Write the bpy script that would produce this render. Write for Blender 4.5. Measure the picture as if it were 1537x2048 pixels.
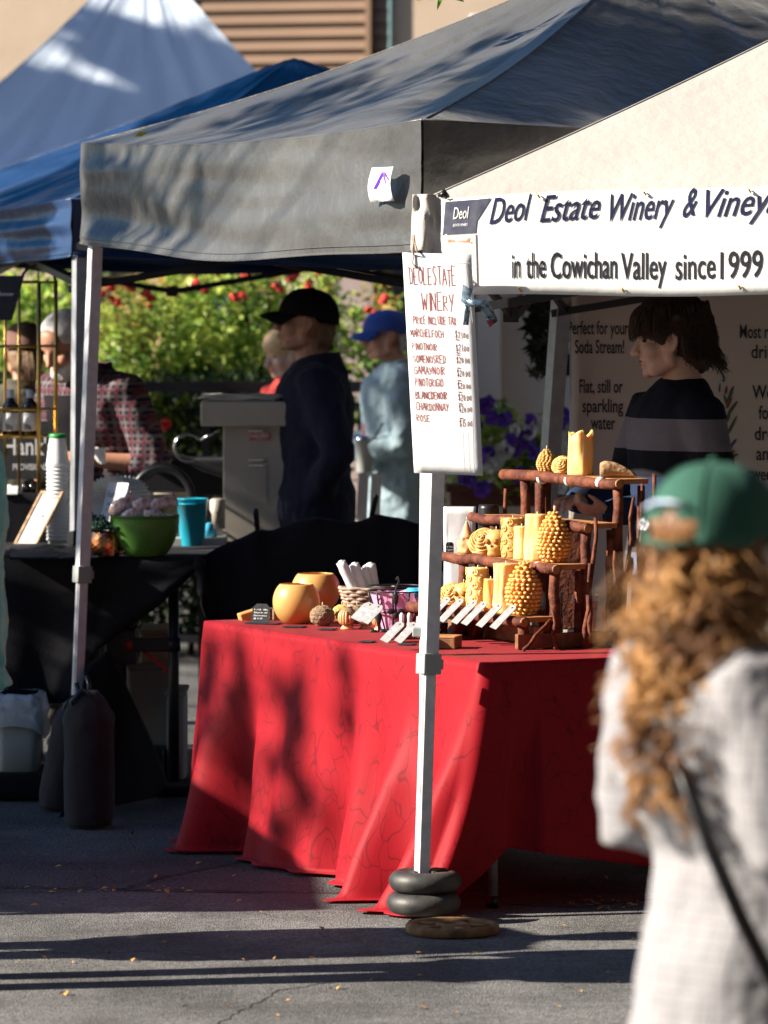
import bpy, math, random
from math import sin, cos, pi, sqrt, radians
from mathutils import Vector as V, Matrix, noise
random.seed(7)
scene = bpy.context.scene
for _o in list(bpy.data.objects): bpy.data.objects.remove(_o)

# ------------------------------------------------------------------ camera, light, exposure
F = 9233.0; CX = 768.5; CY = 1024.0; CAMZ = 1.8; PITCH = math.atan2(1024-605, F)
cam_d = bpy.data.cameras.new("camera"); cam = bpy.data.objects.new("camera", cam_d)
scene.collection.objects.link(cam); scene.camera = cam
cam.location = (0, 0, CAMZ); cam.rotation_euler = (pi/2-PITCH, 0, 0)
cam_d.sensor_fit = 'HORIZONTAL'; cam_d.sensor_width = 24.0; cam_d.lens = 24.0*F/1537.0
cam_d.clip_start = 0.5; cam_d.clip_end = 400
cam_d.dof.use_dof = True; cam_d.dof.focus_distance = 14.1; cam_d.dof.aperture_fstop = 4.0

SUN_EL = radians(30); TO_SUN = V((-0.985*cos(SUN_EL), -0.17*cos(SUN_EL), sin(SUN_EL))).normalized()
world = bpy.data.worlds.new("World"); scene.world = world; world.use_nodes = True
wn = world.node_tree; bg = wn.nodes['Background']
sky = wn.nodes.new('ShaderNodeTexSky'); sky.sky_type = 'NISHITA'; sky.sun_disc = False
sky.ozone_density = 3.0; sky.sun_elevation = SUN_EL; sky.sun_rotation = math.atan2(TO_SUN.x, TO_SUN.y)
hsv = wn.nodes.new('ShaderNodeHueSaturation'); hsv.inputs['Saturation'].default_value = 1.75
wn.links.new(sky.outputs[0], hsv.inputs['Color']); wn.links.new(hsv.outputs[0], bg.inputs[0]); bg.inputs[1].default_value = 0.05
sl = bpy.data.lights.new("sun", 'SUN'); sl.energy = 5.0; sl.angle = radians(0.53); sl.color = (1.0, 0.90, 0.76)
sun = bpy.data.objects.new("sun", sl); scene.collection.objects.link(sun)
sun.rotation_euler = TO_SUN.to_track_quat('Z', 'Y').to_euler()
scene.view_settings.view_transform = 'Standard'; scene.view_settings.look = 'None'
scene.view_settings.gamma = 1.0; scene.view_settings.use_curve_mapping = False
scene.view_settings.exposure = 1.5

# ------------------------------------------------------------------ measuring helpers
def ray(px, py):
    X = (px-CX)/F; Y = -(py-CY)/F
    return V((X, cos(PITCH)+Y*sin(PITCH), -sin(PITCH)+Y*cos(PITCH)))
def at(px, py, D):
    d = ray(px, py); k = D/d.y
    return V((d.x*k, D, CAMZ+d.z*k))
def gnd(px, py, z=0.0):
    d = ray(px, py); k = (z-CAMZ)/d.z
    return V((d.x*k, d.y*k, z))
def ppm(D): return F/D
UP = V((0, 0, 1))

# ------------------------------------------------------------------ scene helpers
_off = {}
def tag(o, label=None, cat=None, group=None, kind=None):
    if label: o['label'] = label
    if cat: o['category'] = cat
    if group: o['group'] = group
    if kind: o['kind'] = kind
    return o
def thing(name, label, cat, loc=(0, 0, 0), rz=0.0, group=None, local=False):
    o = bpy.data.objects.new(name, None); scene.collection.objects.link(o)
    o.empty_display_size = 0.1
    o.location = loc; o.rotation_euler = (0, 0, rz)
    _off[o.name] = V((0, 0, 0)) if local else V(loc)
    return tag(o, label, cat, group)
def copy_tree(o, parent=None):
    c = o.copy(); scene.collection.objects.link(c); c.parent = parent
    for ch in [x for x in scene.objects if x.parent == o]: copy_tree(ch, c)
    return c

class MB:
    def __init__(s): s.v = []; s.f = []
    def add(s, vs, fs):
        n = len(s.v); s.v += [V(p) for p in vs]; s.f += [tuple(i+n for i in f) for f in fs]; return s
    def mark(s): return len(s.v)
    def xf(s, M, a=0):
        for i in range(a, len(s.v)): s.v[i] = M @ s.v[i]
        return s
    def box(s, c, size, ax=None):
        c = V(c); hx, hy, hz = size[0]/2, size[1]/2, size[2]/2
        X, Y, Z = ax if ax else (V((1, 0, 0)), V((0, 1, 0)), V((0, 0, 1)))
        vs = [c+X*a*hx+Y*b*hy+Z*d*hz for d in (-1, 1) for b in (-1, 1) for a in (-1, 1)]
        return s.add(vs, [(0, 2, 3, 1), (4, 5, 7, 6), (0, 1, 5, 4), (2, 6, 7, 3), (0, 4, 6, 2), (1, 3, 7, 5)])
    def bar(s, a, b, w, d=None, up=UP):
        a = V(a); b = V(b); d = d or w; z = (b-a); L = z.length; z = z/L
        x = z.cross(up)
        if x.length < 1e-4: x = z.cross(V((0, 1, 0)))
        x.normalize(); y = z.cross(x)
        return s.box((a+b)/2, (w, d, L), (x, y, z))
    def grid(s, P, cu=False, cv=False):
        nu = len(P); nv = len(P[0]); n = len(s.v)
        for r in P: s.v += [V(p) for p in r]
        for i in range(nu if cu else nu-1):
            for j in range(nv if cv else nv-1):
                i2 = (i+1) % nu; j2 = (j+1) % nv
                s.f.append((n+i*nv+j, n+i*nv+j2, n+i2*nv+j2, n+i2*nv+j))
        return s
    def loft(s, rings, cap=True):
        n = len(s.v); m = len(rings[0]); s.grid(rings, cv=True)
        if cap:
            s.f.append(tuple(n+j for j in range(m))[::-1]); k = n+(len(rings)-1)*m
            s.f.append(tuple(k+j for j in range(m)))
        return s
    def tube(s, pts, rad, n=8, rnd=False, flat=1.0, up=None):
        pts = [V(p) for p in pts]
        if not hasattr(rad, '__len__'): rad = [rad]*len(pts)
        rad = list(rad)
        if rnd:
            d0 = (pts[0]-pts[1]).normalized(); d1 = (pts[-1]-pts[-2]).normalized()
            r0, r1 = rad[0], rad[-1]
            pts = [pts[0]+d0*r0*.95, pts[0]+d0*r0*.6]+pts+[pts[-1]+d1*r1*.6, pts[-1]+d1*r1*.95]
            rad = [r0*.3, r0*.8]+rad+[r1*.8, r1*.3]
        rings = []; nx = None
        for i, p in enumerate(pts):
            t = (pts[min(i+1, len(pts)-1)]-pts[max(i-1, 0)])
            if t.length < 1e-9: t = V((0, 0, 1))
            t.normalize()
            if nx is None:
                nx = t.cross(up) if up else t.cross(V((0, 0, 1)))
                if nx.length < 1e-3: nx = t.cross(V((0, 1, 0)))
            nx = (nx-t*nx.dot(t))
            if nx.length < 1e-6: nx = t.orthogonal()
            nx.normalize(); b = t.cross(nx)
            rings.append([p+(nx*cos(2*pi*k/n)+b*sin(2*pi*k/n)*flat)*rad[i] for k in range(n)])
        return s.loft(rings)
    def lathe(s, prof, c=(0, 0, 0), n=24, cap=False):
        c = V(c)
        rings = [[c+V((r*cos(2*pi*k/n), r*sin(2*pi*k/n), z)) for k in range(n)] for r, z in prof]
        return s.loft(rings, cap)
    def ell(s, c, r, nu=16, nv=10, R=None):
        c = V(c)
        if not hasattr(r, '__len__'): r = (r, r, r)
        rings = []
        for i in range(nv+1):
            a = pi*(i/nv); a = min(max(a, .02), pi-.02)
            rings.append([])
            for k in range(nu):
                p = V((r[0]*sin(a)*cos(2*pi*k/nu), r[1]*sin(a)*sin(2*pi*k/nu), -r[2]*cos(a)))
                rings[-1].append(c+(R @ p if R else p))
        return s.loft(rings)
    def build(s, name, mat, parent=None, smooth=True, local=False, remesh=0, sm=0, bevel=0, solid=0, disp=0, dscale=.1, sub=0):
        off = V((0, 0, 0)) if (local or parent is None) else _off.get(parent.name, V((0, 0, 0)))
        me = bpy.data.meshes.new(name)
        me.from_pydata([tuple(p-off) for p in s.v], [], s.f); me.update()
        if smooth: me.polygons.foreach_set('use_smooth', [True]*len(me.polygons))
        if mat: me.materials.append(mat)
        o = bpy.data.objects.new(name, me); scene.collection.objects.link(o)
        if parent: o.parent = parent
        _off[o.name] = off
        if solid:
            m = o.modifiers.new('solid', 'SOLIDIFY'); m.thickness = solid; m.offset = 0
        if sub:
            m = o.modifiers.new('sub', 'SUBSURF'); m.levels = sub; m.render_levels = sub
        if remesh:
            m = o.modifiers.new('remesh', 'REMESH'); m.mode = 'VOXEL'; m.voxel_size = remesh; m.use_smooth_shade = True
        if sm:
            m = o.modifiers.new('smooth', 'SMOOTH'); m.iterations = sm; m.factor = .5
        if disp:
            t = bpy.data.textures.new(name+'_wrinkle', 'CLOUDS'); t.noise_scale = dscale; t.noise_depth = 2
            m = o.modifiers.new('wrinkle', 'DISPLACE'); m.texture = t; m.strength = disp; m.texture_coords = 'LOCAL'; m.mid_level = .5
        if bevel:
            m = o.modifiers.new('bevel', 'BEVEL'); m.width = bevel; m.segments = 2; m.limit_method = 'ANGLE'
        return o

# ------------------------------------------------------------------ materials
def mat(name, col, col2=None, vs=6.0, rough=.6, spec=.5, metal=0, bump=0, bs=60, sss=0, sheen=0, alpha=1, trans=0, detail=4, stretch=None, coat=0, lo=.35, hi=.65, tl=0, bdist=.01, ior=1.45):
    m = bpy.data.materials.new(name); m.use_nodes = True; nt = m.node_tree; b = nt.nodes['Principled BSDF']; L = nt.links.new
    b.inputs['Roughness'].default_value = rough; b.inputs['Specular IOR Level'].default_value = spec
    b.inputs['Metallic'].default_value = metal; b.inputs['Base Color'].default_value = (*col, 1); b.inputs['IOR'].default_value = ior
    tc = nt.nodes.new('ShaderNodeTexCoord'); src = tc.outputs['Object']
    if stretch:
        mp = nt.nodes.new('ShaderNodeMapping'); mp.inputs['Scale'].default_value = stretch; L(src, mp.inputs[0]); src = mp.outputs[0]
    if col2:
        n = nt.nodes.new('ShaderNodeTexNoise'); n.inputs['Scale'].default_value = vs; n.inputs['Detail'].default_value = detail; L(src, n.inputs['Vector'])
        r = nt.nodes.new('ShaderNodeValToRGB'); r.color_ramp.elements[0].position = lo; r.color_ramp.elements[1].position = hi
        r.color_ramp.elements[0].color = (*col, 1); r.color_ramp.elements[1].color = (*col2, 1)
        L(n.outputs[0], r.inputs[0]); L(r.outputs[0], b.inputs['Base Color'])
    if bump:
        n2 = nt.nodes.new('ShaderNodeTexNoise'); n2.inputs['Scale'].default_value = bs; n2.inputs['Detail'].default_value = 5; L(src, n2.inputs['Vector'])
        bp = nt.nodes.new('ShaderNodeBump'); bp.inputs['Strength'].default_value = bump; bp.inputs['Distance'].default_value = bdist
        L(n2.outputs[0], bp.inputs['Height']); L(bp.outputs[0], b.inputs['Normal'])
    if sss:
        b.inputs['Subsurface Weight'].default_value = sss; b.inputs['Subsurface Radius'].default_value = (.02, .009, .003); b.inputs['Subsurface Scale'].default_value = 1.0
    if sheen: b.inputs['Sheen Weight'].default_value = sheen; b.inputs['Sheen Roughness'].default_value = .5
    if coat: b.inputs['Coat Weight'].default_value = coat
    if alpha < 1: b.inputs['Alpha'].default_value = alpha
    if trans: b.inputs['Transmission Weight'].default_value = trans
    if tl:
        t = nt.nodes.new('ShaderNodeBsdfTranslucent'); mx = nt.nodes.new('ShaderNodeMixShader'); mx.inputs[0].default_value = tl
        if col2: L(r.outputs[0], t.inputs[0])
        else: t.inputs[0].default_value = (*col, 1)
        L(b.outputs[0], mx.inputs[1]); L(t.outputs[0], mx.inputs[2]); L(mx.outputs[0], nt.nodes['Material Output'].inputs[0])
    return m
def ramp_z(name, stops, rough=.9, axis=2, noise_amt=.0, bump=.3, bs=300, nscale=60, fuzz=.35):
    """colour bands along local z, as knitted stripes"""
    m = mat(name, (0, 0, 0), rough=rough, spec=.2, bump=bump, bs=bs); nt = m.node_tree; L = nt.links.new
    tc = [n for n in nt.nodes if n.type == 'TEX_COORD'][0]
    sp = nt.nodes.new('ShaderNodeSeparateXYZ'); L(tc.outputs['Object'], sp.inputs[0])
    mr = nt.nodes.new('ShaderNodeMapRange'); z0, z1 = stops[0][0], stops[-1][0]
    mr.inputs[1].default_value = z0; mr.inputs[2].default_value = z1; L(sp.outputs[axis], mr.inputs[0])
    r = nt.nodes.new('ShaderNodeValToRGB'); r.color_ramp.interpolation = 'CONSTANT'
    for i, (z, c) in enumerate(stops):
        t = (z-z0)/(z1-z0)
        e = r.color_ramp.elements[i] if i < 2 else r.color_ramp.elements.new(t)
        e.position = t; e.color = (*c, 1)
    L(mr.outputs[0], r.inputs[0])
    n = nt.nodes.new('ShaderNodeTexNoise'); n.inputs['Scale'].default_value = 240; L(tc.outputs['Object'], n.inputs['Vector'])
    mx = nt.nodes.new('ShaderNodeMixRGB'); mx.blend_type = 'MULTIPLY'; mx.inputs[0].default_value = fuzz
    L(r.outputs[0], mx.inputs[1]); L(n.outputs[0], mx.inputs[2]); L(mx.outputs[0], nt.nodes['Principled BSDF'].inputs['Base Color'])
    return m
def plaid(name, base, c1, c2, s1, s2, rough=.9):
    m = mat(name, base, rough=rough, spec=.2, bump=.2, bs=200); nt = m.node_tree; L = nt.links.new
    tc = [n for n in nt.nodes if n.type == 'TEX_COORD'][0]
    sp = nt.nodes.new('ShaderNodeSeparateXYZ'); L(tc.outputs['Object'], sp.inputs[0])
    def band(axis, sc, ph, th):
        a = nt.nodes.new('ShaderNodeMath'); a.operation = 'MULTIPLY_ADD'; a.inputs[1].default_value = sc; a.inputs[2].default_value = ph; L(sp.outputs[axis], a.inputs[0])
        b = nt.nodes.new('ShaderNodeMath'); b.operation = 'SINE'; L(a.outputs[0], b.inputs[0])
        c = nt.nodes.new('ShaderNodeMath'); c.operation = 'GREATER_THAN'; c.inputs[1].default_value = th; L(b.outputs[0], c.inputs[0]); return c
    prev = None
    for ax, sc, ph, th, colr, amt in ((1, s1, 0, .1, c1, .55), (2, s1, 0, .1, c1, .55), (1, s2, 1.0, .8, c2, .7), (2, s2, 1.0, .8, c2, .7)):
        g = band(ax, sc, ph, th); k = nt.nodes.new('ShaderNodeMath'); k.operation = 'MULTIPLY'; k.inputs[1].default_value = amt; L(g.outputs[0], k.inputs[0])
        mx = nt.nodes.new('ShaderNodeMixRGB'); L(k.outputs[0], mx.inputs[0])
        if prev: L(prev.outputs[0], mx.inputs[1])
        else: mx.inputs[1].default_value = (*base, 1)
        mx.inputs[2].default_value = (*colr, 1); prev = mx
    L(prev.outputs[0], nt.nodes['Principled BSDF'].inputs['Base Color'])
    return m

Mt = {}
Mt['white_paint'] = mat('white_paint', (.72, .72, .74), (.6, .6, .63), 30, rough=.42)
Mt['grey_metal'] = mat('grey_metal', (.33, .34, .37), (.27, .28, .3), 25, rough=.4, metal=.3)
Mt['steel'] = mat('steel', (.46, .41, .35), (.39, .35, .30), 8, rough=.45, metal=.25)
Mt['chrome'] = mat('chrome', (.6, .6, .62), rough=.15, metal=1)
Mt['black_plastic'] = mat('black_plastic', (.012, .012, .014), rough=.35)
Mt['dark_metal'] = mat('dark_metal', (.03, .03, .035), rough=.4, metal=.5)
Mt['gold'] = mat('gold', (.62, .40, .12), (.5, .31, .08), 20, rough=.3, metal=.9)
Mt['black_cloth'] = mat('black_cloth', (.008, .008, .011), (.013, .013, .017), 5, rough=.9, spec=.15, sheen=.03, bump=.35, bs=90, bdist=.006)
Mt['tent_black'] = mat('tent_black', (.025, .025, .025), (.055, .055, .053), 2.5, rough=.47, spec=1.0, bump=.36, bs=12, bdist=.03, sheen=.17)
Mt['tent_blue'] = mat('tent_blue', (.008, .030, .092), (.011, .038, .11), 2, rough=.42, spec=.6, bump=.3, bs=9, bdist=.03)
Mt['tent_white_blue_shade'] = mat('tent_white_blue_shade', (.70, .80, .93), (.65, .75, .89), 1.5, rough=.6, spec=.35, bump=.25, bs=6, bdist=.03, tl=.12)  # white cloth; the blue of its sky-lit shade is put into the colour
Mt['tent_beige'] = mat('tent_beige', (.43, .41, .39), (.395, .375, .355), 3, rough=.7, spec=.3, bump=.2, bs=20, bdist=.02)
Mt['banner'] = mat('banner', (.86, .86, .85), (.80, .80, .80), 2, rough=.38, spec=.5, bump=.18, bs=7, bdist=.02)
Mt['faded_navy'] = mat('faded_navy', (.055, .06, .10), (.10, .105, .14), 30, rough=.4)
Mt['ink'] = mat('ink', (.012, .013, .02), rough=.5)
Mt['navy_ink'] = mat('navy_ink', (.02, .025, .07), rough=.35)
Mt['red_ink'] = mat('red_ink', (.22, .018, .018), (.34, .05, .04), 30, rough=.6)
Mt['white_ink'] = mat('white_ink', (.85, .85, .85), rough=.5)
Mt['purple_ink'] = mat('purple_ink', (.12, .03, .42), rough=.5)
Mt['slate_sunlit'] = mat('slate_sunlit', (.20, .20, .205), (.26, .26, .26), 60, rough=.5, spec=.5)  # lighter copy of slate, with the sunlit sheen put into the grey
Mt['slate'] = mat('slate', (.02, .023, .028), (.03, .033, .04), 60, rough=.75, spec=.3)
Mt['paper'] = mat('paper', (.82, .82, .84), (.76, .76, .78), 15, rough=.7, bump=.15, bs=20, tl=.15)
Mt['wood_red'] = mat('wood_red', (.060, .015, .010), (.175, .055, .027), 26, rough=.72, spec=.3, bump=.6, bs=55, detail=8)
Mt['wood_cut'] = mat('wood_cut', (.42, .20, .07), (.30, .13, .045), 40, rough=.6)
Mt['wood_box'] = mat('wood_box', (.13, .05, .022), (.22, .10, .04), 30, rough=.55, bump=.2, bs=60)
Mt['wood_drift'] = mat('wood_drift', (.28, .15, .07), (.50, .36, .22), 35, rough=.8, bump=.6, bs=60)
WC = ((.78, .42, .14), (.66, .31, .075))
Mt['wax'] = mat('wax', *WC, 25, rough=.38, sss=.55, bump=.1, bs=40)
Mt['wax_pale'] = mat('wax_pale', (.84, .58, .26), (.80, .48, .14), 22, rough=.45, sss=.35, bump=.15, bs=40)
Mt['wax_tan'] = mat('wax_tan', (.60, .36, .12), (.50, .29, .09), 25, rough=.5, sss=.25, bump=.15, bs=60)
Mt['wax_pink'] = mat('wax_pink', (.72, .40, .20), (.62, .30, .12), 25, rough=.5, sss=.3, bump=.15, bs=60)
Mt['wax_grey'] = mat('wax_grey', (.30, .20, .12), (.24, .155, .09), 30, rough=.6, sss=.15, bump=.15, bs=60)
Mt['wax_socket_shade'] = mat('wax_socket_shade', (.26, .12, .02), rough=.6)  # darker copy of the wax; shade of the skull sockets put into colour
Mt['wick'] = mat('wick', (.75, .68, .5), rough=.9)
Mt['globe_wax'] = mat('globe_wax', (.62, .345, .12), (.56, .30, .095), 4, rough=.32, spec=.5, sss=.3)
Mt['skin'] = mat('skin', (.60, .39, .31), (.53, .32, .24), 14, rough=.5, spec=.4, sss=.12, bump=.08, bs=150)
Mt['skin_old'] = mat('skin_old', (.48, .25, .17), (.40, .19, .12), 16, rough=.5, sss=.12, bump=.15, bs=90)
Mt['lip'] = mat('lip', (.36, .12, .10), rough=.45)
Mt['eye_dark'] = mat('eye_dark', (.03, .02, .018), rough=.25)
Mt['hair_dark'] = mat('hair_dark', (.028, .016, .011), (.055, .032, .02), 60, rough=.5, spec=.4)
Mt['hair_tan'] = mat('hair_tan', (.20, .12, .065), (.13, .075, .04), 60, rough=.55)
Mt['hair_blond'] = mat('hair_blond', (.52, .36, .19), (.40, .26, .12), 50, rough=.5)
Mt['hair_grey'] = mat('hair_grey', (.62, .60, .58), (.42, .41, .40), 50, rough=.6)
Mt['curls'] = mat('curls', (.44, .23, .08), (.14, .058, .02), 9, rough=.4, spec=.5, lo=.4, hi=.62)
Mt['navy_jacket'] = mat('navy_jacket', (.013, .015, .033), (.018, .02, .042), 6, rough=.85, spec=.2, bump=.3, bs=45, sheen=.05)
Mt['black_cap'] = mat('black_cap', (.01, .009, .011), rough=.9, spec=.15, bump=.06, bs=200)
Mt['blue_cap'] = mat('blue_cap', (.018, .05, .24), (.022, .06, .28), 20, rough=.85, bump=.06, bs=200)
Mt['green_cap'] = mat('green_cap', (.017, .075, .052), (.023, .093, .065), 20, rough=.9, bump=.06, bs=200)
Mt['brown_cap'] = mat('brown_cap', (.16, .085, .07), (.13, .07, .055), 20, rough=.95, bump=.06, bs=150)
Mt['olive_jacket'] = mat('olive_jacket', (.075, .07, .05), (.055, .05, .037), 8, rough=.9, bump=.2, bs=60)
Mt['pale_jacket'] = mat('pale_jacket', (.25, .34, .385), (.20, .285, .325), 8, rough=.7, bump=.35, bs=14, bdist=.02)
Mt['maroon'] = mat('maroon', (.14, .02, .035), rough=.8)
Mt['red_top'] = mat('red_top', (.55, .05, .04), rough=.8)
Mt['teal'] = mat('teal', (.05, .33, .36), (.04, .28, .31), 6, rough=.55, bump=.2, bs=18)
Mt['denim'] = mat('denim', (.025, .04, .07), (.035, .055, .09), 40, rough=.9)
Mt['dark_trousers'] = mat('dark_trousers', (.02, .02, .024), rough=.9)
Mt['shoe'] = mat('shoe', (.03, .025, .022), rough=.6)
Mt['plaid'] = plaid('plaid_shirt', (.018, .018, .036), (.19, .16, .155), (.10, .010, .020), 250, 125)
Mt['tweed'] = plaid('tweed_coat', (.31, .305, .31), (.24, .235, .245), (.15, .15, .185), 620, 310)
Mt['tweed_blue'] = plaid('striped_coat_panel', (.17, .165, .20), (.22, .21, .235), (.09, .095, .16), 260, 130)
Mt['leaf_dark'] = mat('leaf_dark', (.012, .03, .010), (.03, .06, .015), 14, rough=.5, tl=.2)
Mt['leaf'] = mat('leaf', (.12, .28, .05), (.56, .66, .14), 9, rough=.33, tl=.42, detail=6, lo=.38, hi=.6)
Mt['leaf_warm'] = mat('leaf_warm', (.22, .26, .05), (.62, .34, .09), 7, rough=.45, tl=.4, detail=6)
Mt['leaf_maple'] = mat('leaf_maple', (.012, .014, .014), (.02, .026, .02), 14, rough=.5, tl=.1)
Mt['succulent'] = mat('succulent', (.03, .09, .065), (.06, .14, .10), 30, rough=.6)
Mt['bark'] = mat('bark', (.09, .065, .045), (.05, .035, .025), 15, rough=.9, bump=.6, bs=30)
Mt['rose_red'] = mat('rose_red', (.62, .02, .025), (.75, .10, .06), 12, rough=.55, tl=.25)
Mt['petal_purple'] = mat('petal_purple', (.10, .03, .40), (.17, .06, .5), 20, rough=.6, tl=.3)
Mt['petal_white'] = mat('petal_white', (.8, .8, .82), (.66, .68, .66), 20, rough=.6, tl=.3)
Mt['dry_leaf'] = mat('dry_leaf', (.50, .28, .07), (.34, .15, .035), 30, rough=.8)
Mt['green_leaf_fallen'] = mat('green_leaf_fallen', (.62, .58, .08), rough=.6)
Mt['stucco'] = mat('stucco', (.60, .58, .56), (.54, .52, .50), 3, rough=.9, bump=.3, bs=60)
Mt['siding'] = mat('siding', (.21, .13, .083), (.185, .115, .073), 2, rough=.7)
Mt['beige_wall'] = mat('beige_wall', (.42, .33, .25), (.38, .295, .22), 2, rough=.85, bump=.2, bs=30)
Mt['mauve'] = mat('mauve', (.30, .235, .22), (.26, .20, .19), 4, rough=.85, bump=.2, bs=40)
Mt['ochre'] = mat('ochre', (.28, .17, .035), (.22, .12, .025), 6, rough=.6, stretch=(6, 6, .6))
Mt['dark_frame'] = mat('dark_frame', (.012, .011, .011), rough=.5)
Mt['glass_grey'] = mat('glass_grey', (.16, .19, .23), rough=.08, spec=.8)
Mt['green_bowl'] = mat('green_bowl', (.11, .27, .05), (.095, .24, .045), 10, rough=.35)
Mt['cyan_cup'] = mat('cyan_cup', (.02, .42, .60), (.03, .48, .64), 10, rough=.22, coat=.3, tl=.25)
Mt['copper'] = mat('copper', (.72, .29, .13), rough=.22, metal=1, bump=.15, bs=40)
Mt['beige_plastic'] = mat('beige_plastic', (.62, .57, .46), (.56, .51, .41), 6, rough=.55, tl=.15)
Mt['grey_plastic'] = mat('grey_plastic', (.34, .36, .35), (.30, .32, .31), 6, rough=.55)
Mt['bag_plastic'] = mat('bag_plastic', (.72, .78, .84), (.6, .68, .76), 8, rough=.25, spec=.8, tl=.35, bump=.5, bs=22, bdist=.02)
Mt['snack'] = mat('snack_bag', (.46, .20, .19), (.80, .66, .66), 60, rough=.18, spec=.9, coat=.6, bump=.4, bs=35)
Mt['pink_tissue'] = mat('pink_tissue', (.78, .36, .56), (.70, .42, .66), 7, rough=.7, bump=.5, bs=22, tl=.2)
Mt['blue_tissue'] = mat('blue_tissue', (.05, .45, .72), rough=.6, bump=.4, bs=30)
Mt['wicker'] = mat('wicker', (.42, .32, .25), (.28, .19, .14), 60, rough=.75)
Mt['pink_cup'] = mat('pink_cup', (.72, .42, .46), (.66, .38, .42), 10, rough=.6)
Mt['clear_glass'] = mat('clear_glass', (.93, .96, .95), rough=.02, trans=1, spec=.5)
Mt['amber_glass'] = mat('amber_glass', (.008, .006, .006), rough=.08, spec=.8)
Mt['label_white'] = mat('label_white', (.62, .64, .68), rough=.6)
Mt['cast_black'] = mat('cast_black', (.016, .016, .018), (.07, .064, .056), 9, rough=.55, spec=.6, bump=.1, bs=60)
Mt['rust'] = mat('rust', (.17, .085, .035), (.36, .20, .085), 16, rough=.75, bump=.4, bs=50)
Mt['weight_bag'] = mat('weight_bag', (.022, .02, .025), (.032, .029, .034), 6, rough=.8, spec=.3, bump=.35, bs=30, bdist=.012, sheen=.05)
Mt['terracotta_box'] = mat('terracotta_box', (.16, .06, .04), (.12, .045, .03), 10, rough=.8)
Mt['red_label'] = mat('red_label', (.45, .05, .06), (.62, .30, .30), 60, rough=.6)
Mt['rubber_red'] = mat('rubber_red', (.5, .02, .02), rough=.5)
Mt['backdrop'] = mat('backdrop', (.56, .50, .46), (.52, .46, .42), 2, rough=.8, bump=.1, bs=30)
Mt['cloth_grey'] = mat('cloth_grey', (.5, .5, .5), rough=.8)
Mt['newsprint'] = mat('newsprint', (.62, .60, .56), (.5, .48, .45), 12, rough=.9)

def red_cloth():
    m = mat('red_damask', (.46, .012, .03), rough=.6, spec=.25, sheen=.06, bump=.15, bs=220, bdist=.003); nt = m.node_tree; L = nt.links.new
    tc = [n for n in nt.nodes if n.type == 'TEX_COORD'][0]
    mp = nt.nodes.new('ShaderNodeMapping'); mp.inputs['Scale'].default_value = (1, 1, .55); L(tc.outputs['Object'], mp.inputs[0])
    nz = nt.nodes.new('ShaderNodeTexNoise'); nz.inputs['Scale'].default_value = 5; L(mp.outputs[0], nz.inputs['Vector'])
    ad = nt.nodes.new('ShaderNodeMixRGB'); ad.blend_type = 'ADD'; ad.inputs[0].default_value = .62; L(mp.outputs[0], ad.inputs[1]); L(nz.outputs['Color'], ad.inputs[2])
    vo = nt.nodes.new('ShaderNodeTexVoronoi'); vo.feature = 'DISTANCE_TO_EDGE'; vo.inputs['Scale'].default_value = 8.5; L(ad.outputs[0], vo.inputs['Vector'])
    r = nt.nodes.new('ShaderNodeValToRGB'); r.color_ramp.elements[0].position = .010; r.color_ramp.elements[1].position = .026
    r.color_ramp.elements[0].color = (.20, .002, .010, 1); r.color_ramp.elements[1].color = (.345, .0045, .014, 1)
    L(vo.outputs[0], r.inputs[0]); L(r.outputs[0], nt.nodes['Principled BSDF'].inputs['Base Color'])
    t = nt.nodes.new('ShaderNodeBsdfTranslucent'); mx = nt.nodes.new('ShaderNodeMixShader'); mx.inputs[0].default_value = .28; t.inputs[0].default_value = (.70, .012, .03, 1)
    L(nt.nodes['Principled BSDF'].outputs[0], mx.inputs[1]); L(t.outputs[0], mx.inputs[2]); L(mx.outputs[0], nt.nodes['Material Output'].inputs[0])
    return m
Mt['red_cloth'] = red_cloth()

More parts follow.
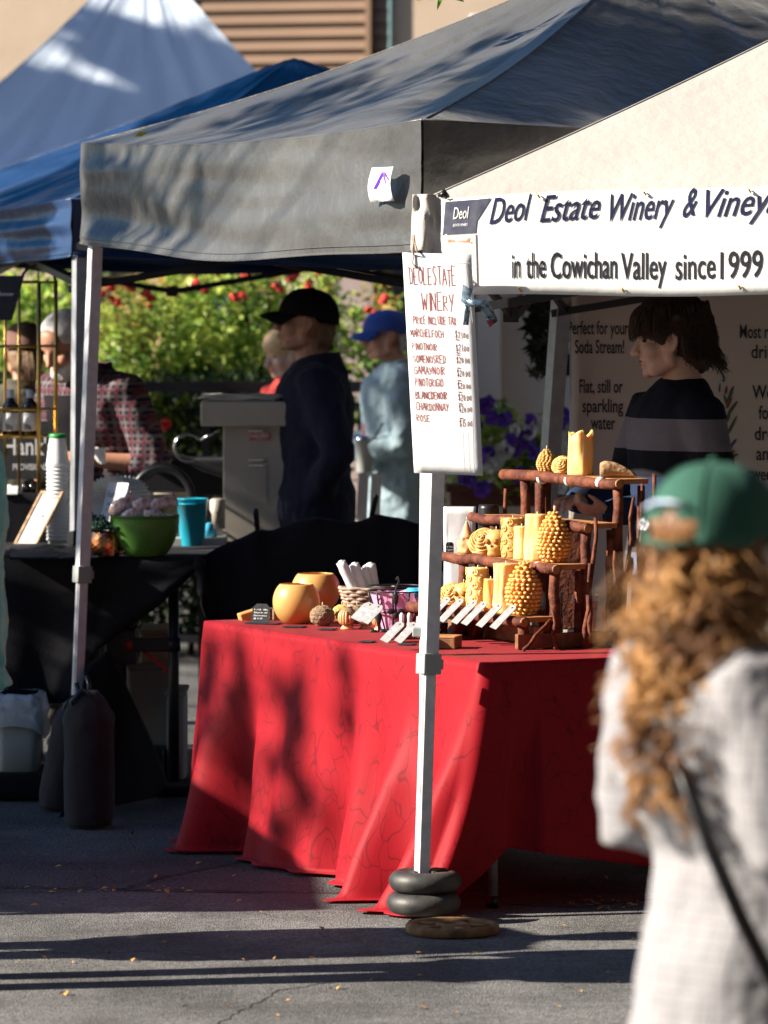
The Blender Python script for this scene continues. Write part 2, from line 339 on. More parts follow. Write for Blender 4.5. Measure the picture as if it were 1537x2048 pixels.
def asphalt(name, c1, c2, bumpv, bs):
    m = mat(name, c1, c2, 1.2, rough=.88, spec=.35); nt = m.node_tree; L = nt.links.new; b = nt.nodes['Principled BSDF']
    tc = [n for n in nt.nodes if n.type == 'TEX_COORD'][0]; base = b.inputs['Base Color'].links[0].from_socket
    vo = nt.nodes.new('ShaderNodeTexVoronoi'); vo.inputs['Scale'].default_value = bs; L(tc.outputs['Object'], vo.inputs['Vector'])
    n = nt.nodes.new('ShaderNodeTexNoise'); n.inputs['Scale'].default_value = bs*.6; n.inputs['Detail'].default_value = 6; L(tc.outputs['Object'], n.inputs['Vector'])
    r = nt.nodes.new('ShaderNodeValToRGB'); r.color_ramp.elements[0].position = .3; r.color_ramp.elements[1].position = .75
    r.color_ramp.elements[0].color = (.5, .5, .5, 1); r.color_ramp.elements[1].color = (1.5, 1.45, 1.4, 1); L(n.outputs[0], r.inputs[0])
    n3 = nt.nodes.new('ShaderNodeTexNoise'); n3.inputs['Scale'].default_value = 2.6; n3.inputs['Detail'].default_value = 9; n3.inputs['Roughness'].default_value = .7; L(tc.outputs['Object'], n3.inputs['Vector'])
    r3 = nt.nodes.new('ShaderNodeValToRGB'); r3.color_ramp.elements[0].position = .36; r3.color_ramp.elements[1].position = .58; r3.color_ramp.elements[0].color = (.62, .62, .64, 1); r3.color_ramp.elements[1].color = (1.1, 1.08, 1.05, 1); L(n3.outputs[0], r3.inputs[0])
    mb_ = nt.nodes.new('ShaderNodeMixRGB'); mb_.blend_type = 'MULTIPLY'; mb_.inputs[0].default_value = 1; L(base, mb_.inputs[1]); L(r3.outputs[0], mb_.inputs[2]); base = mb_.outputs[0]
    mx = nt.nodes.new('ShaderNodeMixRGB'); mx.blend_type = 'MULTIPLY'; mx.inputs[0].default_value = 1; L(base, mx.inputs[1]); L(r.outputs[0], mx.inputs[2])
    hs = nt.nodes.new('ShaderNodeMixRGB'); hs.blend_type = 'MULTIPLY'; hs.inputs[0].default_value = .55; L(mx.outputs[0], hs.inputs[1]); L(vo.outputs['Color'], hs.inputs[2])
    sat = nt.nodes.new('ShaderNodeHueSaturation'); sat.inputs['Saturation'].default_value = .12; L(hs.outputs[0], sat.inputs['Color']); L(sat.outputs[0], b.inputs['Base Color'])
    bp = nt.nodes.new('ShaderNodeBump'); bp.inputs['Strength'].default_value = bumpv; bp.inputs['Distance'].default_value = .006
    L(vo.outputs['Distance'], bp.inputs['Height']); L(bp.outputs[0], b.inputs['Normal'])
    return m
Mt['asphalt_old'] = asphalt('asphalt_old', (.082, .084, .090), (.135, .135, .138), .9, 110)
Mt['asphalt'] = asphalt('asphalt', (.115, .112, .107), (.20, .190, .177), .55, 150)

# ------------------------------------------------------------------ text
def text_pts(s, shear=0, weight=0, spacing=1.0):
    cu = bpy.data.curves.new('txt', 'FONT'); cu.body = s; cu.shear = shear; cu.offset = weight; cu.space_character = spacing; cu.resolution_u = 3
    o = bpy.data.objects.new('txt', cu); scene.collection.objects.link(o)
    dg = bpy.context.evaluated_depsgraph_get(); me = bpy.data.meshes.new_from_object(o.evaluated_get(dg))
    vs = [v.co.copy() for v in me.vertices]; fs = [tuple(p.vertices) for p in me.polygons]
    bpy.data.objects.remove(o); bpy.data.curves.remove(cu); bpy.data.meshes.remove(me)
    return vs, fs
def text_on(mb, s, place, x0, y0, w, h, shear=0, weight=0, spacing=1.0, capfit=True, slant=0):
    """text filling width w and cap height h; place(x,y)->3-D"""
    vs, fs = text_pts(s, shear, weight, spacing)
    xa = min(v.x for v in vs); xb = max(v.x for v in vs)
    mb.add([place(x0+(v.x-xa)/(xb-xa)*w, y0+v.y/.70*h+(v.x-xa)/(xb-xa)*slant) for v in vs], fs)
def plane_map(o, X, Y, n=.002):
    N = X.cross(Y).normalized()*n
    return lambda x, y: o+X*x+Y*y+N
GL = {'A': [[(0, 0), (2, 6), (4, 0)], [(.8, 2.2), (3.2, 2.2)]], 'B': [[(0, 0), (0, 6), (2.6, 5.6), (3, 4.4), (0, 3.2), (3.4, 2.4), (3.2, .6), (0, 0)]],
 'C': [[(3.6, 5), (2, 6), (.4, 4.6), (.2, 1.6), (1.6, 0), (3.6, .8)]], 'D': [[(.5, 6), (.5, 0)], [(0, 6), (2.6, 5.4), (3.6, 3), (2.6, .7), (0, 0)]],
 'E': [[(3.4, 6), (0, 6), (0, 0), (3.4, 0)], [(0, 3), (2.6, 3.1)]], 'F': [[(3.4, 6), (0, 6), (0, 0)], [(0, 3), (2.5, 3.2)]],
 'G': [[(3.6, 5), (2, 6), (.3, 4.4), (.3, 1.4), (1.8, 0), (3.6, 1), (3.6, 2.6), (2.2, 2.6)]], 'H': [[(0, 0), (0, 6)], [(3.2, 0), (3.2, 6)], [(0, 3), (3.2, 3.2)]],
 'I': [[(1, 0), (1, 6)]], 'J': [[(3, 6), (3, 1), (1.5, 0), (.2, 1)]], 'L': [[(0, 6), (0, 0), (3, .2)]], 'M': [[(0, 0), (.4, 6), (2, 2), (3.6, 6), (4, 0)]],
 'N': [[(0, 0), (0, 6), (3.2, 0), (3.2, 6)]], 'O': [[(1.8, 6), (.2, 4.4), (.2, 1.4), (1.8, 0), (3.4, 1.4), (3.4, 4.4), (1.8, 6)]],
 'P': [[(0, 0), (0, 6), (2.8, 5.4), (2.8, 3.6), (0, 2.8)]], 'R': [[(0, 0), (0, 6), (2.8, 5.4), (2.6, 3.6), (0, 3), (3.2, 0)]],
 'S': [[(3.2, 5.4), (1.6, 6), (.3, 4.6), (3, 2), (2, 0), (.2, .6)]], 'T': [[(0, 6), (4, 6)], [(2, 6), (2, 0)]], 'U': [[(0, 6), (.2, 1), (1.7, 0), (3.2, 1), (3.3, 6)]],
 'V': [[(0, 6), (1.8, 0), (3.6, 6)]], 'W': [[(0, 6), (1, 0), (2.2, 4), (3.3, 0), (4.5, 6)]], 'X': [[(0, 0), (3.2, 6)], [(0, 6), (3.2, 0)]], 'Y': [[(0, 6), (1.8, 3)], [(3.4, 6), (1.2, 0)]],
 '0': [[(1.6, 4.6), (.3, 3), (.6, .8), (1.8, .2), (2.9, 1.6), (2.6, 4), (1.6, 4.6)]], '1': [[(1.5, 0), (1.6, 6)]], '2': [[(.3, 4.6), (1.6, 6), (3, 4.6), (.2, 0), (3.4, .2)]],
 '5': [[(3.2, 6), (.6, 6), (.4, 3.4), (2.4, 3.4), (3, 1.6), (1.6, 0), (.2, .6)]], '$': [[(3.0, 5.2), (1.6, 5.8), (.4, 4.4), (2.9, 2), (1.8, .4), (.2, 1)], [(1.6, 6.6), (1.6, -.6)]], '.': [[(.6, 0), (.8, .3)]]}
def hand_text(mb, s, place, x0, y0, w, h, th=.0022, jit=.25, seed=1):
    rnd = random.Random(seed); adv = []
    x = 0
    for ch in s:
        if ch == ' ': x += 2.2; continue
        adv.append((ch, x)); x += {'I': 2.2, 'M': 5.1, 'W': 5.6, '.': 1.5, '1': 2.6}.get(ch, 4.7)
    sx = w/x; sy = h/6
    for ch, xo in adv:
        dy = rnd.uniform(-.3, .3); k = rnd.uniform(.88, 1.08)
        for st in GL.get(ch, []):
            pts = [(x0+(xo+a+rnd.uniform(-jit, jit)*.5)*sx, y0+(b*k+dy+rnd.uniform(-jit, jit))*sy) for a, b in st]
            for (ax, ay), (bx, by) in zip(pts, pts[1:]):
                L = math.hypot(bx-ax, by-ay) or 1e-6; nx, ny = -(by-ay)/L*th/2, (bx-ax)/L*th/2; ex, ey = (bx-ax)/L*th*.3, (by-ay)/L*th*.3
                mb.add([place(ax-ex+nx, ay-ey+ny), place(ax-ex-nx, ay-ey-ny), place(bx+ex-nx, by+ey-ny), place(bx+ex+nx, by+ey+ny)], [(0, 1, 2, 3)])
# ================================================================== SETTING
def struct(name, mb, m, **k):
    o = mb.build(name, m, **k); o['kind'] = 'structure'; return o
g = MB(); g.grid([[V((-60, -5, 0)), V((-60, 90, 0))], [V((60, -5, 0)), V((60, 90, 0))]])
struct('ground', g, Mt['asphalt_old'])
# smoother, paler asphalt lane in the foreground with a ragged joint
r = MB(); rowA = []; rowB = []
for i in range(161):
    x = -12+24*i/160
    rowA.append(V((x, 13.98+.03*noise.noise(V((x*2.2, 0, 0)))+.012*noise.noise(V((x*11, 3, 0))), .004))); rowB.append(V((x, -4, .004)))
r.grid([rowB, rowA]); struct('road', r, Mt['asphalt'])
# tar seams / cracks in the old asphalt
def crack(pts, w, seed):
    mb = MB(); rnd = random.Random(seed); A = []; B = []
    for (a, b) in zip(pts, pts[1:]):
        n = max(2, int((b-a).length/.03))
        for k in range(n):
            p = a.lerp(b, k/n); d = (b-a).normalized(); s = V((-d.y, d.x, 0))
            p = p+s*rnd.uniform(-.008, .008); ww = w*rnd.uniform(.4, 1.3)
            A.append(p+s*ww/2); B.append(p-s*ww/2)
    for q in A+B: q.z = .005
    mb.grid([B, A]); return mb
seam_m = mat('tar_seam', (.02, .018, .017), rough=.9)
struct('asphalt_seam', crack([gnd(-40, 1775), gnd(240, 1781), gnd(520, 1787), gnd(760, 1792)], .02, 3), seam_m)
struct('asphalt_crack', crack([gnd(240, 1782), gnd(330, 1755), gnd(420, 1738), gnd(520, 1715)], .016, 4), seam_m)
for sd_, pts_ in enumerate((((-20, 1902), (160, 1912), (330, 1905), (520, 1930)), ((420, 2060), (560, 1985), (720, 1960), (980, 1972)))): struct('asphalt_crack', crack([gnd(*q) for q in pts_], .007, 20+sd_), seam_m)
struct('asphalt_crack', crack([gnd(1010, 1812), gnd(1150, 1818), gnd(1330, 1800)], .02, 5), seam_m)

# ------------------------------------------------------------------ building behind everything (32 m)
D = 32.0; s_ = ppm(D)
b0 = at(600, 900, D); b0.z = 0
bld = thing('building', 'brown lap-sided shop building with beige walls and a dark framed window behind the tents', 'building', (b0.x, D, 0), radians(-14))
def wallbox(mb, px0, py0, px1, py1, D, t=.2):
    a = at(px0, py0, D); c = at(px1, py1, D)
    mb.box(((a.x+c.x)/2, D+t/2, (a.z+c.z)/2), (abs(c.x-a.x), t, abs(c.z-a.z)))
m = MB(); wallbox(m, -2600, 150, 3000, 1131, D+.02); m.build('wall', Mt['beige_wall'], bld, False)
m = MB(); wallbox(m, -2600, -620, 352, 149, D+.02); m.build('wall', Mt['beige_wall'], bld, False)
m = MB(); wallbox(m, 786, -620, 3000, 149, D+.02); m.build('wall', Mt['beige_wall'], bld, False)
m = MB()
a = at(353, -620, D); c = at(785, 232, D); nb = 32; hh = (a.z-c.z)/nb
for i in range(nb):
    z0 = c.z+i*hh; x0, x1 = a.x, c.x
    m.add([(x0, D-.05, z0), (x1, D-.05, z0), (x1, D-.012, z0+hh), (x0, D-.012, z0+hh), (x0, D+.02, z0), (x1, D+.02, z0)], [(0, 1, 2, 3), (4, 5, 1, 0)])
m.build('siding', Mt['siding'], bld, False)
for q_ in (742, 340): m = MB(); wallbox(m, q_, -620, q_+11, 149, D-.1, .1); m.build('corner_board', Mt['siding'], bld, False)
bm = mat('tan_brick', (.34, .22, .10), (.42, .29, .15), 3, rough=.9); nt = bm.node_tree
bt = nt.nodes.new('ShaderNodeTexBrick'); bt.inputs['Scale'].default_value = 2.2; bt.inputs['Color1'].default_value = (.36, .24, .11, 1); bt.inputs['Color2'].default_value = (.44, .31, .16, 1); bt.inputs['Mortar'].default_value = (.22, .16, .09, 1); bt.inputs['Mortar Size'].default_value = .012
tcn = [n for n in nt.nodes if n.type == 'TEX_COORD'][0]; mp_ = nt.nodes.new('ShaderNodeMapping'); mp_.inputs['Rotation'].default_value = (pi/2, 0, 0)
nt.links.new(tcn.outputs['Object'], mp_.inputs[0]); nt.links.new(mp_.outputs[0], bt.inputs[0]); nt.links.new(bt.outputs[0], nt.nodes['Principled BSDF'].inputs['Base Color'])
m = MB(); wallbox(m, 200, 500, 328, 1120, D-.25, .25); m.build('brick_pier', bm, bld, False)
m = MB(); wallbox(m, 338, 480, 490, 640, D-.08, .08); w_ = m.build('window', Mt['dark_frame'], bld, False)
m = MB(); wallbox(m, 350, 486, 412, 632, D-.10, .015); wallbox(m, 420, 486, 482, 632, D-.10, .015); m.build('pane', Mt['glass_grey'], w_, False)
m = MB(); wallbox(m, 206-8, 505, 228, 640, D-.32, .06); m.build('downpipe', Mt['dark_frame'], bld, False)
m = MB(); wallbox(m, 700, 480, 772, 1120, D-.3, .3); m.build('pilaster', Mt['mauve'], bld, False)
m = MB(); wallbox(m, 684, 480, 698, 1120, D-.3, .2); m.build('corner_trim', Mt['white_paint'], bld, False)
m = MB(); wallbox(m, 766, 480, 812, 1120, D-.15, .1); d_ = m.build('door', Mt['ochre'], bld, False)
m = MB(); wallbox(m, 772.5, 480, 779, 1120, D-.2, .04); wallbox(m, 806, 480, 830, 1120, D-.2, .04); m.build('door_frame', Mt['dark_frame'], bld, False)
m = MB(); wallbox(m, -2600, -640, 3000, -621, D-.3, .6); m.build('roof_edge', Mt['dark_frame'], bld, False)

sky_block_back = thing('building', 'unseen long brick building added behind the viewer to block skylight', 'building', (0, -10, 0))  # unseen building added to hold back skylight from behind the viewer
m = MB(); m.box((2, -12, 9), (60, 4, 18)); m.build('wall', Mt['mauve'], sky_block_back, False)
for k in range(10):
    for z in (2.2, 5.6, 9.2): m = MB(); m.box((-24+5.3*k, -9.97, z), (1.8, .1, 2.0)); m.build('window', Mt['glass_grey'], sky_block_back, False)
sky_block_right = thing('building', 'unseen dark timber building added beyond the right edge to block skylight', 'building', (15, 10, 0))  # unseen building added to hold back skylight from the right
m = MB(); m.box((17, 8, 9), (4, 36, 18)); m.build('wall', Mt['bark'], sky_block_right, False)
# ------------------------------------------------------------------ white stucco wall on the right (22.5 m)
D = 22.6; a = at(950, 900, D)
sw = thing('stucco_wall', 'pale stucco wall with a raised pier behind the flower box and backdrop', 'wall', (a.x, D, 0))
m = MB(); p0 = at(1000, 480, D); p1 = at(2300, 480, D); m.box(((p0.x+p1.x)/2, D+.12, 1.6), (p1.x-p0.x, .2, 3.2)); m.build('wall', Mt['stucco'], sw, False)
m = MB(); p0 = at(938, 480, D); p1 = at(1002, 480, D); m.box(((p0.x+p1.x)/2, D+.06, 1.6), (p1.x-p0.x, .42, 3.2)); m.build('pier', Mt['stucco'], sw, False, bevel=.01)

# ------------------------------------------------------------------ railing
def railing(label, px0, px1, py, D, mname, npost, dia, cat='railing'):
    p0 = at(px0, py, D); p1 = at(px1, py, D)
    t = thing('railing', label, cat, (p0.x, D, 0)); mm = Mt[mname]
    m = MB(); m.bar(p0, p1, dia, dia*1.2); m.build('top_rail', mm, t, False)
    m = MB(); q = V((0, 0, p0.z-.12)); m.bar(p0-q, p1-q, dia*.8); m.build('bottom_rail', mm, t, False)
    for i in range(npost+1):
        x = p0.x+(p1.x-p0.x)*i/npost
        m = MB(); m.bar((x, D+.03, 0), (x, D+.03, p0.z-dia), dia*.9); m.build('post', mm, t, False)
railing('long black metal railing in front of the rose hedge', -60, 725, 773, 23.0, 'dark_metal', 5, .045)
railing('short beige metal railing beyond the man in the blue cap', 786, 870, 826, 23.1, 'beige_plastic', 2, .06)

# ------------------------------------------------------------------ foliage
def leaf(mb, p, size, rnd, up=.5, droop=0, wid=.55):
    d = V((rnd.gauss(0, 1), rnd.gauss(0, 1), rnd.gauss(0, .7)-droop)).normalized()
    n = V((rnd.gauss(0, 1), rnd.gauss(0, 1), rnd.gauss(0, 1)+up)); s = d.cross(n)
    if s.length < 1e-3: return
    s.normalize(); n = s.cross(d)*.18
    L = size*rnd.uniform(.7, 1.3); w = L*wid*.5
    k = len(mb.v); mb.v += [p, p+d*L*.5+s*w+n*L*.5, p+d*L, p+d*L*.5-s*w+n*L*.5]
    mb.f += [(k, k+1, k+2), (k, k+2, k+3)]
def clump(mb, c, r, n, size, rnd, up=.5, wid=.55, shell=.35):
    if not hasattr(r, '__len__'): r = (r, r, r)
    for _ in range(n):
        d = V((rnd.gauss(0, 1), rnd.gauss(0, 1), rnd.gauss(0, 1))).normalized()*(rnd.random()**shell)
        leaf(mb, V(c)+V((d.x*r[0], d.y*r[1], d.z*r[2])), size, rnd, up, 0, wid)
def flower_mesh(name, m, r, n, rnd):
    mb = MB()
    for k in range(n):
        a = 2*pi*k/n*1.618*3; t = k/n
        d = V((cos(a)*(.3+.7*t), sin(a)*(.3+.7*t), 1-t*.9)).normalized(); c = d*r*.6
        R = d.to_track_quat('Z', 'Y').to_matrix(); mb.ell(c, (r*.5, r*.5, r*.22), 7, 4, R)
    return mb.build(name, m, None, True, local=True)
rose_proto = flower_mesh('flower', Mt['rose_red'], .032, 11, random.Random(3))
def add_flower(proto, root, p, sc, rnd, used=[]):
    if not proto.get('_u') and False: pass
    o = proto if proto.name not in used else proto.copy()
    if proto.name not in used: used.append(proto.name)
    else: scene.collection.objects.link(o)
    o.parent = root; o.location = V(p)-_off[root.name]; o.rotation_euler = (rnd.uniform(-.6, .6), rnd.uniform(-.6, .6), rnd.uniform(0, 6)); o.scale = (sc,)*3
    return o
def bush(label, spec, D, leafmat, size, flowers, seed, group, name='rose_bush', warm=True, dens=1.0, cat='bush'):
    rnd = random.Random(seed); base = at((spec[0][0]+spec[-1][0])/2, 900, D); base.z = 0
    t = thing(name, label, cat, base, group=group); mb = MB(); mw = MB(); st = MB(); s = ppm(D)
    for (px, ytop, ybot, wpx) in spec:
        zt = at(px, ytop, D).z; zb = at(px, ybot, D).z; x = at(px, ytop, D).x; rx = wpx/s/2
        st.tube([(x+rnd.uniform(-.1, .1), D, 0), (x, D, zb*.7), (x+rnd.uniform(-.1, .1), D, zt-.15)], [.02, .014, .006], 6)
        n = int(2 + (zt-zb)/.16)
        for k in range(n):
            z = zb+(zt-zb)*(k+.5)/n
            for _ in range(3):
                c = V((x+rnd.uniform(-rx, rx), D+rnd.uniform(-.35, .35), z+rnd.uniform(-.1, .1)))
                clump(mb, c, rnd.uniform(.11, .2), int(58*dens), size, rnd)
                st.tube([(x, D, max(.1, z-.25)), c], [.006, .003], 5)
        for _ in range(int(5*dens)):
            h = rnd.uniform(-.12, .16); c = V((x+rnd.uniform(-rx, rx), D+rnd.uniform(-.3, .3), zt+h))
            clump(mw if warm else mb, c, (.07, .07, .10), 14, size, rnd); st.tube([(c.x+.02, c.y, zt-.25), c], [.005, .003], 5)
    mb.build('foliage', leafmat, t, False); 
    if mw.v: mw.build('young_foliage', Mt['leaf_warm'], t, False)
    st.build('stem', Mt['bark'], t)
    for (px, py) in flowers:
        Dd = D-.45+rnd.uniform(-.08, .08)
        for k in range(rnd.choice((2, 3, 3))):
            add_flower(rose_proto, t, at(px+rnd.uniform(-10, 10), py+rnd.uniform(-9, 9), Dd), rnd.uniform(.7, 1.15), rnd)
    return t
HG = 'rose bushes along the railing'
bush('tallest rose bush with yellow tinged shoots at the centre of the hedge', [(350, 570, 900, 90), (420, 540, 900, 90), (495, 530, 900, 90)], 24.0, Mt['leaf'], .055, [(430, 548), (446, 524), (476, 590), (492, 545), (530, 522), (508, 520), (400, 575)], 11, HG, dens=1.25)
bush('rose bush with a raised cluster of red blooms right of the left tent legs', [(215, 650, 900, 80), (290, 640, 900, 90), (250, 620, 760, 60)], 23.6, Mt['leaf'], .05, [(240, 572), (222, 578), (264, 574), (232, 600), (205, 586), (290, 586), (305, 606), (322, 852), (275, 877)], 12, HG, dens=1.25)
bush('rose bush with pink red blooms behind the man in the black cap', [(565, 560, 900, 80), (640, 565, 900, 90)], 24.2, Mt['leaf'], .05, [(545, 530), (640, 545), (585, 552), (602, 546), (560, 577), (625, 575)], 13, HG, dens=1.1)
bush('thin rose bush with orange young leaves beside the mauve pilaster', [(745, 610, 900, 46), (775, 640, 900, 40)], 24.0, Mt['leaf'], .05, [(768, 600), (748, 626), (742, 655)], 14, HG, dens=.6)
bush('dark leafy shrub behind the gold bottle rack', [(-30, 560, 900, 90), (40, 575, 900, 90), (115, 560, 900, 90)], 24.4, Mt['leaf'], .07, [], 15, HG, 'shrub', False, 1.0)
# clipped dark hedge under and behind the railing, in one piece
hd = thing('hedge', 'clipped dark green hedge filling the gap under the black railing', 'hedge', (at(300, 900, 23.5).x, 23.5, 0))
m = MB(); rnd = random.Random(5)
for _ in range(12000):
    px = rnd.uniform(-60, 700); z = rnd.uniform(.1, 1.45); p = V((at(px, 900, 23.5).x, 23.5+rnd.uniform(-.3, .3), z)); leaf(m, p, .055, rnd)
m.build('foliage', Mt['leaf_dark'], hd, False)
m = MB()
for px in range(-40, 700, 60):
    x = at(px, 900, 23.5).x; m.tube([(x, 23.55, 0), (x+.04, 23.55, .6), (x-.03, 23.55, 1.2)], [.02, .015, .008], 6)
m.build('stem', Mt['bark'], hd)

def big_tree(label, foot, clumps, leafmat, lsize, seed, name='street_tree', nper=260, group=None):
    rnd = random.Random(seed); t = thing(name, label, 'tree', foot, group=group)
    tr = MB(); foot = V(foot); top = V((sum(c[0].x for c in clumps), sum(c[0].y for c in clumps), sum(c[0].z for c in clumps)))/len(clumps)
    mid = foot.lerp(top, .6); mid.x = foot.x*.7+mid.x*.3; mid.y = foot.y*.7+mid.y*.3
    tr.tube([foot, foot.lerp(mid, .5)+V((.05, .04, 0)), mid, mid.lerp(top, .8)], [.22, .16, .10, .025], 10)
    cr = MB()
    for c, r, n in clumps:
        k = mid.lerp(top, rnd.random()*.7); b = k.lerp(c, .5)+V((rnd.uniform(-.15, .15), rnd.uniform(-.15, .15), .15))
        tr.tube([k, b, c], [.02, .012, .005], 6); clump(cr, c, r, n, lsize, rnd, wid=.7, shell=.5)
    tr.build('trunk', Mt['bark'], t); cr.build('crown', leafmat, t, False)
    return t
rnd = random.Random(21); cl = []
def shade(px, py, D, dist, r, n): cl.append((at(px, py, D)+TO_SUN*dist, r, n))
for (px, py, D, r, n) in ((205, 340, 16.3, .16, 90), (190, 400, 16.3, .15, 90), (215, 440, 16.2, .16, 90), (195, 470, 16.2, .13, 60), (245, 400, 16.1, .12, 40), (300, 380, 15.9, .07, 26), (420, 400, 15.4, .07, 26), (340, 450, 15.7, .07, 24), (270, 330, 16.0, .07, 24),
        (320, 250, 16.3, .12, 30), (520, 215, 15.9, .22, 80), (600, 225, 15.5, .2, 80), (560, 240, 15.6, .15, 60), (700, 205, 15.2, .16, 60), (760, 190, 15.0, .15, 40), (650, 175, 15.8, .2, 60), (800, 120, 15.3, .2, 50), (900, 60, 15.4, .16, 40),
        (430, 1330, 15.2, .05, 30), (436, 1420, 15.2, .06, 40), (425, 1520, 15.2, .07, 46), (440, 1610, 15.2, .08, 50), (505, 1330, 15.0, .035, 22), (515, 1400, 15.0, .05, 34), (530, 1470, 15.0, .05, 34), (540, 1550, 15.0, .06, 44), (556, 1630, 14.9, .07, 50), (575, 1700, 14.9, .08, 54),
        (590, 1400, 14.7, .03, 18), (640, 1390, 14.6, .035, 22), (650, 1470, 14.6, .05, 36), (664, 1550, 14.6, .06, 44), (684, 1640, 14.5, .07, 54), (640, 1710, 14.6, .07, 50), (720, 1360, 14.3, .03, 18), (735, 1450, 14.3, .04, 26), (480, 1500, 15.1, .03, 16), (605, 1560, 14.7, .03, 14),
        (150, 1560, 15.8, .2, 80), (190, 1450, 15.8, .12, 50), (100, 1200, 16.5, .12, 60), (60, 1300, 16.5, .15, 80), (30, 1180, 16.6, .12, 60), (120, 1380, 16.5, .12, 60),
        (960, 215, 14.0, .16, 200), (940, 160, 14.2, .16, 200), (1010, 80, 14.8, .2, 260), (980, 190, 14.3, .2, 220), (1060, 120, 14.5, .25, 320), (1180, 60, 14.7, .3, 420), (1100, 200, 14.3, .25, 320), (1250, 130, 14.5, .3, 420), (1350, 60, 14.8, .3, 420), (1180, 160, 14.4, .25, 300), (1420, 20, 15, .3, 300),
        (610, 760, 18.1, .2, 280), (630, 850, 18.1, .22, 320), (560, 900, 18.1, .2, 260), (640, 940, 18.1, .22, 320), (600, 1000, 18.1, .22, 300), (640, 680, 18.2, .14, 120), (680, 830, 18.1, .2, 240), (480, 1080, 16.9, .14, 120), (560, 1090, 16.9, .14, 120), (650, 1090, 16.9, .15, 130), (740, 1080, 16.9, .15, 130), (820, 1090, 16.9, .12, 90)):
    shade(px, py, D, (13.0 if 1240 < py and px > 400 and D < 15.5 else 7.6)+rnd.uniform(-.5, .8), r, int(n*1.1))
big_tree('slender street tree with loose clumps of leaves beyond the left edge of the frame', (-8.6, 17.6, 0), cl, Mt['leaf'], .085, 31)
cl = []
rnd = random.Random(77)
def off_line(px, py, x0, y0, x1, y1):
    return abs((y1-y0)*px-(x1-x0)*py+x1*y0-y1*x0)/math.hypot(x1-x0, y1-y0)
for px in range(-40, 640, 52):
    for py in range(-10, 345, 48):
        qx, qy = px+rnd.uniform(-12, 12), py+rnd.uniform(-12, 12)
        if qy < 20+abs(qx-250)*.42-40 or off_line(qx, qy, 90, 60, 400, 185) < 30 or off_line(qx, qy, 270, 0, 560, 150) < 16: continue
        if off_line(qx, qy, 230, 0, 300, 110) < 10 and qy < 90: continue
        cl.append((at(qx, qy, 25.5+(330-qy)/434*1.55)+TO_SUN*(9.0+rnd.uniform(-.8, .8)), 0.18, 125))
for (px, py, D, r, n) in ((120, 400, 18.5, .5, 500), (300, 330, 19, .5, 500), (500, 230, 19.3, .5, 500), (40, 360, 18.8, .4, 300), (420, 270, 19.2, .35, 260), (20, 470, 18.5, .22, 140), (60, 500, 18.4, .2, 120),
        (1000, 800, 22.5, .7, 900), (1100, 700, 22.5, .6, 800), (960, 650, 22.5, .4, 400), (300, 900, 23, .5, 260), (500, 900, 23, .5, 260), (120, 900, 23, .5, 260)):
    cl.append((at(px, py, D)+TO_SUN*(10.5+rnd.uniform(-1, 1)), r, n))
big_tree('broad street tree with a dense crown beyond the left edge of the frame', (-11.5, 22.5, 0), cl, Mt['leaf'], .13, 32)
# unseen high crowns added above the frame to block skylight
def sky_block_tree(label, foot, cc, rr, n, seed):
    rnd = random.Random(seed); t = thing('street_tree', label, 'tree', foot); tr = MB(); cr = MB(); foot = V(foot); cc = V(cc)
    fork = V((foot.x*.85+cc.x*.15, foot.y*.85+cc.y*.15, cc.z-2.4)); tr.tube([foot, foot.lerp(fork, .5)+V((.1, 0, 0)), fork], [.28, .22, .18], 10)
    for k in range(16):
        a = 2*pi*k/16; e = cc+V((cos(a)*rr[0]*.75, sin(a)*rr[1]*.75, rnd.uniform(-.6, .6))); tr.tube([fork, fork.lerp(e, .5)+V((0, 0, .5)), e], [.12, .07, .02], 6)
    for _ in range(n):
        d = V((rnd.gauss(0, 1), rnd.gauss(0, 1), rnd.gauss(0, 1))).normalized()*(rnd.random()**.33); leaf(cr, cc+V((d.x*rr[0], d.y*rr[1], d.z*rr[2])), .34, rnd, 1.2, 0, .75)
    tr.build('trunk', Mt['bark'], t); cr.build('crown', Mt['leaf_dark'], t, False)
sky_block_tree('unseen tall tree added right of the frame, its crown blocking skylight over the stalls', (6.2, 18.5, 0), (2.2, 15.5, 9.2), (8.2, 8.0, 1.7), 5200, 51)
sky_block_tree('unseen tall tree added behind the viewer, its crown blocking skylight over the road', (6.5, 2.5, 0), (2.6, 3.0, 8.8), (8.0, 6.5, 1.6), 4200, 52)
# twig of the tree over the market that dips into the top of the frame
tw = thing('tree_branch', 'green leafy twig dipping into the top of the frame over the black tent', 'twig', at(870, -120, 15.2))
m = MB(); p_ = at(900, -200, 15.3); m.tube([p_+V((.5, .2, 4.9)), p_+V((.25, .1, 2.4)), p_, at(880, -80, 15.2), at(868, -12, 15.2)], [.05, .03, .012, .008, .003], 6); m.build('twig', Mt['bark'], tw)
m = MB(); rnd = random.Random(2)
for k in range(26): leaf(m, at(870+rnd.uniform(-26, 30), rnd.uniform(-70, -6), 15.2+rnd.uniform(-.05, .05)), .06, rnd, .3, .5, .6)
m.build('leaf', Mt['leaf'], tw, False)
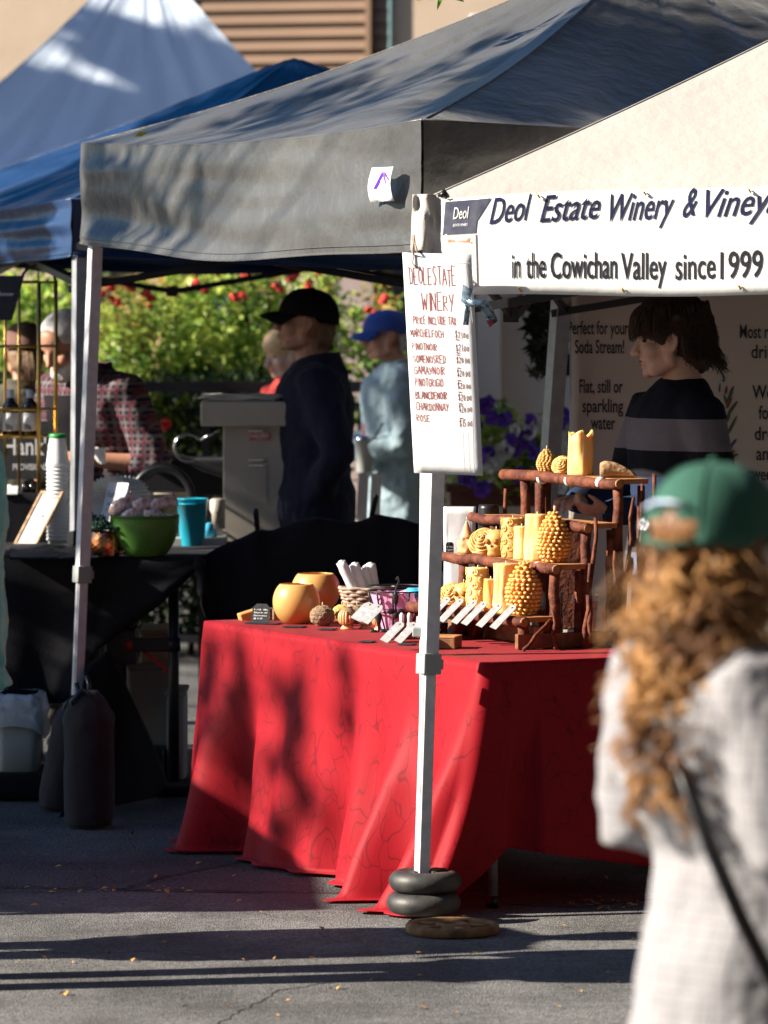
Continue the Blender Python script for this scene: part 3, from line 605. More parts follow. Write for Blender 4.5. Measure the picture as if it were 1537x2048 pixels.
# dark maple beside the backdrop
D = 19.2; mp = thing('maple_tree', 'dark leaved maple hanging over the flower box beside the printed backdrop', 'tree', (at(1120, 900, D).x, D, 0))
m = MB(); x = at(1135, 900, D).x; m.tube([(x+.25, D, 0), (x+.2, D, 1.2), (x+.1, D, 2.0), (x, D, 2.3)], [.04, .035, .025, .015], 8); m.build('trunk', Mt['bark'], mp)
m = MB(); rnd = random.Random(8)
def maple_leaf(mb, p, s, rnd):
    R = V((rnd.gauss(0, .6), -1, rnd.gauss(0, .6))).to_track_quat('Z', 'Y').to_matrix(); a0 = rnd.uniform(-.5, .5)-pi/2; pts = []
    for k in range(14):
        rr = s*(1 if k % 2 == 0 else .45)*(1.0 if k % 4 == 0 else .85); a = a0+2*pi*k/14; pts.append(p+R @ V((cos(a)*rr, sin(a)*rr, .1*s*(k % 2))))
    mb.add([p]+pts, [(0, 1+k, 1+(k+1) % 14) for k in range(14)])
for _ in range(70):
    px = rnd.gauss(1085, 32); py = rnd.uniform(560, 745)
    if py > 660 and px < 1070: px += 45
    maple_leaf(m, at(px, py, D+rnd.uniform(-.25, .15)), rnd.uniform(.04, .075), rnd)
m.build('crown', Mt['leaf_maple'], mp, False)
# flower box with petunias
D = 20.2; a = at(900, 975, D); b = at(1140, 1012, D); zb = at(900, 1010, D).z
pl = thing('flower_box', 'dark red flower box full of purple and white petunias behind the candle stand', 'planter', ((a.x+b.x)/2, D, 0))
m = MB(); m.box(((a.x+b.x)/2, D, (a.z+zb)/2), (b.x-a.x, .3, a.z-zb)); m.box(((a.x+b.x)/2, D, a.z), (b.x-a.x+.04, .34, .03)); m.build('box', Mt['terracotta_box'], pl, False, bevel=.006)
m = MB()
for xx in (a.x+.1, b.x-.1): m.box((xx, D, zb/2), (.06, .2, zb))
m.build('stand', Mt['dark_metal'], pl, False)
m = MB(); rnd = random.Random(4)
for _ in range(60):
    c = at(rnd.uniform(905, 1130), rnd.uniform(835, 975), D+rnd.uniform(-.18, .18)); clump(m, c, .085, 38, .042, rnd)
m.build('foliage', Mt['leaf'], pl, False)
def petunia(name, mt):
    mb = MB(); n = 20
    rings = [[V((cos(2*pi*k/n)*rr*(1+.10*cos(5*2*pi*k/n)), sin(2*pi*k/n)*rr*(1+.10*cos(5*2*pi*k/n)), z+.004*cos(5*2*pi*k/n))) for k in range(n)] for rr, z in ((.004, -.025), (.008, -.012), (.022, 0), (.034, -.002))]
    mb.grid(rings, cv=True); return mb.build(name, mt, None, True, local=True)
pp = petunia('purple_flower', Mt['petal_purple']); pw = petunia('white_flower', Mt['petal_white'])
for i, (px, py, w) in enumerate(((966, 812, 0), (985, 836, 0), (975, 805, 0), (1010, 838, 0), (1062, 840, 0), (1050, 878, 0), (1022, 880, 0), (1068, 905, 0), (960, 912, 0), (978, 905, 0), (940, 960, 0), (965, 978, 0), (1128, 832, 0), (1118, 845, 0), (930, 955, 0), (1030, 895, 0), (950, 850, 0), (1040, 950, 0),
        (980, 930, 1), (990, 922, 1), (1118, 905, 1), (1105, 860, 1), (1120, 870, 1), (1060, 862, 1), (1085, 850, 1), (1122, 975, 1), (1030, 860, 1), (1095, 930, 1), (1010, 900, 1), (1128, 900, 1))):
    o = add_flower(pw if w else pp, pl, at(px, py, D-.32), rnd.uniform(.9, 1.35), rnd); o.rotation_euler = (pi/2+rnd.uniform(-.5, .4), rnd.uniform(-.3, .3), rnd.uniform(-.7, .5))

# ------------------------------------------------------------------ fallen leaves
rnd = random.Random(14); fl0 = None
spots = [gnd(rnd.uniform(10, 1290), rnd.uniform(1660, 2045)) for _ in range(120)] + [gnd(rnd.gauss(260, 90), 1783+rnd.gauss(0, 4)) for _ in range(22)] + [gnd(rnd.gauss(1190, 50), 1810+rnd.gauss(0, 6)) for _ in range(26)]
for i, p in enumerate(spots):
    if fl0 is None:
        mb = MB(); mb.add([(-.014, 0, 0), (-.004, .007, .004), (.014, .001, .003), (-.002, -.007, .005)], [(0, 3, 1), (1, 3, 2)])
        fl0 = mb.build('fallen_leaf', Mt['dry_leaf'], None, False); o = fl0
        tag(o, 'small curled dry leaf lying on the grey asphalt', 'leaf', 'fallen leaves on the asphalt')
    else:
        o = fl0.copy(); scene.collection.objects.link(o)
    o.location = (p.x, p.y, .008); o.rotation_euler = (rnd.uniform(-.4, .4), rnd.uniform(-.4, .4), rnd.uniform(0, 6)); k = rnd.uniform(.5, 1.25); o.scale = (k, k, k)

# ================================================================== TENTS
def tent(label, cs, peak, drop, mr, mv, legs, sag=.05, wr=.01, group=None, vw=.012, seed=1, hang=None):
    base = V(((cs[0].x+cs[2].x)/2, (cs[0].y+cs[2].y)/2, 0))
    t = thing('canopy_tent', label, 'tent', base, group=group)
    peak = V(peak); m = MB(); nI, nJ = 48, 26
    ctr = V((base.x, base.y, 0))
    for i in range(4):
        A, B = cs[i], cs[(i+1) % 4]; rows = []
        for j in range(nJ+1):
            tt = j/nJ; row = []
            for k in range(nI+1):
                s = k/nI; p = A.lerp(B, s).lerp(peak, tt)
                edge = 4*s*(1-s)
                p.z -= sag*sin(pi*min(1, tt*1.05))*(1+.5*edge)*(1-tt*.3) + .035*edge*(1-tt)**2
                wgt = edge**.5*(1-tt)**.3*min(1, tt*6+.2)
                p.z += wr*wgt*(noise.noise(V((s*9+seed, tt*2.0, i*7)))*1.3+.6*noise.noise(V((s*26, tt*4+seed, i*3))))
                row.append(p)
            rows.append(row)
        m.grid(rows)
    m.build('canopy', mr, t)
    m = MB()
    for i in range(4):
        A = cs[i]; pts = []
        for j in range(15):
            tt = j/14*.985; p = A.lerp(peak, tt); p.z -= sag*sin(pi*min(1, tt*1.05))*(1-tt*.3); pts.append(p+V((0, 0, .001)))
        m.tube(pts, .0026, 6)
        B = cs[(i+1) % 4]; m.tube([A.lerp(B, k/24)-V((0, 0, .070*4*(k/24)*(1-k/24)*.5-.002)) for k in range(25)], .0045, 6)
    m.build('seam', mr, t)
    for i in range(4):
        A, B = cs[i], cs[(i+1) % 4]; d = (B-A); L = d.length; d = d/L; n = d.cross(UP).normalized()
        mid = (A+B)/2-ctr
        if n.dot(V((mid.x, mid.y, 0))) < 0: n = -n
        rows = []; dr = drop[i] if hasattr(drop, '__len__') else (drop, drop); nz = 18; nx = 90
        for j in range(nz+1):
            v = j/nz; row = []
            for k in range(nx+1):
                s = k/nx; p = A.lerp(B, s); e = 4*s*(1-s)
                p.z -= .035*e; h = dr[0]+(dr[1]-dr[0])*s
                p.z -= h*v + .012*e*v*sin(s*9+seed)
                w = vw*(noise.noise(V((s*1.6+seed, v*3.6+s*1.5, i*5)))*2.0+noise.noise(V((s*5-v*2, v*6+seed, i)))*.45+.10*noise.noise(V((s*12+v*9, v*12-s*6, i+seed))))*min(1, v*5)*min(1, e*4+.15)
                p += n*(.006+w+.018*v*e)
                row.append(p)
            rows.append(row)
        m = MB(); m.grid(rows); va = m.build('valance', mv, t); m = MB(); m.tube([q+n*.001 for q in rows[-1]], .004, 6); m.tube([q+n*.0025 for q in rows[-2]], .0014, 4); m.build('hem', mv, va)
        # scissor truss just under the eave
        m = MB(); za = A.z-.10; zb = A.z-.34; inn = -n*.05
        for q in range(2):
            a = A.lerp(B, q*.5)+inn; c = A.lerp(B, q*.5+.5)+inn
            a1 = V((a.x, a.y, za)); a2 = V((a.x, a.y, zb)); c1 = V((c.x, c.y, za)); c2 = V((c.x, c.y, zb))
            m.bar(a1, c2, .014, .026); m.bar(a2-n*.02, c1-n*.02, .014, .026)
        m.box((A.lerp(B, .5)+inn-V((0, 0, A.z-zb+0))), (.05, .05, .05)); m.build('truss', Mt['dark_metal'], t, False)
    for (foot, topi, mm, zsplit, wd) in legs:
        foot = V(foot); c = cs[topi]; top = V((foot.x, foot.y, c.z-.06)) if hang is None else V((c.x, c.y, c.z-.06))
        inw = (ctr-V((c.x, c.y, 0))).normalized()*.065
        top = V((c.x, c.y, c.z-.05))+inw if hang else V((foot.x, foot.y, c.z-.05))+inw
        if not hang: foot = foot+inw
        ax = top-foot; d = ax.normalized(); sp = foot+ax*((zsplit-foot.z)/(top.z-foot.z))
        m = MB(); sd = V((.90, .43, 0)); sd = (sd-d*sd.dot(d)).normalized(); fr = sd.cross(d); fr = fr if fr.y < 0 else -fr
        def seg(a, b, w): m.box((a+b)/2, (w, w, (b-a).length), (sd, fr, d))
        seg(sp, top, wd); seg(foot+d*.0, sp, wd*.78)
        # grooves of the extruded inner leg
        for q in (-1, 1): m.box((foot+sp)/2+sd*q*wd*.40+fr*0, (wd*.16, wd*.5, (sp-foot).length), (sd, fr, d))
        l = m.build('leg', mm, t, False, bevel=.0025)
        m = MB(); m.box(sp+d*.03, (wd*1.3, wd*1.3, .06), (sd, fr, d)); m.box(sp+d*.03+sd*wd*.75, (wd*.5, wd*.5, .03), (sd, fr, d)); m.tube([sp+d*.045-fr*wd*.6, sp+d*.045-fr*wd*.95], .012, 10)
        m.build('height_clip', Mt['grey_plastic'] if mm is Mt['white_paint'] else Mt['black_plastic'], l, False, bevel=.003)
        m = MB()
        for k in range(3): 
            q = sp-d*(.13+.17*k); m.tube([q-fr*wd*.385, q-fr*wd*.41], .0055, 8)
        m.build('peg_hole', Mt['ink'], l, False)
    return t
U_ = V((-.393, .92, 0)); V_ = V((.92, .393, 0))
N = at(846, 240, 13.70); Fc = at(165, 287, 16.49); side = (Fc-N); side.z = 0
vd = V((-side.y, side.x, 0)); vd = -vd if vd.x < 0 else vd
R = N+vd; R.z = N.z; O = Fc+vd; O.z = Fc.z
Pk = at(1304, -118, (N.y+O.y)/2); Pk.x = (N.x+O.x)/2; Pk.y = (N.y+O.y)/2
black_tent = tent('black canopy tent with a white maker tag on its front valance', [N, Fc, O, R], Pk, [(.385, .352), (.35, .35), (.35, .35), (.35, .385)], Mt['tent_black'], Mt['tent_black'],
     [(gnd(146, 1612), 1, Mt['white_paint'], .80, .042), ((N.x+.005, N.y+.12, 0), 0, Mt['white_paint'], .8, .036), ((O.x, O.y, 0), 2, Mt['white_paint'], .8, .042), ((R.x, R.y, 0), 3, Mt['white_paint'], .8, .042)], sag=.06, wr=.028, vw=.022, seed=3, hang=True)
# maker tag on the valance
d = side.normalized(); nrm = V((d.y, -d.x, 0)); nrm = nrm if nrm.x < 0 else -nrm
tg = at(818, 402, 13.70); 
m = MB(); q0 = N+d*.10+nrm*.045; top = at(797, 333, 13.8).z; bot = at(797, 402, 13.8).z; Wd = .17
rows = [[V((0, 0, 0))+N+d*(.10+Wd*k/6)+nrm*(.05+.012*sin(k*1.1+j*.5))+V((0, 0, (bot-N.z)+(top-bot)*j/6)) for k in range(7)] for j in range(7)]
m.grid(rows); tagp = m.build('maker_tag', Mt['paper'], black_tent, solid=.002)
def tag_map(x, y): return N+d*(.10+Wd*(1-x))+nrm*(.0525+.012*sin((1-x)*6.6+y*3))+V((0, 0, bot-N.z+(top-bot)*y))
m = MB(); hh = .05
for a, b in (((.2, .38), (.5, .86)), ((.5, .86), (.85, .38))):
    m.add([tag_map(a[0]-.035, a[1]), tag_map(a[0]+.035, a[1]), tag_map(b[0]+.035, b[1]), tag_map(b[0]-.035, b[1])], [(0, 1, 2, 3)])
m.build('chevron', Mt['purple_ink'], tagp, False)
m = MB(); text_on(m, 'IMPACT', lambda x, y: tag_map(x, y), .25, .2, .5, .12); m.build('lettering', Mt['purple_ink'], tagp, False)
# fallen yellow leaf on the canopy edge
m = MB(); p = at(285, 277, 16.0)+V((0, -.05, .01)); m.add([p+V((-.026, 0, -.004)), p+V((-.006, -.016, .012)), p+V((.028, 0, .012)), p+V((0, .006, -.004))], [(0, 1, 3), (1, 2, 3)])
tag(m.build('fallen_leaf', Mt['green_leaf_fallen'], None, False), 'yellow green leaf caught on the eave of the black tent', 'leaf')

G = at(145, 398, 17.5); G2 = G+side*1.0; G2.z = G.z; Gr = G+vd; Gr.z = G.z; Go = G2+vd; Go.z = G.z
Pb = (G+Go)/2; Pb.z = at(640, 115, Pb.y).z
blue_tent = tent('navy blue canopy tent between the black tent and the tall white tent', [G, G2, Go, Gr], Pb, .215, Mt['tent_blue'], Mt['tent_blue'],
     [(gnd(150, 1570)*1.0, 0, Mt['grey_metal'], .88, .045), ((G2.x, G2.y, 0), 1, Mt['grey_metal'], .8, .045), ((Go.x, Go.y, 0), 2, Mt['grey_metal'], .8, .045), ((Gr.x, Gr.y, 0), 3, Mt['grey_metal'], .8, .045)], sag=.05, wr=.02, vw=.03, seed=9, hang=True)
m = MB(); vn = vd.normalized(); o_ = G+vn*.155; o_.z = at(230, 497, 17.6).z; fn = V((vn.y, -vn.x, 0)); fn = fn if fn.y < 0 else -fn
text_on(m, 'TECH.', lambda x, y: o_+vn*x+V((0, 0, y))+fn*.05, 0, 0, .1, .03); m.build('lettering', Mt['white_ink'], blue_tent, False)
# big white tent
Dw = 25.4; A = at(-330, 340, Dw); A.z = 2.43; B = at(815, 330, Dw+.4); B.z = 2.43; dd = (B-A); dd.z = 0; pd = V((-dd.y, dd.x, 0)); pd = pd if pd.y > 0 else -pd
A2 = A+pd; B2 = B+pd; A2.z = B2.z = 2.43; Pw = (A+B2)/2
Pw.y = Dw+1.7; Pw.z = at(290, -104, Pw.y).z; Pw.x = at(290, -104, Pw.y).x
white_tent = tent('large white peaked canopy tent at the upper left with tree shadows on its roof', [A, A2, B2, B], Pw, .25, Mt['tent_white_blue_shade'], Mt['tent_white_blue_shade'],
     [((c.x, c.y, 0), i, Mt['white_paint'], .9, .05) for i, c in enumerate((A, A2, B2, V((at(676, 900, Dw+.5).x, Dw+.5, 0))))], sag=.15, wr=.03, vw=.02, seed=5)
# unseen canopy added beyond the left edge to cast shade on the road
cs = [V((-3.55, 13.02, 1.98)), V((-6.5, 13.02, 1.98)), V((-6.5, 16.4, 1.98)), V((-3.55, 16.4, 1.98))]
tent('unseen pale canopy tent added beyond the left edge to shade the road', cs, (-5.0, 14.7, 2.72), .14, Mt['tent_white_blue_shade'], Mt['tent_white_blue_shade'], [((c.x, c.y, 0), i, Mt['white_paint'], .8, .042) for i, c in enumerate(cs)], seed=6)

# beige winery tent on the right
Cn = at(850, 398, 13.5); w = V((.985, -.174, 0)); pdir = V((.174, .985, 0)); Lw = 3.0; Lp = 2.75
Cr = Cn+w*Lw; Cb = Cn+pdir*Lp; Co = Cn+w*Lw+pdir*Lp
for c in (Cr, Cb, Co): c.z = Cn.z
Pz = Cn+w*1.5+pdir*1.38; px_ = CX+Pz.x*ppm(Pz.y); Pz.z = at(px_, 385-.475*(px_-890)-8, Pz.y).z
beige_tent = tent('beige canopy tent with a winery banner tied along its front', [Cn, Cb, Co, Cr], Pz, .17, Mt['tent_beige'], Mt['tent_beige'],
     [(gnd(842, 1842)+V((0, 0, .03)), 0, Mt['white_paint'], at(842, 1345, 13.5).z, .044), ((Cb.x-.10, Cb.y, 0), 1, Mt['grey_metal'], .8, .055), ((Co.x, Co.y, 0), 2, Mt['white_paint'], .8, .044), ((Cr.x, Cr.y, 0), 3, Mt['white_paint'], .8, .044)], sag=.02, wr=.006, vw=.008, seed=4, hang=True)
# grey band and lower bracket on the front leg, gathered corner cloth with a knot
zb_ = at(842, 1262, 13.5).z
m = MB(); m.box((at(843, 1262, 13.47).x, 13.47, zb_), (.052, .052, .028)); m.build('band', Mt['grey_plastic'], beige_tent, False, bevel=.003)
m = MB(); q = at(862, 1335, 13.47); m.box(q, (.012, .03, .05)); m.tube([q+V((.004, 0, .0)), q+V((.016, 0, .012)), q+V((.012, 0, .03))], .005, 6); m.build('catch', Mt['grey_metal'], beige_tent, False)
m = MB(); rows = []
for j in range(15):
    v = j/14; row = []
    for k in range(13):
        u = k/12; p = at(826+u*68-v*4+10*v*u, 388+v*(112 if u < .3 else 112+(u-.3)*90), 13.44-.02*sin(u*3))
        p.y += .02*noise.noise(V((u*6, v*3, 2)))+.012*sin(u*11+v*2); row.append(p)
    rows.append(row)
m.grid(rows); m.build('corner_cloth', Mt['tent_beige'], beige_tent, solid=.002)
m = MB(); m.tube([at(880, 390, 13.42), at(888, 386, 13.4), at(896, 392, 13.42)], [.006, .014, .006], 8, True); m.build('knot', Mt['black_plastic'], beige_tent)
m = MB()
for dx in (0, 7, -5): m.tube([at(826+dx*.2, 470, 13.40), at(828+dx*.5, 488, 13.38), at(830+dx, 512, 13.37)], .0025, 5)
m.build('string', Mt['wicker'], beige_tent)

# banner
bn0 = at(888, 398, 13.43); wb = V((.955, -.297, 0)); BL = 1.25
bn = thing('banner', 'white vinyl winery banner with dark blue lettering across the beige tent front', 'banner', (bn0.x, bn0.y, 0))
zt0 = at(888, 399, 13.43).z; zb0 = at(888, 591, 13.43).z
def bmap(x, y):   # x metres along, y 0 bottom .. 1 top
    p = bn0+wb*x; t = x/BL
    zt = zt0+.012*sin(x*5)*.5+.0*t; zb = zb0+.004*sin(x*7)
    D = p.y; zt += .050*t; zb += .002*t
    bow = .018*sin(x*4.2+.6)+.008*sin(x*9)+.004*noise.noise(V((x*5, y*1.3+x*2, 2)))+.001*noise.noise(V((x*13+y*4, y*3, 9)))
    fo = V((-.3, -.95, 0))*(bow*(.5+.5*y)+.012)
    q = p+fo; q.z = zb+(zt-zb)*y; return q
m = MB(); m.grid([[bmap(BL*k/60, j/10) for k in range(61)] for j in range(11)]); m.build('sheet', Mt['banner'], bn, solid=.0012)
bH = zt0-zb0
def bm2(x, y):
    q = bmap(x, y/bH); return q+V((-.3, -.95, 0))*.0026
def pxb(px):      # metres along the banner for a pixel column
    k = (px-CX)/F; return (k*bn0.y-bn0.x)/(wb.x-k*wb.y)
def fy(py, px):
    D = bn0.y+wb.y*pxb(px); z = at(px, py, D).z; return z-zb0
m = MB()
xw = [(985, 1070, 'Deol'), (1085, 1203, 'Estate'), (1222, 1350, 'Winery'), (1366, 1396, '&'), (1412, 1640, 'Vineyards')]
for a, b, s_t in xw: text_on(m, s_t, bm2, pxb(a), fy(454 if a < 1300 else 448, a), pxb(b)-pxb(a), .073, .45, .006, slant=.008)
m.build('lettering', Mt['navy_ink'], bn, False)
m = MB()
for a, b, s_t in [(1030, 1046, 'in'), (1058, 1096, 'the'), (1106, 1236, 'Cowichan'), (1244, 1334, 'Valley'), (1352, 1432, 'since'), (1442, 1526, '1999')]: text_on(m, s_t, bm2, pxb(a), fy(560, a), pxb(b)-pxb(a), .070, 0, .01, slant=.002)
m.build('lettering', Mt['ink'], bn, False)
m = MB(); X0, X1 = pxb(893), pxb(986)
m.add([bm2(pxb(896), fy(404, 900)), bm2(pxb(890), fy(470, 900)), bm2(pxb(958), fy(470, 950)), bm2(pxb(964), fy(404, 960)), bm2(pxb(990), fy(403, 990)), bm2(pxb(960), fy(446, 960))], [(0, 1, 2, 3), (3, 5, 4)])
lg = m.build('logo_panel', Mt['faded_navy'], bn, False)
m = MB(); m.add([bm2(pxb(888), fy(590, 888))+V((0, -.001, 0)), bm2(pxb(890), fy(471, 888))+V((0, -.001, 0)), bm2(pxb(958), fy(471, 950))+V((0, -.001, 0)), bm2(pxb(960), fy(575, 950))+V((0, -.001, 0))], [(0, 3, 2, 1)]); m.build('logo_ground', Mt['cloth_grey'], bn, False)
def bm3(x, y): return bm2(x, y)+V((-.3, -.95, 0))*.0014
m = MB(); text_on(m, 'Deol', bm3, pxb(912), fy(440, 910), pxb(945)-pxb(912), .034, .3); text_on(m, 'ESTATE WINERY', bm3, pxb(912), fy(455, 910), pxb(942)-pxb(912), .008); m.build('lettering', Mt['white_ink'], lg, False)
m = MB(); rnd = random.Random(6)
for (px, py, rx, ry) in ((905, 487, 14, 7), (930, 492, 16, 9), (946, 486, 8, 7), (915, 500, 10, 7), (935, 503, 9, 5)):
    c = V((pxb(px), fy(py, px), 0)); n = 12; m.add([bm3(c.x, c.y)]+[bm3(c.x+cos(2*pi*k/n)*rx/690, c.y+sin(2*pi*k/n)*ry/690) for k in range(n)], [(0, 1+k, 1+(k+1) % n) for k in range(n)])
m.build('bird_wing', mat('orange_print', (.62, .14, .07), (.75, .35, .22), 60, rough=.5), bn, False)
m = MB()
for (px, py, rx, ry) in ((952, 520, 6, 16), (948, 545, 7, 14), (952, 485, 5, 9), (897, 480, 5, 12), (950, 568, 7, 9)):
    c = V((pxb(px), fy(py, px), 0)); n = 10; m.add([bm3(c.x, c.y)]+[bm3(c.x+cos(2*pi*k/n)*rx/690, c.y+sin(2*pi*k/n)*ry/690) for k in range(n)], [(0, 1+k, 1+(k+1) % n) for k in range(n)])
m.build('feather_mark', Mt['white_ink'], bn, False)
for (px, py) in ((1045, 581), (1248, 579), (1480, 575), (1083, 400), (1290, 391), (1498, 380)):
    m = MB(); c = V((pxb(px), fy(py, px), 0)); q = bm2(c.x, min(c.y, bH-.008)); m.tube([q+V((-.006, -.004, .006)), q+V((.0, -.008, 0)), q+V((.005, -.004, -.008))], .003, 6); m.build('grommet', Mt['gold'], bn)

# price board hanging on the front pole
sd = V((.955, -.297, 0)); so = at(806, 505, 13.36)
pb = thing('price_board', 'tall white hand-lettered wine price board hanging on the front tent pole', 'sign', (so.x, so.y, 0))
zt = at(806, 505, 13.36).z; zbm = at(820, 946, 13.33).z; SH = zt-zbm; SW = (942-806)/691/.955
tl_ = V((.0352, 0, 0))     # the board leans: its foot hangs further right
def smap(x, y, n=0.0):     # x metres from left edge, y metres from bottom
    t = 1-y/SH; q = so+sd*x+V((t*.034, -.015*sin(t*2.6), 0)); q.z = zbm+y-.006*x/SW
    return q+V((-.297, -.955, 0))*n
m = MB(); rows = [[smap(SW*k/8+(.012*max(0, j/24-.3)*0), SH*(1-j/24)) for k in range(9)] for j in range(25)]; m.grid(rows); m.build('board', Mt['paper'], pb, solid=.006)
SC = 691*.955
def sx_(px, py): t = (py-505)/441; return max(0, (px-806-t*23)/SC)
def sy_(py): return SH-(py-505)/690.5
m = MB()
for i, (s_t, x0, x1, y0, y1, th) in enumerate((('DEOLESTATE', 820, 914, 568, 532, .0020), ('WINERY', 845, 911, 618, 584, .0020), ('PRICE INCLUDE TAX', 828, 914, 646, 631, .0017),
    ('MARCHELFOCH', 822, 889, 672, 657, .0017), ('PINOTNOIR', 825, 876, 698, 684, .0017), ('SOMENOSRED', 827, 893, 723, 708, .0017), ('GAMAYNOIR', 829, 892, 746, 731, .0017), ('PINOTGRIGIO', 831, 888, 770, 755, .0017), ('BLANCDENOIR', 832, 896, 795, 781, .0019), ('CHARDONNAY', 833, 899, 818, 803, .0017), ('ROSE', 834, 862, 841, 828, .0017))):
    hand_text(m, s_t, lambda x, y: smap(x, y, .0040), sx_(x0, y0), sy_(y0), (x1-x0)/SC, (y0-y1)/690.5, th, .22, 10+i)
m.build('lettering', Mt['red_ink'], pb, False)
m = MB()
for i, (s_t, y0) in enumerate((('$21.00', 672), ('$21.00', 698), ('$20.00', 722), ('$20.00', 748), ('$20.00', 773), ('$20.00', 796), ('$20.00', 819), ('$15.00', 848))):
    hand_text(m, s_t, lambda x, y: smap(x, y, .0040), sx_(911+i*1.2, y0), sy_(y0), 27/SC, 14/690.5, .0016, .2, 40+i)
    yy = sy_(y0+(4 if i < 2 else -16)); xx = sx_(911+i*1.2, y0); m.add([smap(xx, yy, .0045), smap(xx+.012, yy, .0045), smap(xx+.012, yy+.002, .0045), smap(xx, yy+.002, .0045)], [(0, 1, 2, 3)])
m.build('price_lettering', mat('brown_ink', (.12, .03, .03), rough=.6), pb, False)
m = MB()
def ln(x0, y0, x1, y1, th=.0012):
    a = V((sx_(x0, y0), sy_(y0), 0)); b = V((sx_(x1, y1), sy_(y1), 0)); d_ = (b-a).normalized(); n_ = V((-d_.y, d_.x, 0))*th/2
    m.add([smap((a+n_).x, (a+n_).y, .004), smap((a-n_).x, (a-n_).y, .004), smap((b-n_).x, (b-n_).y, .004), smap((b+n_).x, (b+n_).y, .004)], [(0, 1, 2, 3)])
ln(806, 530, 818, 530); ln(914, 523, 940, 522); ln(817, 530, 834, 940); ln(932, 525, 945, 640); ln(926, 860, 929, 938); ln(936, 860, 940, 938); ln(945, 830, 948, 940); ln(825, 913, 836, 913, .0016)
m.build('pencil_line', Mt['cloth_grey'], pb, False)
m = MB(); m.tube([smap(.035, SH-.005, .006), at(826, 500, 13.33), at(829, 470, 13.38)], .003, 6); m.tube([smap(.035, SH-.005, .006), smap(.03, SH-.03, .009), smap(.045, SH-.045, .008)], .0022, 6); m.build('string', Mt['wicker'], pb)
# foil ribbon caught at the board's edge
rb = MB()
P = [at(937, 566, 13.30), at(934, 600, 13.28), at(946, 606, 13.25), at(965, 606, 13.25), at(978, 625, 13.24), at(988, 648, 13.26)]
m = MB(); rows = [[], []]
for i, p in enumerate(P):
    o_ = V((.012, -.004, .01)) if i > 1 else V((.016, 0, .004)); rows[0].append(p-o_); rows[1].append(p+o_)
m.grid(rows); P2 = [at(936, 600, 13.27), at(935, 625, 13.26), at(932, 650, 13.27)]; m.grid([[p-V((.008, 0, 0)) for p in P2], [p+V((.008, .003, 0)) for p in P2]])
fo = m.build('foil_ribbon', mat('foil', (.30, .42, .50), (.05, .06, .10), 35, rough=.18, metal=.8), None, solid=.0015)
tag(fo, 'torn strip of shiny blue foil dangling from the price board edge', 'ribbon')

# cast weights at the foot of the pole
def cweight(c, R, h, label, a0):
    prof = []; n = 14; r_in = R*.30
    for k in range(n+1): a = -pi/2+pi*k/n; prof.append((R-h/2+h/2*cos(a), h/2+h/2*sin(a)))
    prof = [(r_in, .004)]+prof+[(R*.62, h*.93), (r_in, h*.90)]
    mb = MB(); rings = []; M_ = 56
    for i in range(M_+1):
        a = a0+radians(24)+(2*pi-radians(48))*i/M_; rings.append([V(c)+V((r*cos(a), r*sin(a), z)) for r, z in prof])
    mb.loft(rings); mb2 = MB()
    t = thing('tent_weight', label, 'weight', c, group='round weights stacked at the pole foot')
    mb.build('ring', Mt['cast_black'], t)
    for k in range(5):
        a = a0+radians(60)+k*radians(60); mb2.ell(V(c)+V((R*.5*cos(a), R*.5*sin(a), h*.91)), (.006, .006, .002), 8, 4)
    mb2.build('bolt_hole', Mt['ink'], t); return t
wc = gnd(848, 1846); h = .062
cweight((wc.x, wc.y, .028), .108, h, 'lower black cast iron ring weight under another at the front pole', radians(50))
cweight((wc.x+.004, wc.y+.012, .028+h), .106, h, 'upper black cast iron ring weight around the front pole', radians(20))
pc = gnd(905, 1870)
prof = [(.02, .0), (.125, 0), (.134, .006), (.134, .024), (.127, .03), (.112, .028), (.108, .02), (.055, .018), (.048, .028), (.03, .03), (.026, .024), (.02, 0)]
m = MB(); m.lathe(prof, (pc.x, pc.y, .0045), 48)
for k in range(5):
    a = k*2*pi/5; dx, dy = cos(a), sin(a); m.bar((pc.x+dx*.05, pc.y+dy*.05, .022+.0045), (pc.x+dx*.11, pc.y+dy*.11, .022+.0045), .022, .008)
tag(m.build('weight_plate', Mt['rust'], None), 'flat rusty brown spoked weight plate lying on the asphalt by the black weights', 'weight')
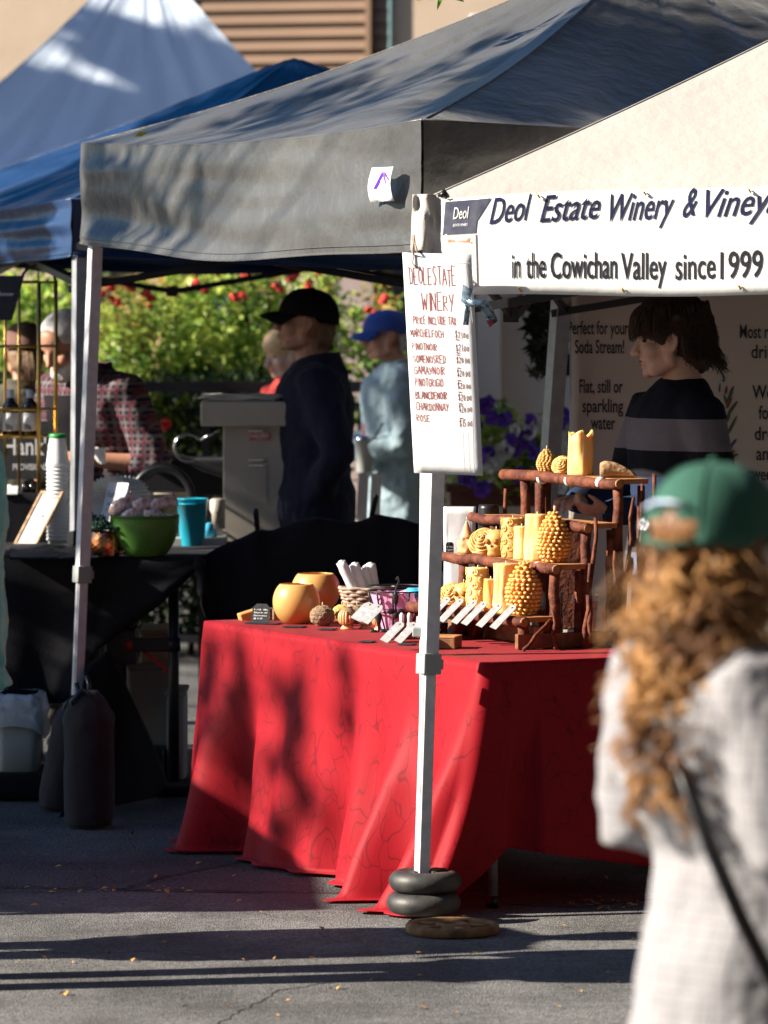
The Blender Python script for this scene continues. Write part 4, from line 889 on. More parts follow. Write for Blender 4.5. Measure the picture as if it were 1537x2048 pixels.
# ================================================================== RED CLOTH TABLE
TZ = .745
T0 = gnd(965, 1325, TZ); TF = gnd(402, 1241, TZ); TL = (TF-T0).length; TU = (TF-T0)/TL; TV = V((-TU.y, TU.x, 0)); TV = TV if TV.x > 0 else -TV; TW = .78
def tp(a, b, z=0): return T0+TU*a+TV*b+V((0, 0, z))
def tpx(px, py, z=0): return gnd(px, py, TZ+z)
def drape(name, mt, T0, U, W_, L, W, top, hang, flare, folds, parent=None, extra=None, zfun=None, n=40, nz=26, rc=.035, tweak=None, disp=0):
    """cloth over a rectangle: hang(side,s)->drop, flare(side,s)->outward, sides 0: left face (b=0, a L..0), 1: right face (a=0, b 0..W), 2: far right, 3: far"""
    corners = [(L, 0), (0, 0), (0, W), (L, W)]; path = []
    for i in range(4):
        A = V((*corners[i], 0)); B = V((*corners[(i+1) % 4], 0)); d = (B-A).normalized(); nn = V((d.y, -d.x, 0))
        if nn.dot((A+B)/2-V((L/2, W/2, 0))) < 0: nn = -nn
        LL = (B-A).length
        for k in range(n+1):
            s = k/n; path.append((A+d*(rc+(LL-2*rc)*s)+0*nn, nn, i, s))
        d2 = (V((*corners[(i+2) % 4], 0))-B).normalized()
        n2 = -d
        n2 = V((d2.y, -d2.x, 0)); n2 = n2 if n2.dot(B-V((L/2, W/2, 0))) > 0 else -n2
        cc = B-nn*rc-n2*rc
        for k in range(1, 7):
            a = k/7*pi/2; o = nn*cos(a)+n2*sin(a); path.append((cc+nn*0+o*rc+ (V((0,0,0))), o, i+.5, k/7))
    def w3(p): return T0+U*p.x+W_*p.y
    rows = []; tot = len(path)
    lens = [0]
    for i in range(1, tot): lens.append(lens[-1]+(path[i][0]-path[i-1][0]).length+.02*(path[i][2] % 1 > 0))
    ctr = w3(V((L/2, W/2, 0)))
    top_rows = []
    for f in (0.0, .5, .97): top_rows.append([ctr.lerp(w3(p), f)+V((0, 0, top+(.002*noise.noise(V((p.x*3*f, p.y*3*f, 1)))))) for p, *_ in path])
    rows += top_rows
    for j in range(nz+1):
        t = j/nz; row = []
        for i, (p, o, sd_, s) in enumerate(path):
            h = hang(sd_, s); fl = flare(sd_, s); q = w3(p); ow = (U*o.x+W_*o.y).normalized()
            tt = max(0, t-.03)
            off = fl*tt**1.4+folds(lens[i], tt, sd_, s)*min(1, tt*2.2)
            edge = .008*(1-min(1, t*12))
            q = q+ow*(off-edge+.008); z = top-h*t-.006*min(1, t*14)
            if tweak: q, z = tweak(q, z, t, sd_, s, ow)
            if zfun: z = zfun(z)
            if z < .012:
                q = q+ow*(.012-z)*.55; z = .012+.010*abs(noise.noise(V((lens[i]*6, t*9, 2))))
            q.z = z; row.append(q)
        rows.append(row)
    mb = MB(); mb.grid(rows, cv=True)
    return mb.build(name, mt, parent, solid=.003)
def hang(sd_, s):
    if sd_ == 0: return .745+.02 if s < .80 else .745+.03
    if sd_ == .5: return .82
    if sd_ == 1: return .80*max(0, 1-s*16)+(.535+.11*s)*min(1, s*16) if s < .0625 else .535+.12*s
    if sd_ == 3.5: return .80
    return .66
def flare(sd_, s):
    if sd_ == 0: return .028+.012*(1-s)**3+.07*s
    if sd_ == .5: return .08
    if sd_ == 1: return .05*max(0, 1-s*8)+.03
    if sd_ == 3.5: return .045
    return .05
def folds(l, t, sd_, s):
    if sd_ == 1 and s > .2: return t*(.012*sin(l*9)+.01*noise.noise(V((l*3, t, 3))))
    a = .016*sin(l*11+1.1*sin(l*4))+.026*noise.noise(V((l*4.2, t*.5, 0)))+.008*sin(l*27+t*2)+.006*noise.noise(V((l*15, t*3.5, 8)))
    if sd_ == 0: a *= (.7+.8*s)
    # the big turned-back fold left of the pole
    if sd_ == 0: a += .085*math.exp(-((s-.80)/.035)**2)-.05*math.exp(-((s-.70)/.04)**2)-.06*math.exp(-((s-.90)/.05)**2)+.05*math.exp(-((s-.10)/.05)**2)
    return t*a*2.7
def tweak(q, z, t, sd_, s, ow):
    g = 0
    if sd_ == 0 and s > .82: g = (s-.82)/.18
    elif sd_ == .5: g = 1
    elif sd_ == 1 and s < .07: g = 1-s/.07
    if g: q = q+V((-.22, -.04, 0))*(g*g*(3-2*g)*t**1.6)
    if sd_ == 1 and s >= 0: pass
    return q, z
red_table = thing('folding_table', 'folding table with thin steel legs hidden under the red damask cloth', 'table', (tp(TL/2, TW/2).x, tp(TL/2, TW/2).y, 0))
m = MB(); m.box(tp(TL/2, TW/2, -.022), (TL-.03, TW-.03, .03), (TU, TV, UP)); m.build('tabletop', Mt['beige_plastic'], red_table, False)
for (a, b) in ((.10, .09), (.10, TW-.1), (TL-.25, .1), (TL-.25, TW-.1)):
    m = MB(); q = tp(a, b); q1 = V((q.x, q.y, 0)); m.tube([q1+V((0, 0, .035)), q-V((0, 0, .035))], .014, 12); l = m.build('leg', Mt['grey_metal'], red_table)
    m = MB(); m.tube([q1, q1+V((0, 0, .04))], .0175, 12); m.build('foot_cap', Mt['black_plastic'], l)
rc_ = drape('tablecloth', Mt['red_cloth'], V((T0.x, T0.y, 0)), TU, TV, TL, TW, TZ-.002, hang, flare, folds, tweak=tweak, n=90, nz=40)
tag(rc_, 'red damask tablecloth with a curling vine pattern reaching the ground', 'tablecloth')

# ---- candle stand of twigs and planks
SA = .372; Ls = .72
def spos(k):  # near-end position across the table of each step
    return (.345, .455, .565, .675)[k]
SZ = (.085, .243, .366, .500)
stand = thing('candle_stand', 'four-step candle stand of reddish twigs and planks on the red table', 'stand', tp(SA+Ls/2, .5))
def wig(a, b, r0, r1, n=7, amp=.006, sd=1):
    rnd = random.Random(sd); pts = [V(a).lerp(V(b), k/n)+V((rnd.uniform(-amp, amp), rnd.uniform(-amp, amp), rnd.uniform(-amp, amp)))*(0 < k < n) for k in range(n+1)]
    return pts, [(r0+(r1-r0)*k/n)*rnd.uniform(.92, 1.08) for k in range(n+1)]
for k in range(4):
    b = spos(k); z = SZ[k]
    m = MB(); p, r = wig(tp(SA-.015, b-.012, z), tp(SA+Ls+(.03, .02, .03, .02)[k], b-.012, z+.004), .0175, .0165, sd=k); m.tube(p, r, 12); rl = m.build('front_rail', Mt['wood_red'], stand)
    m = MB(); d_ = -TU; c = tp(SA-.0155, b-.012, z); R = d_.to_track_quat('Z', 'Y').to_matrix(); m.ell(c, (.0155, .0155, .002), 12, 4, R); m.build('cut_end', Mt['wood_cut'], rl)
    m = MB(); m.box(tp(SA+Ls/2, b+.05, z+.006), (Ls, .10, .016), (TU, TV, UP)); m.build('shelf', Mt['wood_cut'], stand, False, bevel=.002)
    for e, aa in enumerate((SA+.02, SA+Ls-.10, SA+Ls*.72)):
        if e == 2 and k < 2: continue
        for bb in (b+.002, b+.085):
            if e == 2 and bb > b+.05: continue
            m = MB(); zl = SZ[k-1]+.016 if (k and e and False) else 0
            rr = .016 if bb < b+.05 else .012
            p, r = wig(tp(aa, bb, .0), tp(aa, bb, z-.008), rr*1.15, rr, amp=.003, sd=k*7+e*3+int(bb*100)); m.tube(p, r, 10); m.build('leg', Mt['wood_red'], stand)
    # crooked twigs rising past each shelf end
for i, (a, b0, b1, z1, r) in enumerate(((SA-.03, spos(1)-.02, spos(1)-.035, .12, .007), (SA-.032, spos(2)-.03, spos(2)+.005, .40, .008), (SA-.03, spos(3)-.02, spos(3)+.03, .46, .007), (SA-.034, spos(3)+.085, spos(3)+.10, .53, .009), (SA-.03, spos(3)+.04, spos(3)+.06, .50, .006), (SA+Ls-.02, spos(2)+.08, spos(2)+.085, .46, .008), (SA-.03, spos(2)+.08, spos(2)+.075, .30, .007), (SA-.034, spos(1)+.09, spos(1)+.095, .26, .007))):
    m = MB(); p, rr = wig(tp(a, b0, .0), tp(a, b1, z1), r*1.2, r*.75, amp=.007, sd=90+i); m.tube(p, rr, 8); m.build('twig', Mt['wood_red'], stand)
m = MB(); p, rr = wig(tp(SA-.06, spos(0)-.04, .005), tp(SA-.02, spos(0)+.075, .09), .007, .005, sd=77); m.tube(p, rr, 8); m.build('twig', Mt['wood_red'], stand)
m = MB(); m.box(tp(SA+.012, .52, .025), (.02, .40, .045), (TU, TV, UP)); m.box(tp(SA+.40, spos(0)+.13, .03), (.7, .014, .055), (TU, TV, UP)); m.build('base_board', Mt['wood_box'], stand, False, bevel=.002)
m = MB()
for k, a in ((3, .10), (3, .48), (2, .36), (1, .10), (3, .30)):
    c = tp(SA+a, spos(k)-.012, SZ[k]); p = [c-TU*.006, c+TU*.006]; m.tube(p, .0182, 12)
m.build('number_band', Mt['label_white'], stand)

def shelf_pt(k, px, db=.045):
    b = spos(k)+db; lo, hi = -.3, 1.3
    for _ in range(40):
        a = (lo+hi)/2; q = tp(SA+a, b)
        if CX+q.x*F/q.y > px: lo = a
        else: hi = a
    return tp(SA+a, b, SZ[k]+.0145)
# ---- candle kinds
def wick(t, top, l=.012):
    m = MB(); m.tube([top, top+V((.001, 0, l))], .0014, 5); m.build('wick', Mt['wick'], t)
def cone_candle(c, h, r, label, mt, nb=170, br=.0095):
    t = thing('candle', label, 'candle', c, group='beeswax candles on the twig stand'); m = MB(); c = V(c)
    def prof(u): return r*(sin(pi*min(1, (u*.93+.07)**.8)))**.75 if u > .0 else r*.5
    pr = [(max(.003, prof(i/16)*.93), h*i/16) for i in range(17)]; pr = [(.001, 0)]+pr; m.lathe(pr, c, 24)
    rows = 13
    for i in range(rows):
        u = .05+.9*i/(rows-1); rr = prof(u); n = max(4, int(2*pi*rr/(br*1.75)))
        for k in range(n):
            a = 2*pi*(k+.5*(i % 2))/n; d = V((cos(a), sin(a), (u-.5)*.9)).normalized()
            q = c+V((cos(a)*rr*.95, sin(a)*rr*.95, h*u)); R = d.to_track_quat('Z', 'Y').to_matrix(); bq = br*(1+.22*noise.noise(q*90)); m.ell(q+V((noise.noise(q*70), noise.noise(q*75+V((3, 0, 0))), noise.noise(q*66)))*br*.25, (bq*.82, bq*.70, bq*.95), 8, 5, R)
    m.build('wax', mt, t); wick(t, c+V((0, 0, h*.99))); return t
def drip_candle(c, h, r, label, mt, seed=1, jag=.0):
    t = thing('candle', label, 'candle', c, group='beeswax candles on the twig stand'); c = V(c); m = MB(); n = 40; rings = []
    for i in range(26):
        u = i/22; row = []
        for k in range(n):
            a = 2*pi*k/n; ff = noise.noise(V((cos(a)*2.2+seed, sin(a)*2.2, u*.9)))*.16+.30*max(0, noise.noise(V((cos(a)*3.6, sin(a)*3.6+seed, u*1.3)))-.12)
            if i <= 22: rr = r*(1+ff*(1-.3*u)+.06*(1-u)); z = h*u; 
            else: rr = r*(.93-(i-22)*.28)*(1+ff*.3); z = h-(.004+.002*(i-22))+(0 if i < 24 else -.004)
            if i > 18 and jag: z += jag*h*noise.noise(V((cos(a)*1.6+seed, sin(a)*1.6, 1)))*(i-18)/4 if i <= 22 else jag*h*-.3
            row.append(c+V((cos(a)*rr, sin(a)*rr, z)))
        rings.append(row)
    m.loft(rings); m.build('wax', mt, t); wick(t, c+V((0, 0, h-.008)), .016); return t
def carved_candle(c, h, r, label, mt):
    t = thing('candle', label, 'candle', c, group='beeswax candles on the twig stand'); c = V(c); m = MB()
    m.lathe([(.001, 0), (r*.97, 0), (r, .004), (r, h-.004), (r*.95, h), (r*.5, h-.002), (.001, h-.004)], c, 36)
    m.build('wax', mt, t); m = MB()
    for i in range(6):
        for k in range(5):
            a = 2*pi*(k+.5*(i % 2))/5; z = h*(.1+.16*i); pts = []
            for j in range(14):
                th = j*.62; rr = .0028+.0008*j; pts.append(c+V((cos(a+rr*cos(th)/r)*(r+.001), sin(a+rr*cos(th)/r)*(r+.001), z+rr*sin(th))))
            m.tube(pts, .0024, 6)
    m.build('relief', mt, t); wick(t, c+V((0, 0, h-.004))); return t
def skull_candle(c, h, label, mt):
    t = thing('candle', label, 'candle', c, group='beeswax candles on the twig stand'); c = V(c); m = MB(); r = h*.42
    fw = (-TV*.75-TU*.5).normalized(); sd = fw.cross(UP)
    m.ell(c+V((0, 0, h*.62))-fw*r*.1, (r, r*.95, h*.38)); m.ell(c+V((0, 0, h*.30))+fw*r*.35, (r*.62, r*.62, h*.2)); m.ell(c+V((0, 0, h*.14))+fw*r*.3, (r*.6, r*.6, h*.15)); m.tube([c+V((0, 0, .002)), c+V((0, 0, h*.3))], [r*.8, r*.7], 14)
    for q in (-1, 1): m.ell(c+V((0, 0, h*.42))+fw*r*.5+sd*q*r*.5, (r*.28, r*.28, r*.2))
    m.build('wax', mt, t, remesh=.004, sm=2); m = MB()
    for q in (-1, 1): m.ell(c+V((0, 0, h*.56))+fw*r*.80+sd*q*r*.40, (r*.24, r*.24, r*.26))
    m.ell(c+V((0, 0, h*.40))+fw*r*.93, (r*.1, r*.1, r*.15)); m.build('eye_socket', Mt['wax_socket_shade'], t); wick(t, c+V((0, 0, h*.97))); return t
def rose_candle(c, r, label, mt):
    t = thing('candle', label, 'candle', c, group='beeswax candles on the twig stand'); c = V(c); ax = (-TV*.62-TU*.55+UP*.45).normalized(); cc = c+V((0, 0, r*.95))
    Q = ax.to_track_quat('Z', 'Y').to_matrix(); m = MB(); m.ell(cc-ax*r*.25, r*.72); m.lathe([(.001, 0), (r*.6, 0), (r*.5, r*.5)], c, 20); rnd = random.Random(int(c.x*1e4))
    for ring, (rr, zz, n, hgt) in enumerate(((.14, .48, 1, .3), (.24, .44, 3, .3), (.42, .30, 4, .36), (.62, .12, 5, .40), (.82, -.10, 6, .42), (.98, -.36, 7, .42))):
        for k in range(n):
            a0 = 2*pi*k/n+ring*.7; span = 2*pi/n*1.35; G_ = []
            for i in range(5):
                v = i/4; row = []
                for j in range(9):
                    w_ = j/8-.5; a = a0+w_*span; prof = (1-(2*w_)**2*.35)
                    rad = r*(rr*(.72+.30*v)+.03*v*v); row.append(cc+Q @ V((cos(a)*rad, sin(a)*rad, r*(zz-.1+hgt*v*prof))))
                G_.append(row)
            m.grid(G_)
    m.build('wax', mt, t, solid=.005); wick(t, cc+ax*r*.5); return t
def gnome_candle(c, h, label, mt):
    t = thing('candle', label, 'candle', c, group='beeswax candles on the twig stand'); c = V(c); m = MB(); r = h*.24
    m.lathe([(.001, 0), (r*.95, 0), (r*1.02, h*.1), (r*.95, h*.3), (r*.7, h*.44), (r*.9, h*.47), (r*.55, h*.66), (r*.26, h*.85), (.001, h)], c, 24)
    fw = (-TV-TU*.4).normalized(); sd = fw.cross(UP)
    m.ell(c+fw*r*.8+V((0, 0, h*.42)), r*.24); m.ell(c+fw*r*.62+V((0, 0, h*.26)), (r*.5, r*.5, h*.16))
    for q in (-1, 1): m.ell(c+fw*r*.7+sd*q*r*.5+V((0, 0, h*.06)), (r*.35, r*.35, h*.06)); m.ell(c+fw*r*.4+sd*q*r*.85+V((0, 0, h*.27)), (r*.28, r*.28, h*.13))
    m.build('wax', mt, t, remesh=.004, sm=1); wick(t, c+V((0, 0, h*.98)), .008); return t
S0 = 1.12/655.
cone_candle(shelf_pt(0, 1049), 96*S0, 31*S0, 'large egg-shaped pine cone candle at the right end of the lowest step', Mt['wax'])
drip_candle(shelf_pt(0, 1012), 89*S0, 21*S0, 'tall pale dripping pillar candle on the lowest step beside the pine cone', Mt['wax_pale'], 3)
drip_candle(shelf_pt(0, 982), 58*S0, 12*S0, 'short thin dripping candle on the lowest step next to the carved pillar', Mt['wax'], 5)
carved_candle(shelf_pt(0, 956), 76*S0, 20*S0, 'pillar candle carved with spirals on the lowest step', Mt['wax_pale'])
skull_candle(shelf_pt(0, 928), 46*S0, 'small skull candle on the lowest step', Mt['wax'])
rose_candle(shelf_pt(0, 902), 23*S0, 'bright yellow rose candle on the lowest step', Mt['wax'])
gnome_candle(shelf_pt(0, 866), 66*S0, 'gnome candle with a pointed hat right of the pole on the lowest step', Mt['wax_pink'])
cone_candle(shelf_pt(1, 1109), 92*S0, 29*S0, 'large egg-shaped pine cone candle at the right end of the second step', Mt['wax'])
drip_candle(shelf_pt(1, 1075, .05), 84*S0, 20*S0, 'tall yellow dripping pillar candle on the second step beside the pine cone', Mt['wax_pale'], 8)
drip_candle(shelf_pt(1, 1044), 60*S0, 13*S0, 'short thin dripping candle on the second step next to the carved pillar', Mt['wax_pale'], 11)
carved_candle(shelf_pt(1, 1026, .055), 73*S0, 20*S0, 'pillar candle carved with spirals on the second step', Mt['wax_tan'])
skull_candle(shelf_pt(1, 993), 50*S0, 'tan skull candle on the second step', Mt['wax_tan'])
rose_candle(shelf_pt(1, 966), 27*S0, 'large tan rose candle on the second step', Mt['wax_tan'])
gnome_candle(shelf_pt(1, 934), 64*S0, 'pinkish gnome candle at the left end of the second step', Mt['wax_pink'])
cone_candle(shelf_pt(3, 1094), 44*S0, 17*S0, 'small pointed pine cone candle on the top shelf', Mt['wax_tan'], br=.0065)
t_ = shelf_pt(3, 1123); rose_candle(t_, 18*S0, 'small round yellow flower candle on the top shelf', Mt['wax'])
drip_candle(shelf_pt(3, 1162), 76*S0, 22*S0, 'wide jagged-rimmed pillar candle on the top shelf', Mt['wax_pale'], 17, .16)
# driftwood block
c = shelf_pt(3, 1236, .05); m = MB(); rings = []
for i in range(9):
    u = i/8; n = 18; x = -.055+.115*u; hgt = (.046, .052, .05, .047, .042, .036, .028, .02, .008)[i]
    rings.append([c+V((x, .028*cos(2*pi*k/n)*(1-.3*u)+.003*noise.noise(V((k*.7, i, 2))), max(0, hgt*.5+hgt*.5*sin(2*pi*k/n)*(1+.25*noise.noise(V((k*.6, i*.8, 5))))))) for k in range(n)])
m.loft(rings); tag(m.build('driftwood', Mt['wood_drift'], None, sm=1), 'rough chunk of driftwood at the right end of the top shelf', 'wood')

# ---- price tags
def scribble(mb, pm, w, h, seed):
    rnd = random.Random(seed)
    for r in range(2):
        x = -w*.32; y0 = h*(.62-.26*r); px = None
        while x < w*.32:
            q = (x, y0+rnd.uniform(-.07, .09)*h)
            if px:
                L_ = math.hypot(q[0]-px[0], q[1]-px[1]); nx, ny = -(q[1]-px[1])/L_*.0011, (q[0]-px[0])/L_*.0011
                mb.add([pm(px[0]+nx, px[1]+ny), pm(px[0]-nx, px[1]-ny), pm(q[0]-nx, q[1]-ny), pm(q[0]+nx, q[1]+ny)], [(0, 1, 2, 3)])
            px = q; x += w*rnd.uniform(.05, .11)
def tagplate(c, xd, yd, w, h, label, lines, group='slate price tags on the candle table', cat='tag', name='price_tag', lh=None):
    t = thing(name, label, cat, c, group=group); c = V(c); n = xd.cross(yd).normalized(); k = w*.22
    pts = [(-w/2, 0), (w/2, 0), (w/2, h-k), (w/2-k, h), (-w/2+k, h), (-w/2, h-k)]
    m = MB(); A = [c+xd*x+yd*y+n*.0012 for x, y in pts]; B = [c+xd*x+yd*y-n*.0012 for x, y in pts]; m.loft([B, A]); m.build('plate', Mt['slate' if len(lines) > 2 else 'slate_sunlit'], t, False)
    m = MB(); pm = lambda x, y: c+xd*x+yd*y+n*.0022
    nl = len(lines)
    for i, s_t in enumerate(lines):
        hh = h*.62/nl; text_on(m, s_t, pm, -w*.38, h*.78-(i+1)*hh+hh*.2, w*.76*min(1, len(s_t)/7+.25), hh*.45)
    if not lines: scribble(m, pm, w, h, int(c.x*9999))
    m.build('lettering', Mt['white_ink'], t, False)
    m = MB(); q = c+yd*h*.9; R = n.to_track_quat('Z', 'Y').to_matrix(); m.ell(q+n*.0015, (.0035, .0035, .0012), 10, 4, R); m.build('hole', Mt['ink'], t); return t
fwd = (-TV*.8-TU*.2)
for i, (px, py) in enumerate(((872, 1212), (898, 1222), (925, 1222), (945, 1222), (975, 1232), (1003, 1243))):
    kk = shelf_pt(0, px+10, -.03); yd = (UP*.66+V((.66, .25, 0))).normalized(); xd = V((.62, -.78, 0)); xd = (xd-yd*xd.dot(yd)).normalized()
    q = kk-yd*.042+V((-.012, -.022, -.006))
    tagplate(q, xd, yd, .038, .098, 'slanted slate tag tinted sunlit grey leaning on the lowest rail, %s from the left' % ('first', 'second', 'third', 'fourth', 'fifth', 'sixth')[i], ['Rose $14', 'Owl $12', 'Skull $10', 'Pillar $18', 'Drip $9', 'Cone $22'][i:i+1] if False else ['$%d' % (10, 14, 12, 15, 9, 20)[i]] if False else [])
yq = (UP*.93+V((.1, .2, 0))).normalized()
tagplate(tpx(520, 1246, .002), V((.93, -.36, .0)).normalized(), yq, .062, .064, 'dark slate tag with white handwriting leaning against the beeswax blocks', ['1/2 lb', 'Block of', 'Beeswax', '$10'])
yd = (UP*.62+V((.62, .3, 0))).normalized(); xd = V((.75, -.62, 0)); xd = (xd-yd*xd.dot(yd)).normalized()
tagplate(tpx(768, 1283, .002), xd, yd, .04, .085, 'slanted slate tag left of the pole, the left one of a pair', [])
tagplate(tpx(795, 1284, .002), xd, yd, .04, .085, 'slanted slate tag left of the pole, the right one of a pair', [])
tagplate(tpx(712, 1240, .062), xd, yd, .055, .075, 'slate tag tinted sunlit grey with a price propped against the wicker basket', ['LARGE', '$30'])
tagplate(tpx(728, 1245, .085), xd, yd, .045, .075, 'slate tag tinted sunlit grey wedged behind another at the wicker basket rim', [])
for i, (px, py, wd) in enumerate(((515, 1246, .075), (590, 1253, .07), (655, 1258, .055), (735, 1283, .045), (815, 1288, .05), (545, 1247, .05))):
    m = MB(); c = tpx(px, py, .003); m.box(c, (wd, .05, .003), (V((.95, -.3, 0)), V((.3, .95, 0)), UP))
    tag(m.build('price_tag', Mt['slate'], None, False, bevel=.001), 'dark slate tag lying flat on the red cloth, %s' % ('below the upright handwritten tag', 'in front of the small wax globe', 'in front of the patterned ball candle', 'left of the slanted tag pair', 'right beside the pole', 'behind the small wax globe')[i], 'tag', 'slate price tags on the candle table')
# beeswax blocks behind the tag
m = MB(); c = tpx(508, 1229, .018); m.box(c, (.10, .05, .035), (V((.9, .2, .28)).normalized(), V((-.25, .97, 0)), V((-.27, -.06, .96)))); tag(m.build('beeswax_block', Mt['wax_tan'], None, False, bevel=.003), 'tan beeswax block lying tilted behind the upright slate tag', 'beeswax', 'beeswax blocks')
m = MB(); c = tpx(556, 1228, .018); m.box(c, (.05, .10, .036), (V((.97, .2, 0)), V((-.2, .97, 0)), UP)); tag(m.build('beeswax_block', Mt['wax_grey'], None, False, bevel=.003), 'darker beeswax block lying flat behind the small wax globe', 'beeswax', 'beeswax blocks')
# wax globes
def globe(c, R, h, rt, label):
    t = thing('wax_globe', label, 'candle holder', c, group='wax globe lanterns'); c = V(c); pr = []
    for i in range(25):
        u = i/24; a = -1.05+ (1.05+math.acos(rt/R))*u; pr.append((R*cos(a), R*sin(a)))
    z0 = pr[0][1]; pr = [(.001, z0)]+pr; k = h/(pr[-1][1]-z0); pr = [(r, (z-z0)*k) for r, z in pr]; th = .005
    inner = [(max(.001, r-th), z+(th if i == 0 else 0)) for i, (r, z) in enumerate(pr)][::-1]; inner[0] = (pr[-1][0]-th, pr[-1][1]); m = MB(); m.lathe(pr+inner, c, 48)
    m.build('shell', Mt['globe_wax'], t); return t
globe(tpx(593, 1247), 47.5/612, 80/612, 33/612, 'smaller round amber wax globe holder at the front of the red table')
globe(tpx(632, 1222), 51/607, 78/607, 37/607, 'larger amber wax globe holder standing behind the smaller one')
# patterned ball candles and hand candles
def ball_candle(c, R, label, mt, sq=.82):
    t = thing('candle', label, 'candle', c, group='round beeswax candles at the table front'); c = V(c); m = MB(); cc = c+V((0, 0, R*sq)); m.ell(cc, (R*.95, R*.95, R*sq*.97), 24, 16); m.build('wax', mt, t); m = MB()
    for i in range(5):
        ph = -.75+.42*i; n = max(5, int(11*cos(ph)))
        for k in range(n):
            a = 2*pi*(k+.5*(i % 2))/n; d = V((cos(a)*cos(ph), sin(a)*cos(ph), sin(ph))); Q = d.to_track_quat('Z', 'Y').to_matrix()
            for rr in (R*.26, R*.13):
                m.tube([cc+V((d.x*R*.96, d.y*R*.96, d.z*R*sq*.98))+Q @ V((rr*cos(2*pi*j/12), rr*sin(2*pi*j/12), 0)) for j in range(13)], R*.055, 5)
    m.build('relief', mt, t); wick(t, cc+V((0, 0, R*sq))); return t
def hand_candle(c, R, label, mt, mh):
    t = thing('candle', label, 'candle', c, group='round beeswax candles at the table front'); c = V(c); m = MB(); cc = c+V((0, 0, R*1.25)); m.ell(cc, R, 24, 16); m.build('globe', mt, t)
    m = MB(); m.lathe([(.001, 0), (R*.72, 0), (R*.68, R*.12), (R*.5, R*.35), (R*.62, R*.6), (R*.3, R*.8)], c, 24)
    fw = V((-.35, -.94, 0)); sdv = fw.cross(UP)
    for j, (o, l0, l1) in enumerate(((-.62, -.5, .15), (-.25, -.5, .62), (.03, -.5, .75), (.30, -.5, .68), (.56, -.5, .45))):
        pts = []
        for i in range(7):
            u = i/6; ang = l0*1.2+(l1-l0*1.2)*u; d = (fw*cos(o)+sdv*sin(o))*cos(ang)+UP*sin(ang); pts.append(cc+d*R*1.03)
        m.tube(pts, [R*.15, R*.15, R*.145, R*.14, R*.13, R*.12, R*.09], 8, True)
    m.build('hands', mh, t); wick(t, cc+V((0, 0, R))); return t
ball_candle(tpx(645, 1252), 25/625, 'brown ball candle with overlapping scale relief in front of the globes', Mt['wax_grey'])
ball_candle(tpx(684, 1242), 20/620, 'pale yellow ball candle half hidden behind the first hand candle', Mt['wax'])
ball_candle(tpx(714, 1246), 22/622, 'brown ball candle half hidden between two hand candles', Mt['wax_grey'])
hand_candle(tpx(695, 1258), 19.5/630, 'globe candle held by orange wax fingers, leftmost of the three', Mt['wax_grey'], Mt['wax_pink'])
hand_candle(tpx(732, 1258), 19.5/630, 'greyish globe candle held by wax fingers, middle of the three', Mt['wax_grey'], Mt['wax_grey'])
hand_candle(tpx(762, 1260), 19.5/630, 'globe candle held by wax fingers, partly behind the wire basket', Mt['wax_pink'], Mt['wax_pink'])
# wicker basket with rolled white cloths
c = tpx(735, 1238); t = thing('wicker_basket', 'small wicker basket leaning under white rolled candles', 'basket', c); m = MB(); rnd = random.Random(3)
for i in range(9):
    z = .012+.0115*i; R = .062+.028*(i/8)
    n = 40; m.tube([c+V((cos(2*pi*k/n)*(R+.004*(1 if (k//2+i) % 2 else -1)), sin(2*pi*k/n)*(R*.8+.004*(1 if (k//2+i) % 2 else -1)), z+.0015*sin(k))) for k in range(n+1)], .0058, 6)
m.loft([[c+V((cos(2*pi*k/28)*r_, sin(2*pi*k/28)*r_*.76, z_)) for k in range(28)] for r_, z_ in ((.002, .006), (.054, .006), (.078, .10))])
m.build('weave', Mt['wicker'], t)
for i, (px0, py0, px1, py1, r, lab) in enumerate(((718, 1200, 682, 1124, .017, 'leftmost, leaning furthest out of the basket'), (735, 1200, 708, 1128, .018, 'second from the left'), (745, 1200, 730, 1134, .013, 'behind the other two'), (752, 1200, 740, 1128, .02, 'rightmost and broadest'))):
    a = at(px0, py0, c.y-.01+.02*i); b = at(px1, py1, c.y-.02+.025*i); t2 = thing('rolled_cloth', 'bright white rolled paper in the wicker basket, '+lab, 'paper roll', a, group='white paper rolls in the basket'); m = MB(); n = 9
    pts = [a.lerp(b, k/n) for k in range(n+1)]; m.tube(pts, [r*(1+.09*noise.noise(V((k*.8, i*3, 1)))) for k in range(n)]+[r*.93], 12, False); m.build('roll', Mt['paper'], t2)
    d = (b-a).normalized(); R = d.to_track_quat('Z', 'Y').to_matrix(); m = MB(); m.ell(b, (r*.6, r*.6, .006), 10, 4, R); m.build('twist', Mt['paper'], t2)
